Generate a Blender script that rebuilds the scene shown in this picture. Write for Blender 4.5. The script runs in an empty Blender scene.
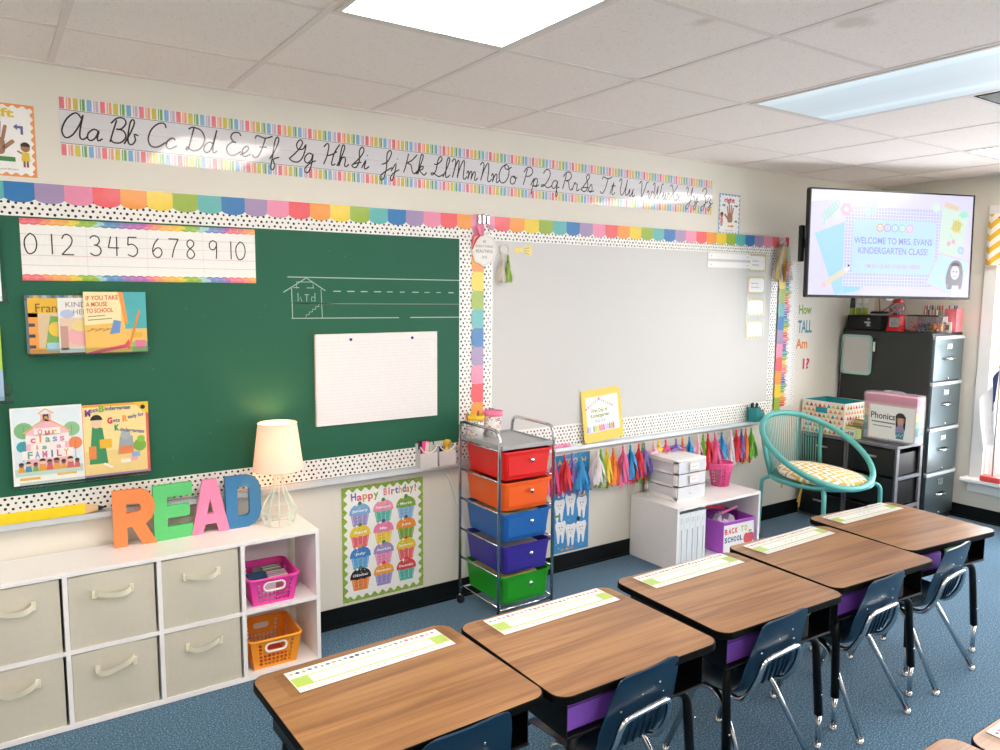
import bpy, math, random
from mathutils import Vector, Matrix
C = bpy.context.scene.collection
PI = math.pi
sin, cos = math.sin, math.cos

# ------------------------------------------------------------------ colours and materials
def lin(c):
    return c / 12.92 if c <= 0.04045 else ((c + 0.055) / 1.055) ** 2.4
_hx = {}
def hx(h):
    if h not in _hx:
        s = h.lstrip('#')
        _hx[h] = tuple(lin(int(s[i:i + 2], 16) / 255) for i in (0, 2, 4)) + (1.0,)
    return _hx[h]

def newmat(name):
    m = bpy.data.materials.new(name); m.use_nodes = True
    nt = m.node_tree
    return m, nt, nt.nodes['Principled BSDF'], nt.links

def mat(name, col, rough=0.5, metal=0.0, var=0.06, scale=30.0, coat=0.0, bump=0.0, trans=0.0, ior=1.45, alpha=1.0, sss=0.0, spec=0.5):
    """a surface with a fine procedural unevenness of colour and gloss"""
    m, nt, b, L = newmat(name)
    tc = nt.nodes.new('ShaderNodeTexCoord')
    nz = nt.nodes.new('ShaderNodeTexNoise'); nz.inputs['Scale'].default_value = scale; nz.inputs['Detail'].default_value = 3
    L.new(tc.outputs['Object'], nz.inputs['Vector'])
    c = hx(col)
    mx = nt.nodes.new('ShaderNodeMix'); mx.data_type = 'RGBA'
    mx.inputs['A'].default_value = tuple(v * (1 - var) for v in c[:3]) + (1,)
    mx.inputs['B'].default_value = tuple(min(1, v * (1 + var)) for v in c[:3]) + (1,)
    L.new(nz.outputs['Fac'], mx.inputs['Factor']); L.new(mx.outputs['Result'], b.inputs['Base Color'])
    b.inputs['Roughness'].default_value = rough; b.inputs['Metallic'].default_value = metal
    b.inputs['Coat Weight'].default_value = coat; b.inputs['Coat Roughness'].default_value = 0.08
    b.inputs['Transmission Weight'].default_value = trans; b.inputs['IOR'].default_value = ior
    b.inputs['Alpha'].default_value = alpha; b.inputs['Specular IOR Level'].default_value = spec
    if sss: b.inputs['Subsurface Weight'].default_value = sss; b.inputs['Subsurface Scale'].default_value = 0.02
    if bump:
        bp = nt.nodes.new('ShaderNodeBump'); bp.inputs['Strength'].default_value = bump; bp.inputs['Distance'].default_value = 0.002
        L.new(nz.outputs['Fac'], bp.inputs['Height']); L.new(bp.outputs['Normal'], b.inputs['Normal'])
    return m

def printmat(name, rough=0.6, coat=0.0, emit=0.0, spec=0.5, ink=1.0):
    """printed sheets: the ink colour of every printed shape is stored per face"""
    m, nt, b, L = newmat(name)
    at = nt.nodes.new('ShaderNodeAttribute'); at.attribute_name = 'Col'
    tc = nt.nodes.new('ShaderNodeTexCoord')
    nz = nt.nodes.new('ShaderNodeTexNoise'); nz.inputs['Scale'].default_value = 60
    L.new(tc.outputs['Object'], nz.inputs['Vector'])
    mr = nt.nodes.new('ShaderNodeMapRange'); mr.inputs['To Min'].default_value = 0.94 * ink; mr.inputs['To Max'].default_value = 1.03 * ink
    L.new(nz.outputs['Fac'], mr.inputs['Value'])
    mx = nt.nodes.new('ShaderNodeMix'); mx.data_type = 'RGBA'; mx.blend_type = 'MULTIPLY'; mx.inputs['Factor'].default_value = 1
    L.new(at.outputs['Color'], mx.inputs['A']); L.new(mr.outputs['Result'], mx.inputs['B'])
    L.new(mx.outputs['Result'], b.inputs['Base Color'])
    b.inputs['Roughness'].default_value = rough; b.inputs['Coat Weight'].default_value = coat; b.inputs['Coat Roughness'].default_value = 0.06
    b.inputs['Specular IOR Level'].default_value = spec
    if emit:
        L.new(at.outputs['Color'], b.inputs['Emission Color']); b.inputs['Emission Strength'].default_value = emit
    return m

PAPER = printmat('printed_paper', 0.65, spec=0.3)
GLOSS = printmat('laminated_print', 0.4, 0.9)
CARD = printmat('printed_card', 0.35, 0.2)
FABRICPRINT = printmat('printed_fabric', 0.85, spec=0.2)
SCREEN = printmat('lit_screen', 0.25, 0.0, emit=0.82, ink=.12)

# ------------------------------------------------------------------ mesh builder
class MB:
    def __init__(s):
        s.v = []; s.f = []; s.mi = []; s.c = []; s.sm = []; s.mats = []
    def _m(s, m):
        if m not in s.mats: s.mats.append(m)
        return s.mats.index(m)
    def add(s, verts, faces, m, col='#ffffff', smooth=False, M=None):
        o = len(s.v)
        if M is not None: verts = [M @ Vector(q) for q in verts]
        s.v += [tuple(q) for q in verts]
        i = s._m(m); c = hx(col)
        for f in faces:
            s.f.append([o + k for k in f]); s.mi.append(i); s.c.append(c); s.sm.append(smooth)
        return s
    def box(s, x0, y0, z0, x1, y1, z1, m, col='#ffffff', bev=0.0, M=None, taper=None):
        """a box, its edges rounded by bev; taper=(tx,ty) shrinks the bottom face"""
        if bev <= 0:
            v = [(x, y, z) for z in (z0, z1) for y in (y0, y1) for x in (x0, x1)]
            f = [(0, 2, 3, 1), (4, 5, 7, 6), (0, 1, 5, 4), (2, 6, 7, 3), (0, 4, 6, 2), (1, 3, 7, 5)]
            return s.add(v, f, m, col, False, M)
        b = min(bev, (x1 - x0) / 2.01, (y1 - y0) / 2.01, (z1 - z0) / 2.01)
        v = []; f = []
        def ring(ax0, ay0, ax1, ay1, z, r):
            st = len(v)
            for cx, cy, a0 in ((ax1 - r, ay1 - r, 0), (ax0 + r, ay1 - r, 90), (ax0 + r, ay0 + r, 180), (ax1 - r, ay0 + r, 270)):
                for k in range(4):
                    a = math.radians(a0 + 30 * k); v.append((cx + r * cos(a), cy + r * sin(a), z))
            return st
        R = []
        for k in range(4):
            a = math.radians(30 * k); R.append(ring(x0 + b * (1 - sin(a)), y0 + b * (1 - sin(a)), x1 - b * (1 - sin(a)), y1 - b * (1 - sin(a)), z0 + b * (1 - cos(a)), max(b * sin(a), 1e-5)))
        for k in range(3, -1, -1):
            a = math.radians(30 * k); R.append(ring(x0 + b * (1 - sin(a)), y0 + b * (1 - sin(a)), x1 - b * (1 - sin(a)), y1 - b * (1 - sin(a)), z1 - b * (1 - cos(a)), max(b * sin(a), 1e-5)))
        n = 16
        for a, c in zip(R, R[1:]):
            for k in range(n): f.append((a + k, a + (k + 1) % n, c + (k + 1) % n, c + k))
        f.append([R[0] + k for k in range(n)][::-1]); f.append([R[-1] + k for k in range(n)])
        return s.add(v, f, m, col, False, M)
    def tube(s, pts, r, m, n=8, closed=False, col='#ffffff', M=None, cap=True, flat=None):
        P = [Vector(p) for p in pts]; N = len(P)
        rr = r if isinstance(r, (list, tuple)) else [r] * N
        v = []; f = []; up = None
        for i, p in enumerate(P):
            a = P[(i - 1) % N] if (closed or i) else P[0]; b = P[(i + 1) % N] if (closed or i < N - 1) else P[-1]
            t = (b - a).normalized()
            if up is None:
                up = Vector((0, 0, 1)) if abs(t.z) < .9 else Vector((1, 0, 0))
            up = (up - t * up.dot(t))
            if up.length < 1e-6: up = t.orthogonal()
            up.normalize(); sd = t.cross(up)
            for k in range(n):
                q = 2 * PI * k / n; v.append(p + (sd * cos(q) + up * sin(q) * (flat or 1)) * rr[i])
        for i in range(N if closed else N - 1):
            j = (i + 1) % N
            for k in range(n): f.append((i * n + k, i * n + (k + 1) % n, j * n + (k + 1) % n, j * n + k))
        if not closed and cap: f.append([k for k in range(n)][::-1]); f.append([(N - 1) * n + k for k in range(n)])
        return s.add(v, f, m, col, True, M)
    def lathe(s, prof, m, n=24, c=(0, 0, 0), col='#ffffff', M=None, smooth=True):
        v = []; f = []
        for (r, z) in prof:
            for k in range(n):
                a = 2 * PI * k / n; v.append((c[0] + r * cos(a), c[1] + r * sin(a), c[2] + z))
        for i in range(len(prof) - 1):
            for k in range(n): f.append((i * n + k, i * n + (k + 1) % n, (i + 1) * n + (k + 1) % n, (i + 1) * n + k))
        if prof[0][0] > 1e-5: f.append([k for k in range(n)][::-1])
        if prof[-1][0] > 1e-5: f.append([(len(prof) - 1) * n + k for k in range(n)])
        return s.add(v, f, m, col, smooth, M)
    def prism(s, poly, h0, h1, m, col='#ffffff', M=None, side=None):
        n = len(poly)
        v = [(x, y, h0) for x, y in poly] + [(x, y, h1) for x, y in poly]
        s.add(v, [list(range(n))[::-1], [n + k for k in range(n)]], m, col, False, M)
        s.add(v, [(k, (k + 1) % n, n + (k + 1) % n, n + k) for k in range(n)], side or m, col, False, M)
        return s
    def sphere(s, c, r, m, col='#ffffff', n=12, sc=(1, 1, 1), M=None):
        h = n // 2; v = []; f = []
        for i in range(h + 1):
            a = PI * i / h
            for k in range(n):
                q = 2 * PI * k / n; v.append((c[0] + r * sc[0] * sin(a) * cos(q), c[1] + r * sc[1] * sin(a) * sin(q), c[2] + r * sc[2] * cos(a)))
        for i in range(h):
            for k in range(n): f.append((i * n + k, (i + 1) * n + k, (i + 1) * n + (k + 1) % n, i * n + (k + 1) % n))
        return s.add(v, f, m, col, True, M)
    def grid(s, rows, m, col='#ffffff', smooth=True, closed=False, M=None):
        """rows of points joined to a surface"""
        n = len(rows[0]); v = [p for r in rows for p in r]; f = []
        for i in range(len(rows) - 1):
            for k in range(n if closed else n - 1):
                f.append((i * n + k, i * n + (k + 1) % n, (i + 1) * n + (k + 1) % n, (i + 1) * n + k))
        return s.add(v, f, m, col, smooth, M)
    def fill(s, loops, h0, h1, m, col='#ffffff', M=None, warp=None):
        """an outline with holes as a plate from h0 to h1"""
        v, f = fill_loops(loops, h1 - h0)
        vv = [(x, y, z + (h0 + h1) / 2) for x, y, z in v]
        if warp: vv = [warp(*q) for q in vv]
        return s.add(vv, f, m, col, False, M)
    def build(s, name, parent=None, loc=(0, 0, 0), rot=(0, 0, 0)):
        me = bpy.data.meshes.new(name); me.from_pydata(s.v, [], s.f)
        for m in s.mats: me.materials.append(m)
        me.polygons.foreach_set('material_index', s.mi); me.polygons.foreach_set('use_smooth', s.sm)
        ca = me.color_attributes.new('Col', 'FLOAT_COLOR', 'CORNER')
        flat = []
        for p, c in zip(me.polygons, s.c): flat += list(c) * p.loop_total
        ca.data.foreach_set('color', flat)
        me.update()
        o = bpy.data.objects.new(name, me); C.objects.link(o)
        o.location = loc; o.rotation_euler = rot
        if parent: o.parent = parent
        return o

_fill_cache = {}
def fill_loops(loops, depth):
    cu = bpy.data.curves.new('outline', 'CURVE'); cu.dimensions = '2D'; cu.fill_mode = 'BOTH'; cu.extrude = depth / 2
    for lp in loops:
        sp = cu.splines.new('POLY'); sp.points.add(len(lp) - 1); sp.use_cyclic_u = True
        for q, (x, y) in zip(sp.points, lp): q.co = (x, y, 0, 1)
    return _tomesh(cu)
def _tomesh(cu):
    o = bpy.data.objects.new('outline', cu); C.objects.link(o)
    dg = bpy.context.evaluated_depsgraph_get(); dg.update()
    me = bpy.data.meshes.new_from_object(o.evaluated_get(dg))
    v = [tuple(q.co) for q in me.vertices]; f = [list(p.vertices) for p in me.polygons]
    bpy.data.objects.remove(o); bpy.data.curves.remove(cu); bpy.data.meshes.remove(me)
    return v, f
_txt = {}
def text_mesh(body, bold=0.0, space=1.0):
    k = (body, bold, space)
    if k not in _txt:
        cu = bpy.data.curves.new('lettering', 'FONT'); cu.body = body; cu.size = 1; cu.offset = bold; cu.space_character = space
        cu.resolution_u = 3
        _txt[k] = _tomesh(cu)
    return _txt[k]

# ------------------------------------------------------------------ flat printed things
LY = 0.0004
WALLM = Matrix(((1, 0, 0, 0), (0, 0, -1, 0), (0, 1, 0, 0), (0, 0, 0, 1)))      # u,v,n -> x,z,-y
class Sheet(MB):
    def __init__(s, m=PAPER, M=WALLM):
        super().__init__(); s.mat = m; s.M = M
    def slab(s, u0, v0, u1, v1, t=0.001, col='#ffffff', m=None):
        return s.box(u0, v0, -t, u1, v1, 0, m or s.mat, col, M=s.M)
    def poly(s, pts, col, l=1):
        return s.add([(u, v, l * LY) for u, v in pts], [list(range(len(pts)))], s.mat, col, M=s.M)
    def rect(s, u0, v0, u1, v1, col, l=1):
        return s.poly([(u0, v0), (u1, v0), (u1, v1), (u0, v1)], col, l)
    def disc(s, u, v, r, col, l=1, ry=None, n=14, a0=0, a1=360, rot=0):
        ry = ry or r; full = a1 - a0 >= 360; k0 = n if full else n + 1
        pts = []
        cr, sr = cos(math.radians(rot)), sin(math.radians(rot))
        for k in range(k0):
            a = math.radians(a0 + (a1 - a0) * k / n); x, y = r * cos(a), ry * sin(a); pts.append((u + x * cr - y * sr, v + x * sr + y * cr))
        return s.poly(pts, col, l)
    def stroke(s, pts, w, col, l=1, closed=False):
        P = [Vector(p) for p in pts]; N = len(P)
        if N < 2: return s
        a = []; b = []
        for i, p in enumerate(P):
            q = P[(i - 1) % N] if (closed or i) else P[0]; r = P[(i + 1) % N] if (closed or i < N - 1) else P[-1]
            t = r - q
            if t.length < 1e-9: t = Vector((1, 0))
            t.normalize(); nn = Vector((-t.y, t.x)) * w / 2
            a.append(p + nn); b.append(p - nn)
        v = [(q.x, q.y, l * LY) for q in a] + [(q.x, q.y, l * LY) for q in b]
        f = [(N + i, N + (i + 1) % N, (i + 1) % N, i) for i in range(N if closed else N - 1)]
        return s.add(v, f, s.mat, col, M=s.M)
    def text(s, body, u, v, h, col, l=2, align='C', w=None, bold=0.0, rot=0.0, space=1.0):
        """h = height of the capitals; v = baseline; w = width to squeeze into"""
        vs, fs = text_mesh(body, bold, space)
        if not vs: return s
        x0 = min(q[0] for q in vs); x1 = max(q[0] for q in vs)
        sy = h / 0.73; sx = sy if w is None else w / max(x1 - x0, 1e-6)
        off = {'L': x0, 'C': (x0 + x1) / 2, 'R': x1}[align]
        c_, s_ = cos(math.radians(rot)), sin(math.radians(rot))
        pts = []
        for x, y, _ in vs:
            a, b = (x - off) * sx, y * sy; pts.append((u + a * c_ - b * s_, v + a * s_ + b * c_, l * LY))
        return s.add(pts, fs, s.mat, col, M=s.M)

def smooth_line(pts, k=4, closed=False):
    P = [Vector(p) for p in pts]; n = len(P); out = []
    if n < 3: return [tuple(p) for p in P]
    for i in range(n if closed else n - 1):
        p1, p2 = P[i], P[(i + 1) % n]
        p0 = P[(i - 1) % n] if (closed or i) else p1; p3 = P[(i + 2) % n] if (closed or i < n - 2) else p2
        for j in range(k):
            t = j / k
            out.append(tuple(0.5 * ((2 * p1) + (p2 - p0) * t + (2 * p0 - 5 * p1 + 4 * p2 - p3) * t * t + (3 * p1 - p0 - 3 * p2 + p3) * t ** 3)))
    if not closed: out.append(tuple(P[-1]))
    return out
def fillet(pts, r, k=5):
    """a 3-D polyline with its corners rounded"""
    P = [Vector(p) for p in pts]; out = [tuple(P[0])]
    for a, b, c in zip(P, P[1:], P[2:]):
        d1 = (a - b); d2 = (c - b); rr = min(r, d1.length * .49, d2.length * .49)
        p, q = b + d1.normalized() * rr, b + d2.normalized() * rr
        for j in range(k + 1):
            t = j / k; out.append(tuple(p * (1 - t) ** 2 + b * 2 * t * (1 - t) + q * t * t))
    out.append(tuple(P[-1])); return out
def rrect(x0, y0, x1, y1, r, k=5):
    out = []
    for cx, cy, a0 in ((x1 - r, y1 - r, 0), (x0 + r, y1 - r, 90), (x0 + r, y0 + r, 180), (x1 - r, y0 + r, 270)):
        for j in range(k + 1):
            a = math.radians(a0 + 90 * j / k); out.append((cx + r * cos(a), cy + r * sin(a)))
    return out

# ------------------------------------------------------------------ objects
def tag(o, label, cat, group=None, kind=None):
    o['label'] = label; o['category'] = cat
    if group: o['group'] = group
    if kind: o['kind'] = kind
    return o
def struct(o):
    o['kind'] = 'structure'; return o
def thing(name, label, cat, loc=(0, 0, 0), rz=0.0, group=None):
    o = bpy.data.objects.new(name, None); C.objects.link(o); o.empty_display_size = 0.05
    o.location = loc; o.rotation_euler = (0, 0, rz)
    return tag(o, label, cat, group)
def copy_tree(o, parent=None):
    c = o.copy(); C.objects.link(c)
    if parent: c.parent = parent
    for ch in list(o.children): copy_tree(ch, c)
    return c

# shared materials
WHITEPL = mat('white_plastic', '#f4f3f0', 0.35)
WHITELAM = mat('white_laminate', '#f1eeed', 0.3, scale=14, var=0.03)
CHROME = mat('chrome', '#d8d8da', 0.12, 1.0, var=0.02)
STEEL = mat('brushed_steel', '#c3c6c8', 0.3, 1.0, scale=80)
ALU = mat('satin_aluminium', '#c9ced2', 0.45, 0.3, var=0.03)
BLACKMET = mat('black_enamel', '#08090a', 0.4, spec=.35)
BLACKPL = mat('black_plastic', '#111214', 0.42, spec=.4)
RUBBER = mat('black_rubber', '#0c0c0d', 0.6)
# ------------------------------------------------------------------ camera and render settings
sc = bpy.context.scene
sc.view_settings.view_transform = 'Standard'; sc.view_settings.look = 'None'
sc.view_settings.gamma = 1.0; sc.view_settings.use_curve_mapping = False; sc.view_settings.exposure = 0.23
sc.cycles.use_denoising = True
sc.cycles.max_bounces = 10; sc.cycles.diffuse_bounces = 5; sc.cycles.transparent_max_bounces = 12
sc.cycles.sample_clamp_indirect = 6.0
pitch, yaw, roll = 0.10939637, 0.59697406, 0.00737696
fw = Vector((sin(yaw) * cos(pitch), cos(yaw) * cos(pitch), -sin(pitch))); rt = Vector((cos(yaw), -sin(yaw), 0)); up = rt.cross(fw)
r2 = rt * cos(roll) + up * sin(roll); u2 = up * cos(roll) - rt * sin(roll)
cam = bpy.data.cameras.new('camera'); cam.sensor_width = 36; cam.lens = 27.468; cam.clip_start = 0.02
co = bpy.data.objects.new('camera', cam); C.objects.link(co)
co.matrix_world = Matrix(((r2.x, u2.x, -fw.x, 0), (r2.y, u2.y, -fw.y, -3.32), (r2.z, u2.z, -fw.z, 1.6037), (0, 0, 0, 1)))
sc.camera = co

X0, X1, Y0, H = -1.62, 5.80, -6.6, 2.42

# ------------------------------------------------------------------ floor, walls, ceiling
def carpet():
    m, nt, b, L = newmat('blue_carpet')
    tc = nt.nodes.new('ShaderNodeTexCoord')
    n1 = nt.nodes.new('ShaderNodeTexNoise'); n1.inputs['Scale'].default_value = 170; n1.inputs['Detail'].default_value = 3
    n2 = nt.nodes.new('ShaderNodeTexNoise'); n2.inputs['Scale'].default_value = 2.2
    cr = nt.nodes.new('ShaderNodeValToRGB')
    e = cr.color_ramp.elements
    e[0].position = .3; e[0].color = hx('#133a53'); e[1].position = .70; e[1].color = hx('#86aac4')
    m2 = e.new(.5) if hasattr(e, 'new') else None; m2.color = hx('#3c6884')
    L.new(tc.outputs['Object'], n1.inputs['Vector']); L.new(tc.outputs['Object'], n2.inputs['Vector'])
    L.new(n1.outputs['Fac'], cr.inputs['Fac'])
    mx = nt.nodes.new('ShaderNodeMix'); mx.data_type = 'RGBA'; mx.blend_type = 'MULTIPLY'; mx.inputs['Factor'].default_value = .25
    L.new(cr.outputs['Color'], mx.inputs['A']); L.new(n2.outputs['Fac'], mx.inputs['B'])
    L.new(mx.outputs['Result'], b.inputs['Base Color']); b.inputs['Roughness'].default_value = .95; b.inputs['Specular IOR Level'].default_value = .2
    b.inputs['Sheen Weight'].default_value = .2
    bp = nt.nodes.new('ShaderNodeBump'); bp.inputs['Strength'].default_value = .5; bp.inputs['Distance'].default_value = .004
    L.new(n1.outputs['Fac'], bp.inputs['Height']); L.new(bp.outputs['Normal'], b.inputs['Normal'])
    return m
WALL = mat('cream_wall_paint', '#e4dfd3', 0.7, var=0.015, scale=9, bump=0.03)
CASING = mat('white_trim_paint', '#efeeec', 0.4, var=0.02)
BASEB = mat('black_vinyl_baseboard', '#070b0c', 0.5, spec=.3)

struct(MB().box(X0 - .1, Y0 - .1, -.1, X1 + .1, .1, 0, carpet()).build('floor'))
struct(MB().box(X0 - .1, 0, 0, X1 + .1, .1, H, WALL).build('wall_back'))
struct(MB().box(X0 - .1, Y0, 0, X0, 0, H, WALL).build('wall_left'))
struct(MB().box(X0 - .1, Y0 - .1, 0, X1 + .1, Y0, H, WALL).build('wall_front'))
WIN = [(-2.15, -.87), (-4.35, -3.05), (-6.45, -5.15)]; WZ0, WZ1 = .315, 2.13  # first opening is in view; the other two are added unseen, for daylight
w = MB(); e = 0.0
for a, b in WIN:
    w.box(X1, b, 0, X1 + .12, e, H, WALL); w.box(X1, a, 0, X1 + .12, b, WZ0, WALL); w.box(X1, a, WZ1, X1 + .12, b, H, WALL); e = a
w.box(X1, Y0, 0, X1 + .12, e, H, WALL)
struct(w.build('wall_right'))
struct(MB().box(1.145, -.008, 0, X1, 0, .098, BASEB).box(1.145, -.014, 0, X1, 0, .012, BASEB).box(X0, -.008, 0, -.14, 0, .098, BASEB).build('baseboard_back'))
struct(MB().box(X1 - .008, Y0, 0, X1, -.008, .098, BASEB).box(X1 - .014, Y0, 0, X1, -.014, .012, BASEB).build('baseboard_right'))

def ceilmat():
    m, nt, b, L = newmat('mineral_fibre_tile')
    tc = nt.nodes.new('ShaderNodeTexCoord')
    n1 = nt.nodes.new('ShaderNodeTexNoise'); n1.inputs['Scale'].default_value = 130; n1.inputs['Detail'].default_value = 4
    L.new(tc.outputs['Object'], n1.inputs['Vector'])
    cr = nt.nodes.new('ShaderNodeValToRGB'); e = cr.color_ramp.elements
    e[0].position = .30; e[0].color = hx('#e6d9cf'); e[1].position = .42; e[1].color = hx('#f8ede5')
    L.new(n1.outputs['Fac'], cr.inputs['Fac'])
    # two old water stains
    last = cr.outputs['Color']
    n2 = nt.nodes.new('ShaderNodeTexNoise'); n2.inputs['Scale'].default_value = 9; L.new(tc.outputs['Object'], n2.inputs['Vector'])
    for (x, y, r) in ((1.86, -1.66, .02), (2.23, -1.93, .05)):
        vm = nt.nodes.new('ShaderNodeVectorMath'); vm.operation = 'DISTANCE'; vm.inputs[1].default_value = (x, y, H)
        L.new(tc.outputs['Object'], vm.inputs[0])
        ad = nt.nodes.new('ShaderNodeMath'); ad.operation = 'MULTIPLY_ADD'; ad.inputs[1].default_value = .16
        L.new(n2.outputs['Fac'], ad.inputs[0]); L.new(vm.outputs['Value'], ad.inputs[2])
        mr = nt.nodes.new('ShaderNodeMapRange'); mr.inputs['From Min'].default_value = r + .06; mr.inputs['From Max'].default_value = r + .10
        mr.inputs['To Min'].default_value = .38; mr.inputs['To Max'].default_value = 0
        L.new(ad.outputs['Value'], mr.inputs['Value'])
        mx = nt.nodes.new('ShaderNodeMix'); mx.data_type = 'RGBA'; mx.inputs['B'].default_value = hx('#b9ac8e')
        L.new(mr.outputs['Result'], mx.inputs['Factor']); L.new(last, mx.inputs['A']); last = mx.outputs['Result']
    L.new(last, b.inputs['Base Color']); b.inputs['Roughness'].default_value = .9; b.inputs['Specular IOR Level'].default_value = .15
    bp = nt.nodes.new('ShaderNodeBump'); bp.inputs['Strength'].default_value = .12; bp.inputs['Distance'].default_value = .002
    L.new(n1.outputs['Fac'], bp.inputs['Height']); L.new(bp.outputs['Normal'], b.inputs['Normal'])
    return m
TILE = ceilmat(); TBAR = mat('painted_tee_bar', '#eaded6', .6, var=.02)
GX = [.26 + .633 * k for k in range(-3, 9)]; GY = [-.466 - .622 * k for k in range(0, 10)]
cm = MB().box(X0 - .1, Y0 - .1, H, X1 + .12, .1, H + .1, TILE)
for x in GX: cm.box(x - .011, Y0, H - .0022, x + .011, 0, H + .001, TBAR)
for y in GY: cm.box(X0, y - .011, H - .0019, X1, y + .011, H + .001, TBAR)
cm.box(X0, -.02, H - .006, X1, 0, H + .001, TBAR).box(X1 - .02, Y0, H - .0058, X1, 0, H + .001, TBAR)
struct(cm.build('ceiling'))

# ------------------------------------------------------------------ ceiling lights and vent
def emitter(name, col, s, bands=None):
    m, nt, b, L = newmat(name)
    b.inputs['Base Color'].default_value = hx('#c4cccf'); b.inputs['Emission Color'].default_value = hx(col); b.inputs['Emission Strength'].default_value = s
    tc = nt.nodes.new('ShaderNodeTexCoord'); sx = nt.nodes.new('ShaderNodeSeparateXYZ'); L.new(tc.outputs['Object'], sx.inputs[0])
    if bands:                                                    # tubes showing through the lens
        cr = nt.nodes.new('ShaderNodeValToRGB'); e = cr.color_ramp.elements
        mr = nt.nodes.new('ShaderNodeMapRange'); mr.inputs['From Min'].default_value = -.28; mr.inputs['From Max'].default_value = .28
        L.new(sx.outputs['X'], mr.inputs['Value']); L.new(mr.outputs['Result'], cr.inputs['Fac'])
        e[0].position = 0; e[0].color = (1.2, 1.2, 1.2, 1); e[1].position = 1; e[1].color = (.62, .62, .62, 1)
        for p, v in ((.05, 1.15), (.15, .75), (.5, .6), (.74, .66), (.82, 1.05), (.9, .68)):
            q = e.new(p); q.color = (v, v, v, 1)
        ml = nt.nodes.new('ShaderNodeMath'); ml.operation = 'MULTIPLY'; ml.inputs[1].default_value = s
        L.new(cr.outputs['Color'], ml.inputs[0]); L.new(ml.outputs[0], b.inputs['Emission Strength'])
    else:
        nz = nt.nodes.new('ShaderNodeTexNoise'); nz.inputs['Scale'].default_value = 2; L.new(tc.outputs['Object'], nz.inputs['Vector'])
        mr = nt.nodes.new('ShaderNodeMapRange'); mr.inputs['To Min'].default_value = s * .95; mr.inputs['To Max'].default_value = s * 1.05
        L.new(nz.outputs['Fac'], mr.inputs['Value']); L.new(mr.outputs['Result'], b.inputs['Emission Strength'])
    return m
LWARM = emitter('bright_diffuser', '#fff4e9', 11.3)
LCOOL = emitter('cool_diffuser', '#cfe4ef', .47, True)
FRAMEW = mat('white_light_frame', '#dcd6ce', .4)
def ceiling_light(ix, iy, m, label, fr=FRAMEW):
    x0, x1 = GX[ix], GX[ix + 1]; y1, y0 = GY[iy], GY[iy + 2]
    t = thing('ceiling_light', label, 'ceiling light', ((x0 + x1) / 2, (y0 + y1) / 2, H), 0, 'recessed ceiling lights')
    hx_, hy = (x1 - x0) / 2 - .014, (y1 - y0) / 2 - .014
    f = MB()
    for a, b, c, d in ((-hx_, -hy, hx_, -hy + .02), (-hx_, hy - .02, hx_, hy), (-hx_, -hy + .02, -hx_ + .02, hy - .02), (hx_ - .02, -hy + .02, hx_, hy - .02)):
        f.box(a, b, -.0045, c, d, -.0005, fr)
    f.build('light_frame', t)
    MB().box(-hx_ + .02, -hy + .02, -.0035, hx_ - .02, hy - .02, -.001, m).build('diffuser', t)
    return t
ceiling_light(4, 1, LWARM, 'bright white ceiling light above the green chalkboard, nearest the photo\'s top centre')
ceiling_light(7, 1, LCOOL, 'bluish ceiling light with its tubes showing, above the whiteboard')
ceiling_light(10, 1, LWARM, 'bright white ceiling light in the corner above the screen, at the right edge')
for ix, iy in ((4, 5), (7, 5), (10, 5), (1, 5), (1, 1)):  # unseen fixtures added along the grid to light the room
    ceiling_light(ix, iy, LWARM, 'bright white ceiling light behind the camera, out of the photo')
VENTM = mat('white_vent_metal', '#e4e1da', .4); DARKM = mat('dark_duct', '#1a1210', .8)
t = thing('ceiling_vent', 'square white air vent with a dark edge beside the bluish ceiling light', 'vent', (GX[8] - .0 + .0, 0, 0))
t.location = ((GX[8] + GX[9]) / 2, (GY[2] + GY[3]) / 2, H)
f = MB(); q = .295
MB().box(-q - .006, -q - .006, -.003, q + .006, q + .006, -.0005, DARKM).build('duct_opening', t)
for k, s_ in enumerate((.288, .208, .138, .068)):
    a = s_; b = s_ - .056
    for M_ in [Matrix.Rotation(PI / 2 * j, 4, 'Z') for j in range(4)]:
        f.add([(-a, -a, -.0045 - .001 * k), (a, -a, -.0045 - .001 * k), (b, -b, -.014), (-b, -b, -.014)], [(0, 1, 2, 3), (3, 2, 1, 0)], VENTM, M=M_)
f.build('louvre', t)

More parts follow.
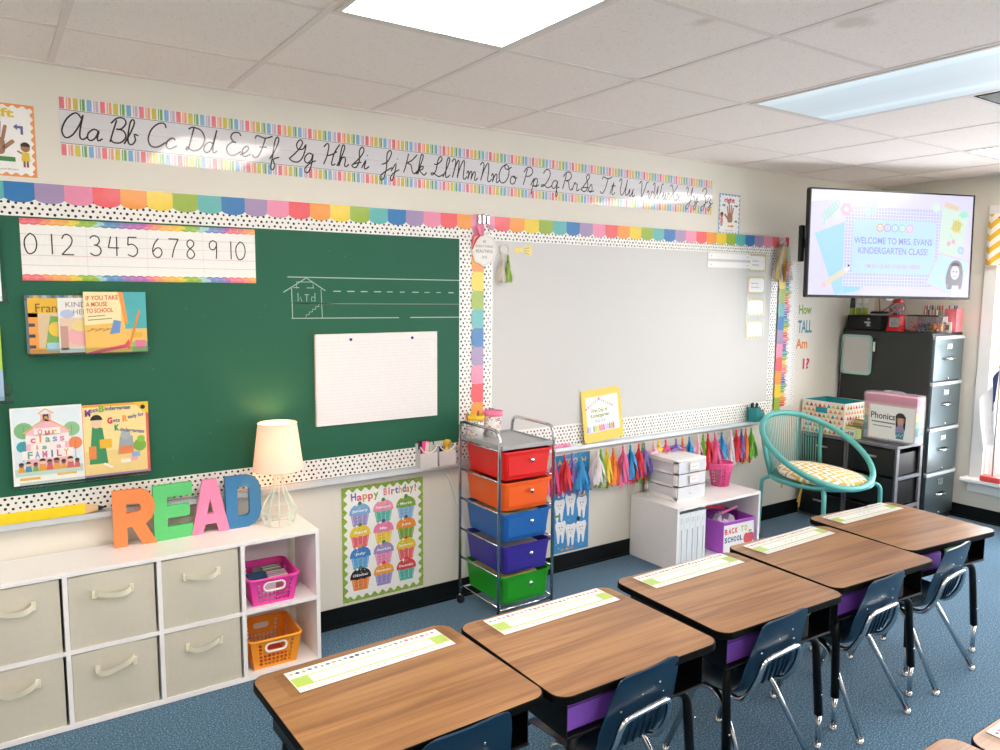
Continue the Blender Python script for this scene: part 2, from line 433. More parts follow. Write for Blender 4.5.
# ------------------------------------------------------------------ window with daylight
wd = bpy.data.worlds.new('daylight'); sc.world = wd; wd.use_nodes = True
nt = wd.node_tree; bg = nt.nodes['Background']
sky = nt.nodes.new('ShaderNodeTexSky'); sky.sky_type = 'HOSEK_WILKIE'; sky.turbidity = 6; sky.sun_direction = (-.3, -.4, .86)
mx = nt.nodes.new('ShaderNodeMix'); mx.data_type = 'RGBA'; mx.inputs['Factor'].default_value = .85; mx.inputs['B'].default_value = (.95, .965, 1.0, 1)
nt.links.new(sky.outputs['Color'], mx.inputs['A']); nt.links.new(mx.outputs['Result'], bg.inputs['Color'])
bg.inputs['Strength'].default_value = 11.0
def glassmat(name, tint='#ffffff', rough=0.02):
    m = bpy.data.materials.new(name); m.use_nodes = True; nt = m.node_tree; nt.nodes.clear()
    o = nt.nodes.new('ShaderNodeOutputMaterial'); mx = nt.nodes.new('ShaderNodeMixShader')
    tr = nt.nodes.new('ShaderNodeBsdfTransparent'); gl = nt.nodes.new('ShaderNodeBsdfGlossy'); lw = nt.nodes.new('ShaderNodeLayerWeight'); pw = nt.nodes.new('ShaderNodeMath'); pw.operation = 'POWER'; pw.inputs[1].default_value = 4
    fr = nt.nodes.new('ShaderNodeMath'); fr.operation = 'MULTIPLY_ADD'; fr.inputs[1].default_value = .6; fr.inputs[2].default_value = .035; lw.inputs['Blend'].default_value = .5
    nt.links.new(lw.outputs['Facing'], pw.inputs[0]); nt.links.new(pw.outputs[0], fr.inputs[0])
    tr.inputs['Color'].default_value = hx(tint); gl.inputs['Roughness'].default_value = rough
    nt.links.new(fr.outputs[0], mx.inputs[0]); nt.links.new(tr.outputs[0], mx.inputs[1]); nt.links.new(gl.outputs[0], mx.inputs[2]); nt.links.new(mx.outputs[0], o.inputs[0])
    return m
PANE = glassmat('window_glass')
for i, (a, b) in enumerate(WIN):
    t = bpy.data.objects.new('window_%d' % (i + 1), None); C.objects.link(t); t.location = (X1, 0, 0); struct(t)
    f = MB(); c = .085
    f.box(-.022, a - c, WZ0 - .0, 0, a, WZ1 + c, CASING, bev=.006).box(-.022, b, WZ0 - .0, 0, b + c, WZ1 + c, CASING, bev=.006).box(-.022, a, WZ1, 0, b, WZ1 + c, CASING, bev=.006)
    f.box(0, a, WZ0, .12, a + .012, WZ1, CASING).box(0, b - .012, WZ0, .12, b, WZ1, CASING).box(0, a, WZ1 - .012, .12, b, WZ1, CASING)
    f.build('window_casing', t)
    MB().box(-.1, a - c - .03, WZ0 - .03, .1, b + c + .03, WZ0, CASING, bev=.01).box(-.03, a - c, WZ0 - .11, 0, b + c, WZ0 - .03, CASING, bev=.008).build('window_sill', t)
    f = MB(); zm = (WZ0 + WZ1) / 2
    for z0, z1, x in ((WZ0, zm + .02, .04), (zm - .02, WZ1 - .012, .075)):
        f.box(x, a + .012, z0, x + .03, a + .06, z1, CASING).box(x, b - .06, z0, x + .03, b - .012, z1, CASING).box(x, a + .06, z0, x + .03, b - .06, z0 + .05, CASING).box(x, a + .06, z1 - .045, x + .03, b - .06, z1, CASING)
    f.build('window_sash', t)
    MB().box(.052, a + .06, WZ0 + .05, .056, b - .06, zm - .025, PANE).box(.088, a + .06, zm + .03, .092, b - .06, WZ1 - .057, PANE).build('window_pane', t)
# ------------------------------------------------------------------ boards, trays, borders
GREENB = mat('green_chalkboard_enamel', '#195d44', .65, var=.05, scale=3.5)
WHITEB = mat('glossy_whiteboard', '#d2d1ce', .5, var=.01, scale=2, spec=.25)
BZ0, BZ1 = .735, 1.985
def frame_bars(x0, x1, z0, z1, w_, t_):
    return MB().box(x0, -t_, z1 - w_, x1, 0, z1, ALU).box(x0, -t_, z0 + w_, x0 + w_, 0, z1 - w_, ALU).box(x1 - w_, -t_, z0 + w_, x1, 0, z1 - w_, ALU)
def board(name, label, x0, x1, m):
    t = thing(name, label, 'board', (x0, 0, BZ0))
    MB().box(.015, -.012, 0, x1 - x0 - .015, 0, BZ1 - BZ0 - .015, m).build('panel', t)
    frame_bars(0, x1 - x0, 0, BZ1 - BZ0, .015, .0125).build('board_frame', t)
    return t
gb = board('chalkboard', 'long green chalkboard with a chalk house and writing lines drawn on it', -.75, 2.085, GREENB)
board('whiteboard', 'long blank white marker board to the right of the chalkboard', 2.10, 4.50, WHITEB)
# chalk drawing, local to the board
sh = Sheet(PAPER); u0, v0 = .75, -BZ0
random.seed(3)
def chalk(pts, w=.004, dash=None, col='#a9c2b4'):
    P = [(u0 + x, v0 + z) for x, z in pts]
    if not dash: sh.stroke(P, w, col); return
    (xa, za), (xb, zb) = P; L_ = xb - xa; n = int(L_ / (dash * 1.9)); random.seed(int(za * 1000))
    for i in range(n):
        a = xa + L_ * i / n; sh.stroke([(a, za + (zb - za) * i / n), (a + dash * random.uniform(.7, 1.3), za + (zb - za) * i / n)], w * random.uniform(.5, 1.1), col)
chalk([(1.12, 1.659), (2.0, 1.656)], .0045); chalk([(1.33, 1.598), (2.0, 1.594)], .0045, .035)
chalk([(1.135, 1.543), (2.0, 1.537)], .003, None, '#8e8f8b'); chalk([(1.133, 1.478), (1.66, 1.474)], .004); chalk([(1.72, 1.474), (2.0, 1.472)], .0045)
chalk([(1.10, 1.592), (1.205, 1.656), (1.292, 1.600)], .004); chalk([(1.137, 1.61), (1.139, 1.476)], .004); chalk([(1.272, 1.606), (1.276, 1.476)], .003)
chalk([(1.16, 1.61), (1.16, 1.638), (1.235, 1.638), (1.235, 1.612)], .003); chalk([(1.145, 1.613), (1.172, 1.613)], .003); chalk([(1.205, 1.612), (1.24, 1.612)], .003)
for i in range(5): chalk([(1.2 + .015 * i, 1.481 + .012 * i), (1.2 + .015 * i, 1.493 + .012 * i), (1.215 + .015 * i, 1.493 + .012 * i)], .0025)
chalk([(1.165, 1.59), (1.165, 1.552), (1.176, 1.572), (1.183, 1.552)], .003); chalk([(1.195, 1.582), (1.215, 1.582)], .003); chalk([(1.205, 1.582), (1.205, 1.552)], .003)
chalk([(1.243, 1.59), (1.243, 1.552), (1.226, 1.556), (1.228, 1.572), (1.243, 1.57)], .003); chalk([(1.14, 1.543), (1.33, 1.541)], .0035, None, '#b98f98')
random.seed(8)
for i in range(40): chalk([(x := random.uniform(.05, 1.95), z := random.uniform(.9, 1.8)), (x + .006, z + .002)], .0025, None, '#4b8069')
o = sh.build('chalk_drawing', gb, (0, -.0122, 0)); o['label'] = 'white chalk house with handwriting lines'
def tray(name, label, x0, x1):
    """a rolled aluminium ledge with a raised lip"""
    pr = [(0, .755), (-.008, .755), (-.012, .730), (-.044, .727), (-.047, .736), (-.052, .736), (-.054, .716), (-.048, .710), (-.01, .710), (0, .706)]
    Y = Matrix(((0, 0, 1, 0), (1, 0, 0, 0), (0, 1, 0, 0), (0, 0, 0, 1)))
    f = MB().prism(pr, x0, x1, ALU, M=Y)
    return tag(f.build(name), label, 'tray')
tray('chalk_tray', 'narrow metal chalk tray along the bottom of the green chalkboard', -.75, 2.088)
tray('marker_tray', 'narrow metal marker tray along the bottom of the white board', 2.096, 4.43)

RAIN = ['#e98fae', '#ee5f66', '#f39a3e', '#efcf3c', '#98b43c', '#5fb4b1', '#2877b6', '#a48fb6']
def dots_on(s, u0, v0, u1, v1, l=2, r=.0056, p=.0235):
    j = 0; v = v0 + p * .45
    while v < v1 - r * .8:
        u = u0 + p * (.4 + .5 * (j % 2))
        while u < u1 - r:
            s.disc(u + p * .07 * sin(u * 311 + j * 7), v + p * .07 * cos(u * 173 + j), r * (.9 + .12 * sin(u * 97)), '#15161a', l, n=8); u += p
        v += p * .8; j += 1
def dotted(name, x0, z0, x1, z1, label, y=-.0130):
    s = Sheet(CARD); s.slab(0, 0, x1 - x0, z1 - z0, .0008, '#f3f1ec'); dots_on(s, 0, 0, x1 - x0, z1 - z0)
    return tag(s.build(name, None, (x0, y, z0)), label, 'border')
def scallop(name, x0, z0, n, first, horizontal, label, pitch=.0945, w=.073, y=-.0142, lead=0.0, tail=0.0):
    """a rainbow border strip: one tab per colour with a rounded end"""
    s = Sheet(CARD); L_ = []
    pos = 0.0; ws = ([lead] if lead else []) + [pitch] * n + ([tail] if tail else [])
    k = first - (1 if lead else 0)
    for wd_ in ws:
        col = RAIN[k % 8]; k += 1
        arc = [(pos + wd_ * (1 - cos(PI * j / 8)) / 2, .018 - .018 * sin(PI * j / 8)) for j in range(9)]
        pts = arc + [(pos + wd_, w), (pos, w)]
        if not horizontal: pts = [(b, -a) for a, b in pts][::-1]
        s.prism(pts, 0, .0008, s.mat, col, M=WALLM)
        pos += wd_
    return tag(s.build(name, None, (x0, y, z0)), label, 'border')
dotted('dotted_border', -.75, 1.862, 1.997, 1.986, 'black dotted white border strip along the top of the green chalkboard')
dotted('dotted_border', -.75, .737, 1.997, .832, 'black dotted white border strip along the bottom of the green chalkboard')
dotted('dotted_border', 1.997, .737, 2.197, 1.986, 'wide black dotted white strip running down between the green board and the whiteboard')
dotted('dotted_border', 2.197, 1.862, 4.486, 1.986, 'black dotted white border strip along the top of the whiteboard')
dotted('dotted_border', 2.197, .737, 4.486, .858, 'black dotted white border strip along the bottom of the whiteboard')
dotted('dotted_border', 4.486, .737, 4.556, 1.92, 'black dotted white strip down the right edge of the whiteboard')
scallop('rainbow_border', .0925 - .0945 * 9, 1.911, 30, -3, True, 'rainbow scalloped border along the top of the green chalkboard')
scallop('rainbow_border', 2.163, 1.911, 24, 1, True, 'rainbow scalloped border along the top of the whiteboard', lead=.044, tail=.075, pitch=.0945)
scallop('rainbow_border', 2.066, 1.988, 12, 0, False, 'rainbow scalloped strip hanging between the chalkboard and the whiteboard', w=.075, pitch=.0957, y=-.0150)
scallop('rainbow_border', 4.566, 1.917, 12, 1, False, 'rainbow scalloped strip down the right edge of the whiteboard', w=.075, pitch=.095, y=-.0150)

# ------------------------------------------------------------------ cursive alphabet
CUR = {
'A': [[.72,.8,.5,1,.2,.75,.05,.3,.2,.02,.45,.15,.68,.6,.76,.95,.7,.4,.72,.08,.85,.02,1,.15]], 'a': [[.42,.38,.25,.45,.06,.28,.05,.08,.18,0,.34,.14,.44,.42,.4,.12,.46,.02,.6,.12]],
'B': [[.3,.9,.2,.45,.12,.02],[.1,.75,.3,.98,.55,1,.66,.82,.5,.58,.3,.55,.58,.52,.7,.28,.52,.04,.25,.02,.15,.12]], 'b': [[0,0,.2,.45,.32,.85,.26,1,.16,.85,.12,.3,.18,.04,.32,.02,.42,.2,.36,.42,.52,.38]],
'C': [[.75,.82,.68,.98,.45,.97,.18,.7,.08,.3,.22,.03,.5,.03,.8,.25]], 'c': [[.42,.36,.3,.45,.1,.3,.08,.08,.22,0,.5,.15]],
'D': [[.3,.95,.22,.5,.14,.08,.05,.05,.1,.15,.3,.02,.6,.1,.8,.5,.62,.88,.25,.98,.08,.88]], 'd': [[.42,.38,.25,.45,.06,.28,.05,.08,.18,0,.34,.14,.46,.6,.52,.98,.42,.3,.46,.02,.62,.12]],
'E': [[.68,.85,.58,.98,.34,.95,.24,.76,.38,.58,.5,.56,.3,.54,.1,.3,.2,.04,.45,0,.75,.2]], 'e': [[0,.05,.25,.18,.38,.36,.28,.45,.12,.3,.12,.08,.26,0,.5,.14]],
'F': [[.1,.82,.2,.96,.55,.88,.9,1],[.58,.9,.46,.4,.3,.05,.12,.02,.05,.12],[.34,.48,.68,.5]], 'f': [[0,0,.22,.4,.36,.85,.28,1,.18,.8,.14,.2,.1,-.35,.2,-.45,.28,-.25,.18,0,.45,.12]],
'G': [[.02,.1,.4,.5,.6,.85,.48,1,.32,.8,.4,.58,.65,.6,.78,.82,.7,.3,.5,.02,.22,0,.05,.1]], 'g': [[.42,.38,.25,.45,.06,.28,.06,.08,.2,0,.36,.14,.44,.42,.38,-.2,.22,-.45,.08,-.3,.3,-.02,.6,.14]],
'H': [[.05,.8,.18,.96,.3,.9,.25,.4,.12,.02],[.85,1,.62,.6,.52,.1,.6,.02,.72,.1],[.22,.42,.5,.5,.74,.66]], 'h': [[0,0,.2,.45,.32,.88,.24,1,.16,.8,.1,0,.2,.34,.36,.45,.42,.3,.4,.06,.5,.02,.62,.14]],
'I': [[.02,.12,.4,.5,.58,.85,.46,1,.34,.8,.38,.35,.25,.03,.05,.05,.05,.15,.5,.3]], 'i': [[0,.02,.2,.42,.14,.08,.22,0,.4,.14],[.24,.62,.26,.66]],
'J': [[.1,.3,.4,.45,.58,.85,.48,1,.34,.8,.38,.2,.3,-.3,.15,-.45,.08,-.25,.4,.02,.7,.2]], 'j': [[0,.02,.24,.42,.2,-.1,.1,-.42,0,-.35,.1,-.1,.45,.14],[.28,.62,.3,.66]],
'K': [[.3,.95,.22,.4,.12,.02],[.8,.95,.5,.62,.25,.5,.5,.42,.62,.1,.75,.02,.9,.15]], 'k': [[0,0,.2,.45,.32,.88,.24,1,.16,.8,.1,0,.2,.34,.38,.42,.34,.26,.18,.22,.38,.04,.5,0,.62,.14]],
'L': [[.15,.6,.35,.6,.6,.85,.5,1,.36,.8,.3,.3,.12,.05,.02,.1,.15,.15,.5,0,.8,.15]], 'l': [[0,0,.2,.45,.32,.88,.24,1,.16,.8,.16,.1,.26,0,.44,.14]],
'M': [[0,.8,.12,.97,.24,.85,.2,.4,.12,.02,.25,.6,.42,.95,.46,.5,.42,.02,.55,.6,.75,.97,.8,.5,.8,.08,.9,0,1.05,.15]], 'm': [[0,.3,.08,.44,.14,.3,.1,0,.18,.3,.28,.44,.34,.3,.3,0,.4,.3,.5,.44,.56,.3,.54,.05,.62,0,.74,.14]],
'N': [[0,.8,.12,.97,.24,.85,.2,.4,.12,.02,.28,.6,.5,.97,.58,.6,.58,.08,.7,0,.85,.15]], 'n': [[0,.3,.08,.44,.14,.3,.1,0,.2,.3,.32,.44,.38,.3,.36,.05,.44,0,.58,.14]],
'O': [[.45,1,.18,.8,.06,.4,.2,.05,.48,.05,.7,.4,.66,.85,.45,1,.4,.82,.6,.75,.85,.9]], 'o': [[.3,.44,.1,.36,.06,.12,.2,0,.38,.1,.4,.34,.28,.44,.3,.34,.52,.36]],
'P': [[.3,.9,.22,.45,.12,.02],[.08,.7,.28,.96,.55,.98,.7,.78,.55,.55,.28,.5]], 'p': [[0,.05,.2,.44,.14,0,.08,-.45],[.16,.2,.3,.44,.44,.36,.42,.1,.28,0,.18,.06,.4,0,.58,.12]],
'Q': [[.08,.75,.25,.98,.5,.95,.58,.7,.4,.3,.1,.03,.02,.1,.2,.14,.5,0,.8,.15]], 'q': [[.42,.38,.25,.45,.06,.28,.06,.08,.2,0,.36,.14,.44,.42,.4,-.1,.4,-.45,.52,-.3,.4,-.02,.62,.12]],
'R': [[.3,.9,.22,.45,.12,.02],[.08,.7,.28,.96,.55,.98,.7,.78,.55,.55,.28,.5,.5,.46,.62,.12,.75,0,.9,.14]], 'r': [[0,0,.16,.46,.2,.38,.36,.36,.34,.08,.42,0,.56,.12]],
'S': [[0,.05,.35,.5,.6,.85,.48,1,.34,.82,.5,.5,.5,.15,.3,0,.08,.08,.1,.2,.6,.25]], 's': [[0,0,.22,.46,.34,.2,.26,0,.1,.06,.4,.05,.5,.14]],
'T': [[.1,.82,.2,.96,.55,.88,.9,1],[.58,.9,.46,.4,.3,.05,.12,.02,.05,.12]], 't': [[0,0,.24,.72,.16,.1,.26,0,.42,.14],[.08,.5,.4,.52]],
'U': [[.05,.8,.16,.96,.26,.85,.2,.3,.3,.03,.5,.12,.66,.6,.72,.97,.66,.3,.72,.03,.92,.15]], 'u': [[0,.1,.16,.44,.12,.08,.22,0,.36,.2,.44,.44,.4,.08,.5,0,.64,.14]],
'V': [[.05,.8,.16,.96,.26,.85,.3,.3,.36,.02,.55,.5,.68,.9,.85,.98]], 'v': [[0,.3,.08,.44,.16,.36,.2,.04,.28,0,.4,.25,.42,.42,.58,.36]],
'W': [[.05,.8,.14,.96,.22,.85,.22,.2,.3,.02,.46,.5,.52,.8,.52,.2,.6,.02,.8,.5,.84,.9,1,.96]], 'w': [[0,.1,.14,.44,.12,.08,.22,0,.34,.4,.32,.08,.42,0,.56,.25,.56,.42,.7,.36]],
'X': [[.05,.85,.18,.97,.3,.8,.45,.3,.6,.02,.78,.12],[.75,.98,.5,.6,.3,.35,.08,.02]], 'x': [[0,.3,.08,.44,.18,.3,.28,.05,.42,.06],[.4,.44,.02,0]],
'Y': [[.05,.8,.16,.96,.26,.85,.24,.5,.36,.38,.55,.55,.68,.97,.6,.2,.45,-.3,.28,-.45,.2,-.28,.5,0,.85,.2]], 'y': [[0,.3,.08,.44,.16,.3,.18,.06,.28,.04,.44,.44,.4,-.1,.26,-.45,.14,-.3,.35,-.02,.6,.14]],
'Z': [[.1,.75,.28,.98,.5,.95,.55,.75,.35,.5,.5,.42,.55,.1,.4,-.35,.22,-.45,.18,-.28,.5,0,.8,.2]], 'z': [[0,.3,.14,.45,.3,.36,.16,.1,.3,.08,.32,-.15,.2,-.42,.08,-.3,.3,-.03,.55,.12]]}
def glyph(s, ch, u, v, h, w, col, l=3):
    for g in CUR[ch]:
        P = [(u + g[i] * h * .95 + g[i + 1] * h * .12, v + g[i + 1] * h) for i in range(0, len(g), 2)]
        s.stroke(smooth_line(P, 3), w, col, l)
PX = [.35,.489,.628,.779,.923,1.039,1.201,1.353,1.474,1.62,1.751,1.894,2.031,2.18,2.291,2.439,2.573,2.711,2.833,2.982,3.129,3.282,3.406,3.526,3.677,3.814]
s = Sheet(GLOSS); ax, az = .280, 2.093; AW, AH = 3.588, .213
s.slab(0, 0, AW, AH, .0012, '#f4f3f1'); s.rect(0, .046, AW, AH - .047, '#dedce0', 1)
cols = ['#ee7c86', '#f2a77c', '#d8c952', '#74ac63', '#86b4dc', '#ccb6cb']
n = int(AW / .0225)
for i in range(n):
    c = cols[i % 6]; a = .0015 + i * AW / n
    s.rect(a, .001, a + .0165, .042, c, 2); s.rect(a, AH - .043, a + .0165, AH - .001, c, 2)
    if i % 2: s.rect(a + .004, .001, a + .007, .042, '#f1e9e4', 3); s.rect(a + .004, AH - .043, a + .007, AH - .001, '#f1e9e4', 3)
s.rect(0, .0445, AW, .0465, '#55535c', 2); s.rect(0, AH - .047, AW, AH - .045, '#55535c', 2); s.rect(0, .107, AW, .1082, '#b7b5bb', 2)
for i in range(1, 5): s.rect(AW * i / 5, 0, AW * i / 5 + .0012, AH, '#c9c7c9', 3)
WID = dict(zip('abcdefghijklmnopqrstuvwxyz', [.6,.52,.5,.62,.5,.45,.6,.62,.4,.45,.62,.44,.74,.58,.52,.58,.62,.56,.5,.42,.64,.58,.7,.42,.6,.55]))
for i, x in enumerate(PX):
    L_ = chr(65 + i); capw = max(p for g in CUR[L_] for p in g[0::2]) * .92; tot = capw + WID[L_.lower()] - .02
    h = .096; u = x - ax - tot * h / 2
    glyph(s, L_, u, .064, h, .0058, '#19171b'); glyph(s, L_.lower(), u + (capw - .02) * h, .064, h, .0058, '#19171b')
tag(s.build('alphabet_strip', None, (ax, -.0022, az)), 'long cursive alphabet strip with candy striped edges, high above the boards', 'alphabet strip')

# ------------------------------------------------------------------ number chart
SEC = ['#f0646c', '#f58a5c', '#f7a84c', '#f0cf33', '#8fb92f', '#9ad0cb', '#4f86bd', '#8f6fb8', '#b565b0', '#ee6f92', '#f58f5e', '#f7b23c', '#f0cf33', '#8fb92f', '#9ad0cb', '#6a86c0', '#a765b5', '#ee6f82', '#f58a5c', '#f7a84c']
def scale_edge(s, u0, u1, v, up, r=.022):
    """two overlapping rows of coloured fans along an edge"""
    n = 29; w = (u1 - u0) / n; tone = lambda c, k: '#%02x%02x%02x' % tuple(min(255, int(int(c[i:i + 2], 16) * (1 - k) + 255 * k)) for i in (1, 3, 5))
    for i in range(n): s.rect(u0 + w * i, v if up > 0 else v - .010, u0 + w * (i + 1), v + .010 if up > 0 else v, SEC[i * 20 // n], 1)
    for row, dl, vv in ((0, 3, .010), (1, 6, .0015)):
        for i in range(n - row):
            c = SEC[i * 20 // n]; u = u0 + w * (i + .5 + .5 * row)
            for rr, k, l in ((r, 0.0 if row == 0 else .22, dl + i % 2), (r * .68, .25 if row == 0 else .1, dl + 1 + i % 2)):
                s.poly([(min(max(u + rr * .92 * cos(a), u0), u1), v + up * (vv + rr * .62 * sin(a))) for a in ([PI * j / 10 for j in range(11)] if up > 0 else [PI - PI * j / 10 for j in range(11)])], tone(c, k), l)
DIG = {'0': [[.5,1,.15,.75,.08,.4,.25,.05,.5,0,.8,.15,.92,.5,.8,.85,.5,1]], '1': [[.5,1,.5,0]], '2': [[.12,.78,.3,.98,.6,1,.85,.78,.75,.5,.4,.22,.08,0],[.08,0,.95,0]],
'3': [[.12,.85,.35,1,.7,.95,.82,.75,.65,.56,.4,.53],[.4,.53,.75,.48,.92,.25,.75,.04,.4,0,.1,.12]], '4': [[.3,1,.1,.42],[.1,.42,.9,.42],[.75,1,.72,0]],
'5': [[.2,1,.15,.58],[.15,.58,.5,.64,.85,.45,.85,.18,.55,0,.12,.1],[.2,1,.85,1]], '6': [[.6,1,.25,.7,.1,.3,.3,.02,.65,.02,.85,.25,.7,.48,.4,.48,.15,.3]],
'7': [[.1,1,.9,1],[.9,1,.55,.5,.35,0]], '8': [[.8,.85,.5,1,.22,.85,.3,.6,.65,.42,.82,.2,.6,0,.3,.02,.18,.22,.35,.45,.7,.65,.8,.85]], '9': [[.8,.9,.5,1,.2,.85,.25,.55,.6,.52,.8,.75,.8,.9],[.8,.9,.8,.4,.75,0]]}
def digits(s, body, u, v, h, w, col, adv=.78, l=3):
    for ch in body:
        for g in DIG[ch]:
            P = [(u + g[i] * h * .62, v + g[i + 1] * h) for i in range(0, len(g), 2)]
            s.stroke(smooth_line(P, 3) if len(P) > 2 else P, w, col, l)
        u += h * (adv if ch != '1' else adv * .8)
s = Sheet(CARD); NW, NH = .848, .226
s.slab(0, 0, NW, NH, .001, '#f4f2ee')
warm = ['#f0646c', '#f58a5c', '#f7b23c', '#f0cf33', '#8fb92f', '#8fcfcb', '#4f86bd', '#a765b5', '#ee6f92', '#f58f5e']
scale_edge(s, 0, NW, NH, -1); scale_edge(s, 0, NW, 0, 1)
for v, c in ((.168, '#b9b8bd'), (.130, '#cfced4'), (.092, '#e0a3a5'), (.056, '#bdbcc4')): s.rect(0, v, NW, v + .0015, c, 2)
for u in (.213, .424, .635): s.rect(u, .02, u + .001, NH - .02, '#cfcdd0', 2)
for body, x in (('0', -.004), ('1', .064), ('2', .114), ('3', .207), ('4', .270), ('5', .336), ('6', .427), ('7', .487), ('8', .552), ('9', .640), ('10', .712)):
    digits(s, body, x + .012, .098, .074, .0044, '#1a181c', .66)
tag(s.build('number_chart', None, (.134, -.0142, 1.630)), 'number chart reading zero to ten at the top left of the green board', 'chart')

# ------------------------------------------------------------------ hand posters
def hand(s, u, v, h, col, l, mirror=1):
    f = lambda pts: s.poly([(u + mirror * x * h, v + y * h) for x, y in pts][::mirror], col, l)
    f(rrect(-.2, 0, .2, .48, .12))
    for x, a, L_ in ((-.15, 12, .42), (-.05, 4, .52), (.06, -4, .48), (.16, -13, .36)):
        c_, s_ = cos(math.radians(a)), sin(math.radians(a))
        f([(x + px * c_ - py * s_, .42 + px * s_ + py * c_) for px, py in rrect(-.045, 0, .045, L_, .044, 3)])
    c_, s_ = cos(math.radians(48)), sin(math.radians(48))
    f([(-.14 + px * c_ - py * s_, .16 + px * s_ + py * c_) for px, py in rrect(-.055, 0, .055, .38, .05, 3)])
def arrow(s, u, v, w, h, col, l, d=1):
    s.poly([(u + d * x * w, v + y * h) for x, y in ((-.5, -.2), (.1, -.2), (.1, -.5), (.5, 0), (.1, .5), (.1, .2), (-.5, .2))][::d], col, l)
def kid(s, u, v, h, shirt, l):
    s.rect(u - .10 * h, v, u - .02 * h, v + .3 * h, '#8a5f48', l); s.rect(u + .02 * h, v, u + .10 * h, v + .3 * h, '#8a5f48', l)
    s.poly([(u - .16 * h, v + .25 * h), (u + .16 * h, v + .25 * h), (u + .13 * h, v + .62 * h), (u - .13 * h, v + .62 * h)], shirt, l + 1)
    s.stroke([(u - .12 * h, v + .56 * h), (u - .3 * h, v + .66 * h)], .07 * h, '#a8775a', l)
    s.disc(u, v + .8 * h, .17 * h, '#a8775a', l + 1); s.disc(u, v + .86 * h, .18 * h, '#33231c', l + 2, a0=0, a1=180)
def wavy(s, w, h, col, b, inner, l=1):
    s.rect(0, 0, w, h, col, l); pts = []
    per = .045 if w > .3 else .03; n1, n2 = int(w / per), int(h / per); K = 12
    wv = lambda i: b * .72 + b * .34 * sin(i * 2 * PI / K)
    for i in range(n1 * K): pts.append((b + (w - 2 * b) * i / (n1 * K), wv(i)))
    for i in range(n2 * K): pts.append((w - wv(i), b + (h - 2 * b) * i / (n2 * K)))
    for i in range(n1 * K): pts.append((w - b - (w - 2 * b) * i / (n1 * K), h - wv(i)))
    for i in range(n2 * K): pts.append((wv(i), h - b - (h - 2 * b) * i / (n2 * K)))
    s.poly(pts, inner, l + 1)
s = Sheet(CARD); s.slab(0, 0, .205, .255, .0008); wavy(s, .205, .255, '#ee9a5c', .013, '#f7f5f1')
s.text('left', .10, .208, .030, '#eecb3e', 4, w=.085, bold=.03); hand(s, .085, .075, .125, '#ad7f66', 4, -1)
arrow(s, .153, .175, .03, .022, '#67699f', 4, -1); s.rect(.160, .150, .168, .176, '#67699f', 4); s.rect(.085, .052, .140, .068, '#4e8b4a', 4)
kid(s, .172, .035, .085, '#e8c641', 4); s.text('turn your left hand', .11, .022, .007, '#6d665f', 4)
arrow(s, .03, .17, .03, .022, '#5e9cc4', 4, -1)
tag(s.build('hand_poster', None, (-.005, -.0022, 2.003)), 'orange edged poster of a left hand, cut off by the photo\'s left edge', 'poster')
s = Sheet(CARD); s.slab(0, 0, .205, .254, .0008); wavy(s, .205, .254, '#79aacb', .013, '#f7f5f1')
s.text('right', .10, .203, .030, '#b9365a', 4, w=.10, bold=.03); hand(s, .108, .075, .125, '#b07c63', 4, 1)
arrow(s, .045, .182, .034, .022, '#3f86b6', 4, 1); arrow(s, .165, .182, .04, .018, '#4a3c5e', 4, 1); arrow(s, .12, .052, .06, .022, '#ef9a4c', 4, 1); s.rect(.155, .078, .180, .09, '#5d9b53', 4)
kid(s, .028, .05, .085, '#e78892', 4); s.text('turn your right hand', .10, .022, .007, '#6d665f', 4)
tag(s.build('hand_poster', None, (3.934, -.0022, 1.981)), 'small blue edged poster of a right hand above the whiteboard\'s right end', 'poster')

# ------------------------------------------------------------------ wall posters under the trays
def cupcake(s, u, v, w, top, cup, name, seed, l=4):
    random.seed(seed); h = w * 1.05
    s.poly([(u - .33 * w, v), (u + .33 * w, v), (u + .44 * w, v + .52 * h), (u - .44 * w, v + .52 * h)], cup, l)
    for i in range(-3, 4): s.stroke([(u + i * .1 * w, v + .01), (u + i * .125 * w, v + .5 * h)], .0012, '#ffffff', l + 1) if i % 2 else None
    pts = [(u - .5 * w, v + .5 * h)] + [(u - .5 * w + w * i / 6, v + (.46 + .05 * (i % 2)) * h) for i in range(1, 6)] + [(u + .5 * w, v + .5 * h)]
    pts += [(u + .5 * w * cos(PI * j / 10), v + .58 * h + .40 * h * sin(PI * j / 10)) for j in range(11)]
    s.poly(pts, top, l + 2)
    for i in range(9):
        a = random.uniform(0, PI); r = random.uniform(.1, .42) * w
        s.disc(u + r * cos(a), v + .62 * h + r * .75 * sin(a), .022 * w, random.choice(['#ffffff', '#f7d24a', '#e8574f', '#4f79c4']), l + 3, n=6)
    dc = random.choice(['#e8474f', '#5b4fa0', '#f2a03c', '#3f8f4a'])
    s.disc(u, v + .99 * h, .09 * w, dc, l + 3, n=8); s.disc(u - .16 * w, v + .93 * h, .06 * w, '#f7f0e8', l + 3, n=8)
    s.text(name, u, v + .62 * h, .0125, '#ffffff', l + 4, w=min(.75 * w, .013 * len(name)), bold=.02)
    for k in range(2): s.stroke([(u - .27 * w + i * .06 * w, v + (.36 - .13 * k) * h + .02 * w * sin(i * 2.3 + seed + k)) for i in range(6 + (seed * 3 + k) % 4)], .0012, '#5d5660', l + 3)
s = Sheet(CARD); W_, H_ = .434, .564; s.slab(0, 0, W_, H_, .0008); wavy(s, W_, H_, '#93b63f', .026, '#fbfaf7')
random.seed(5)
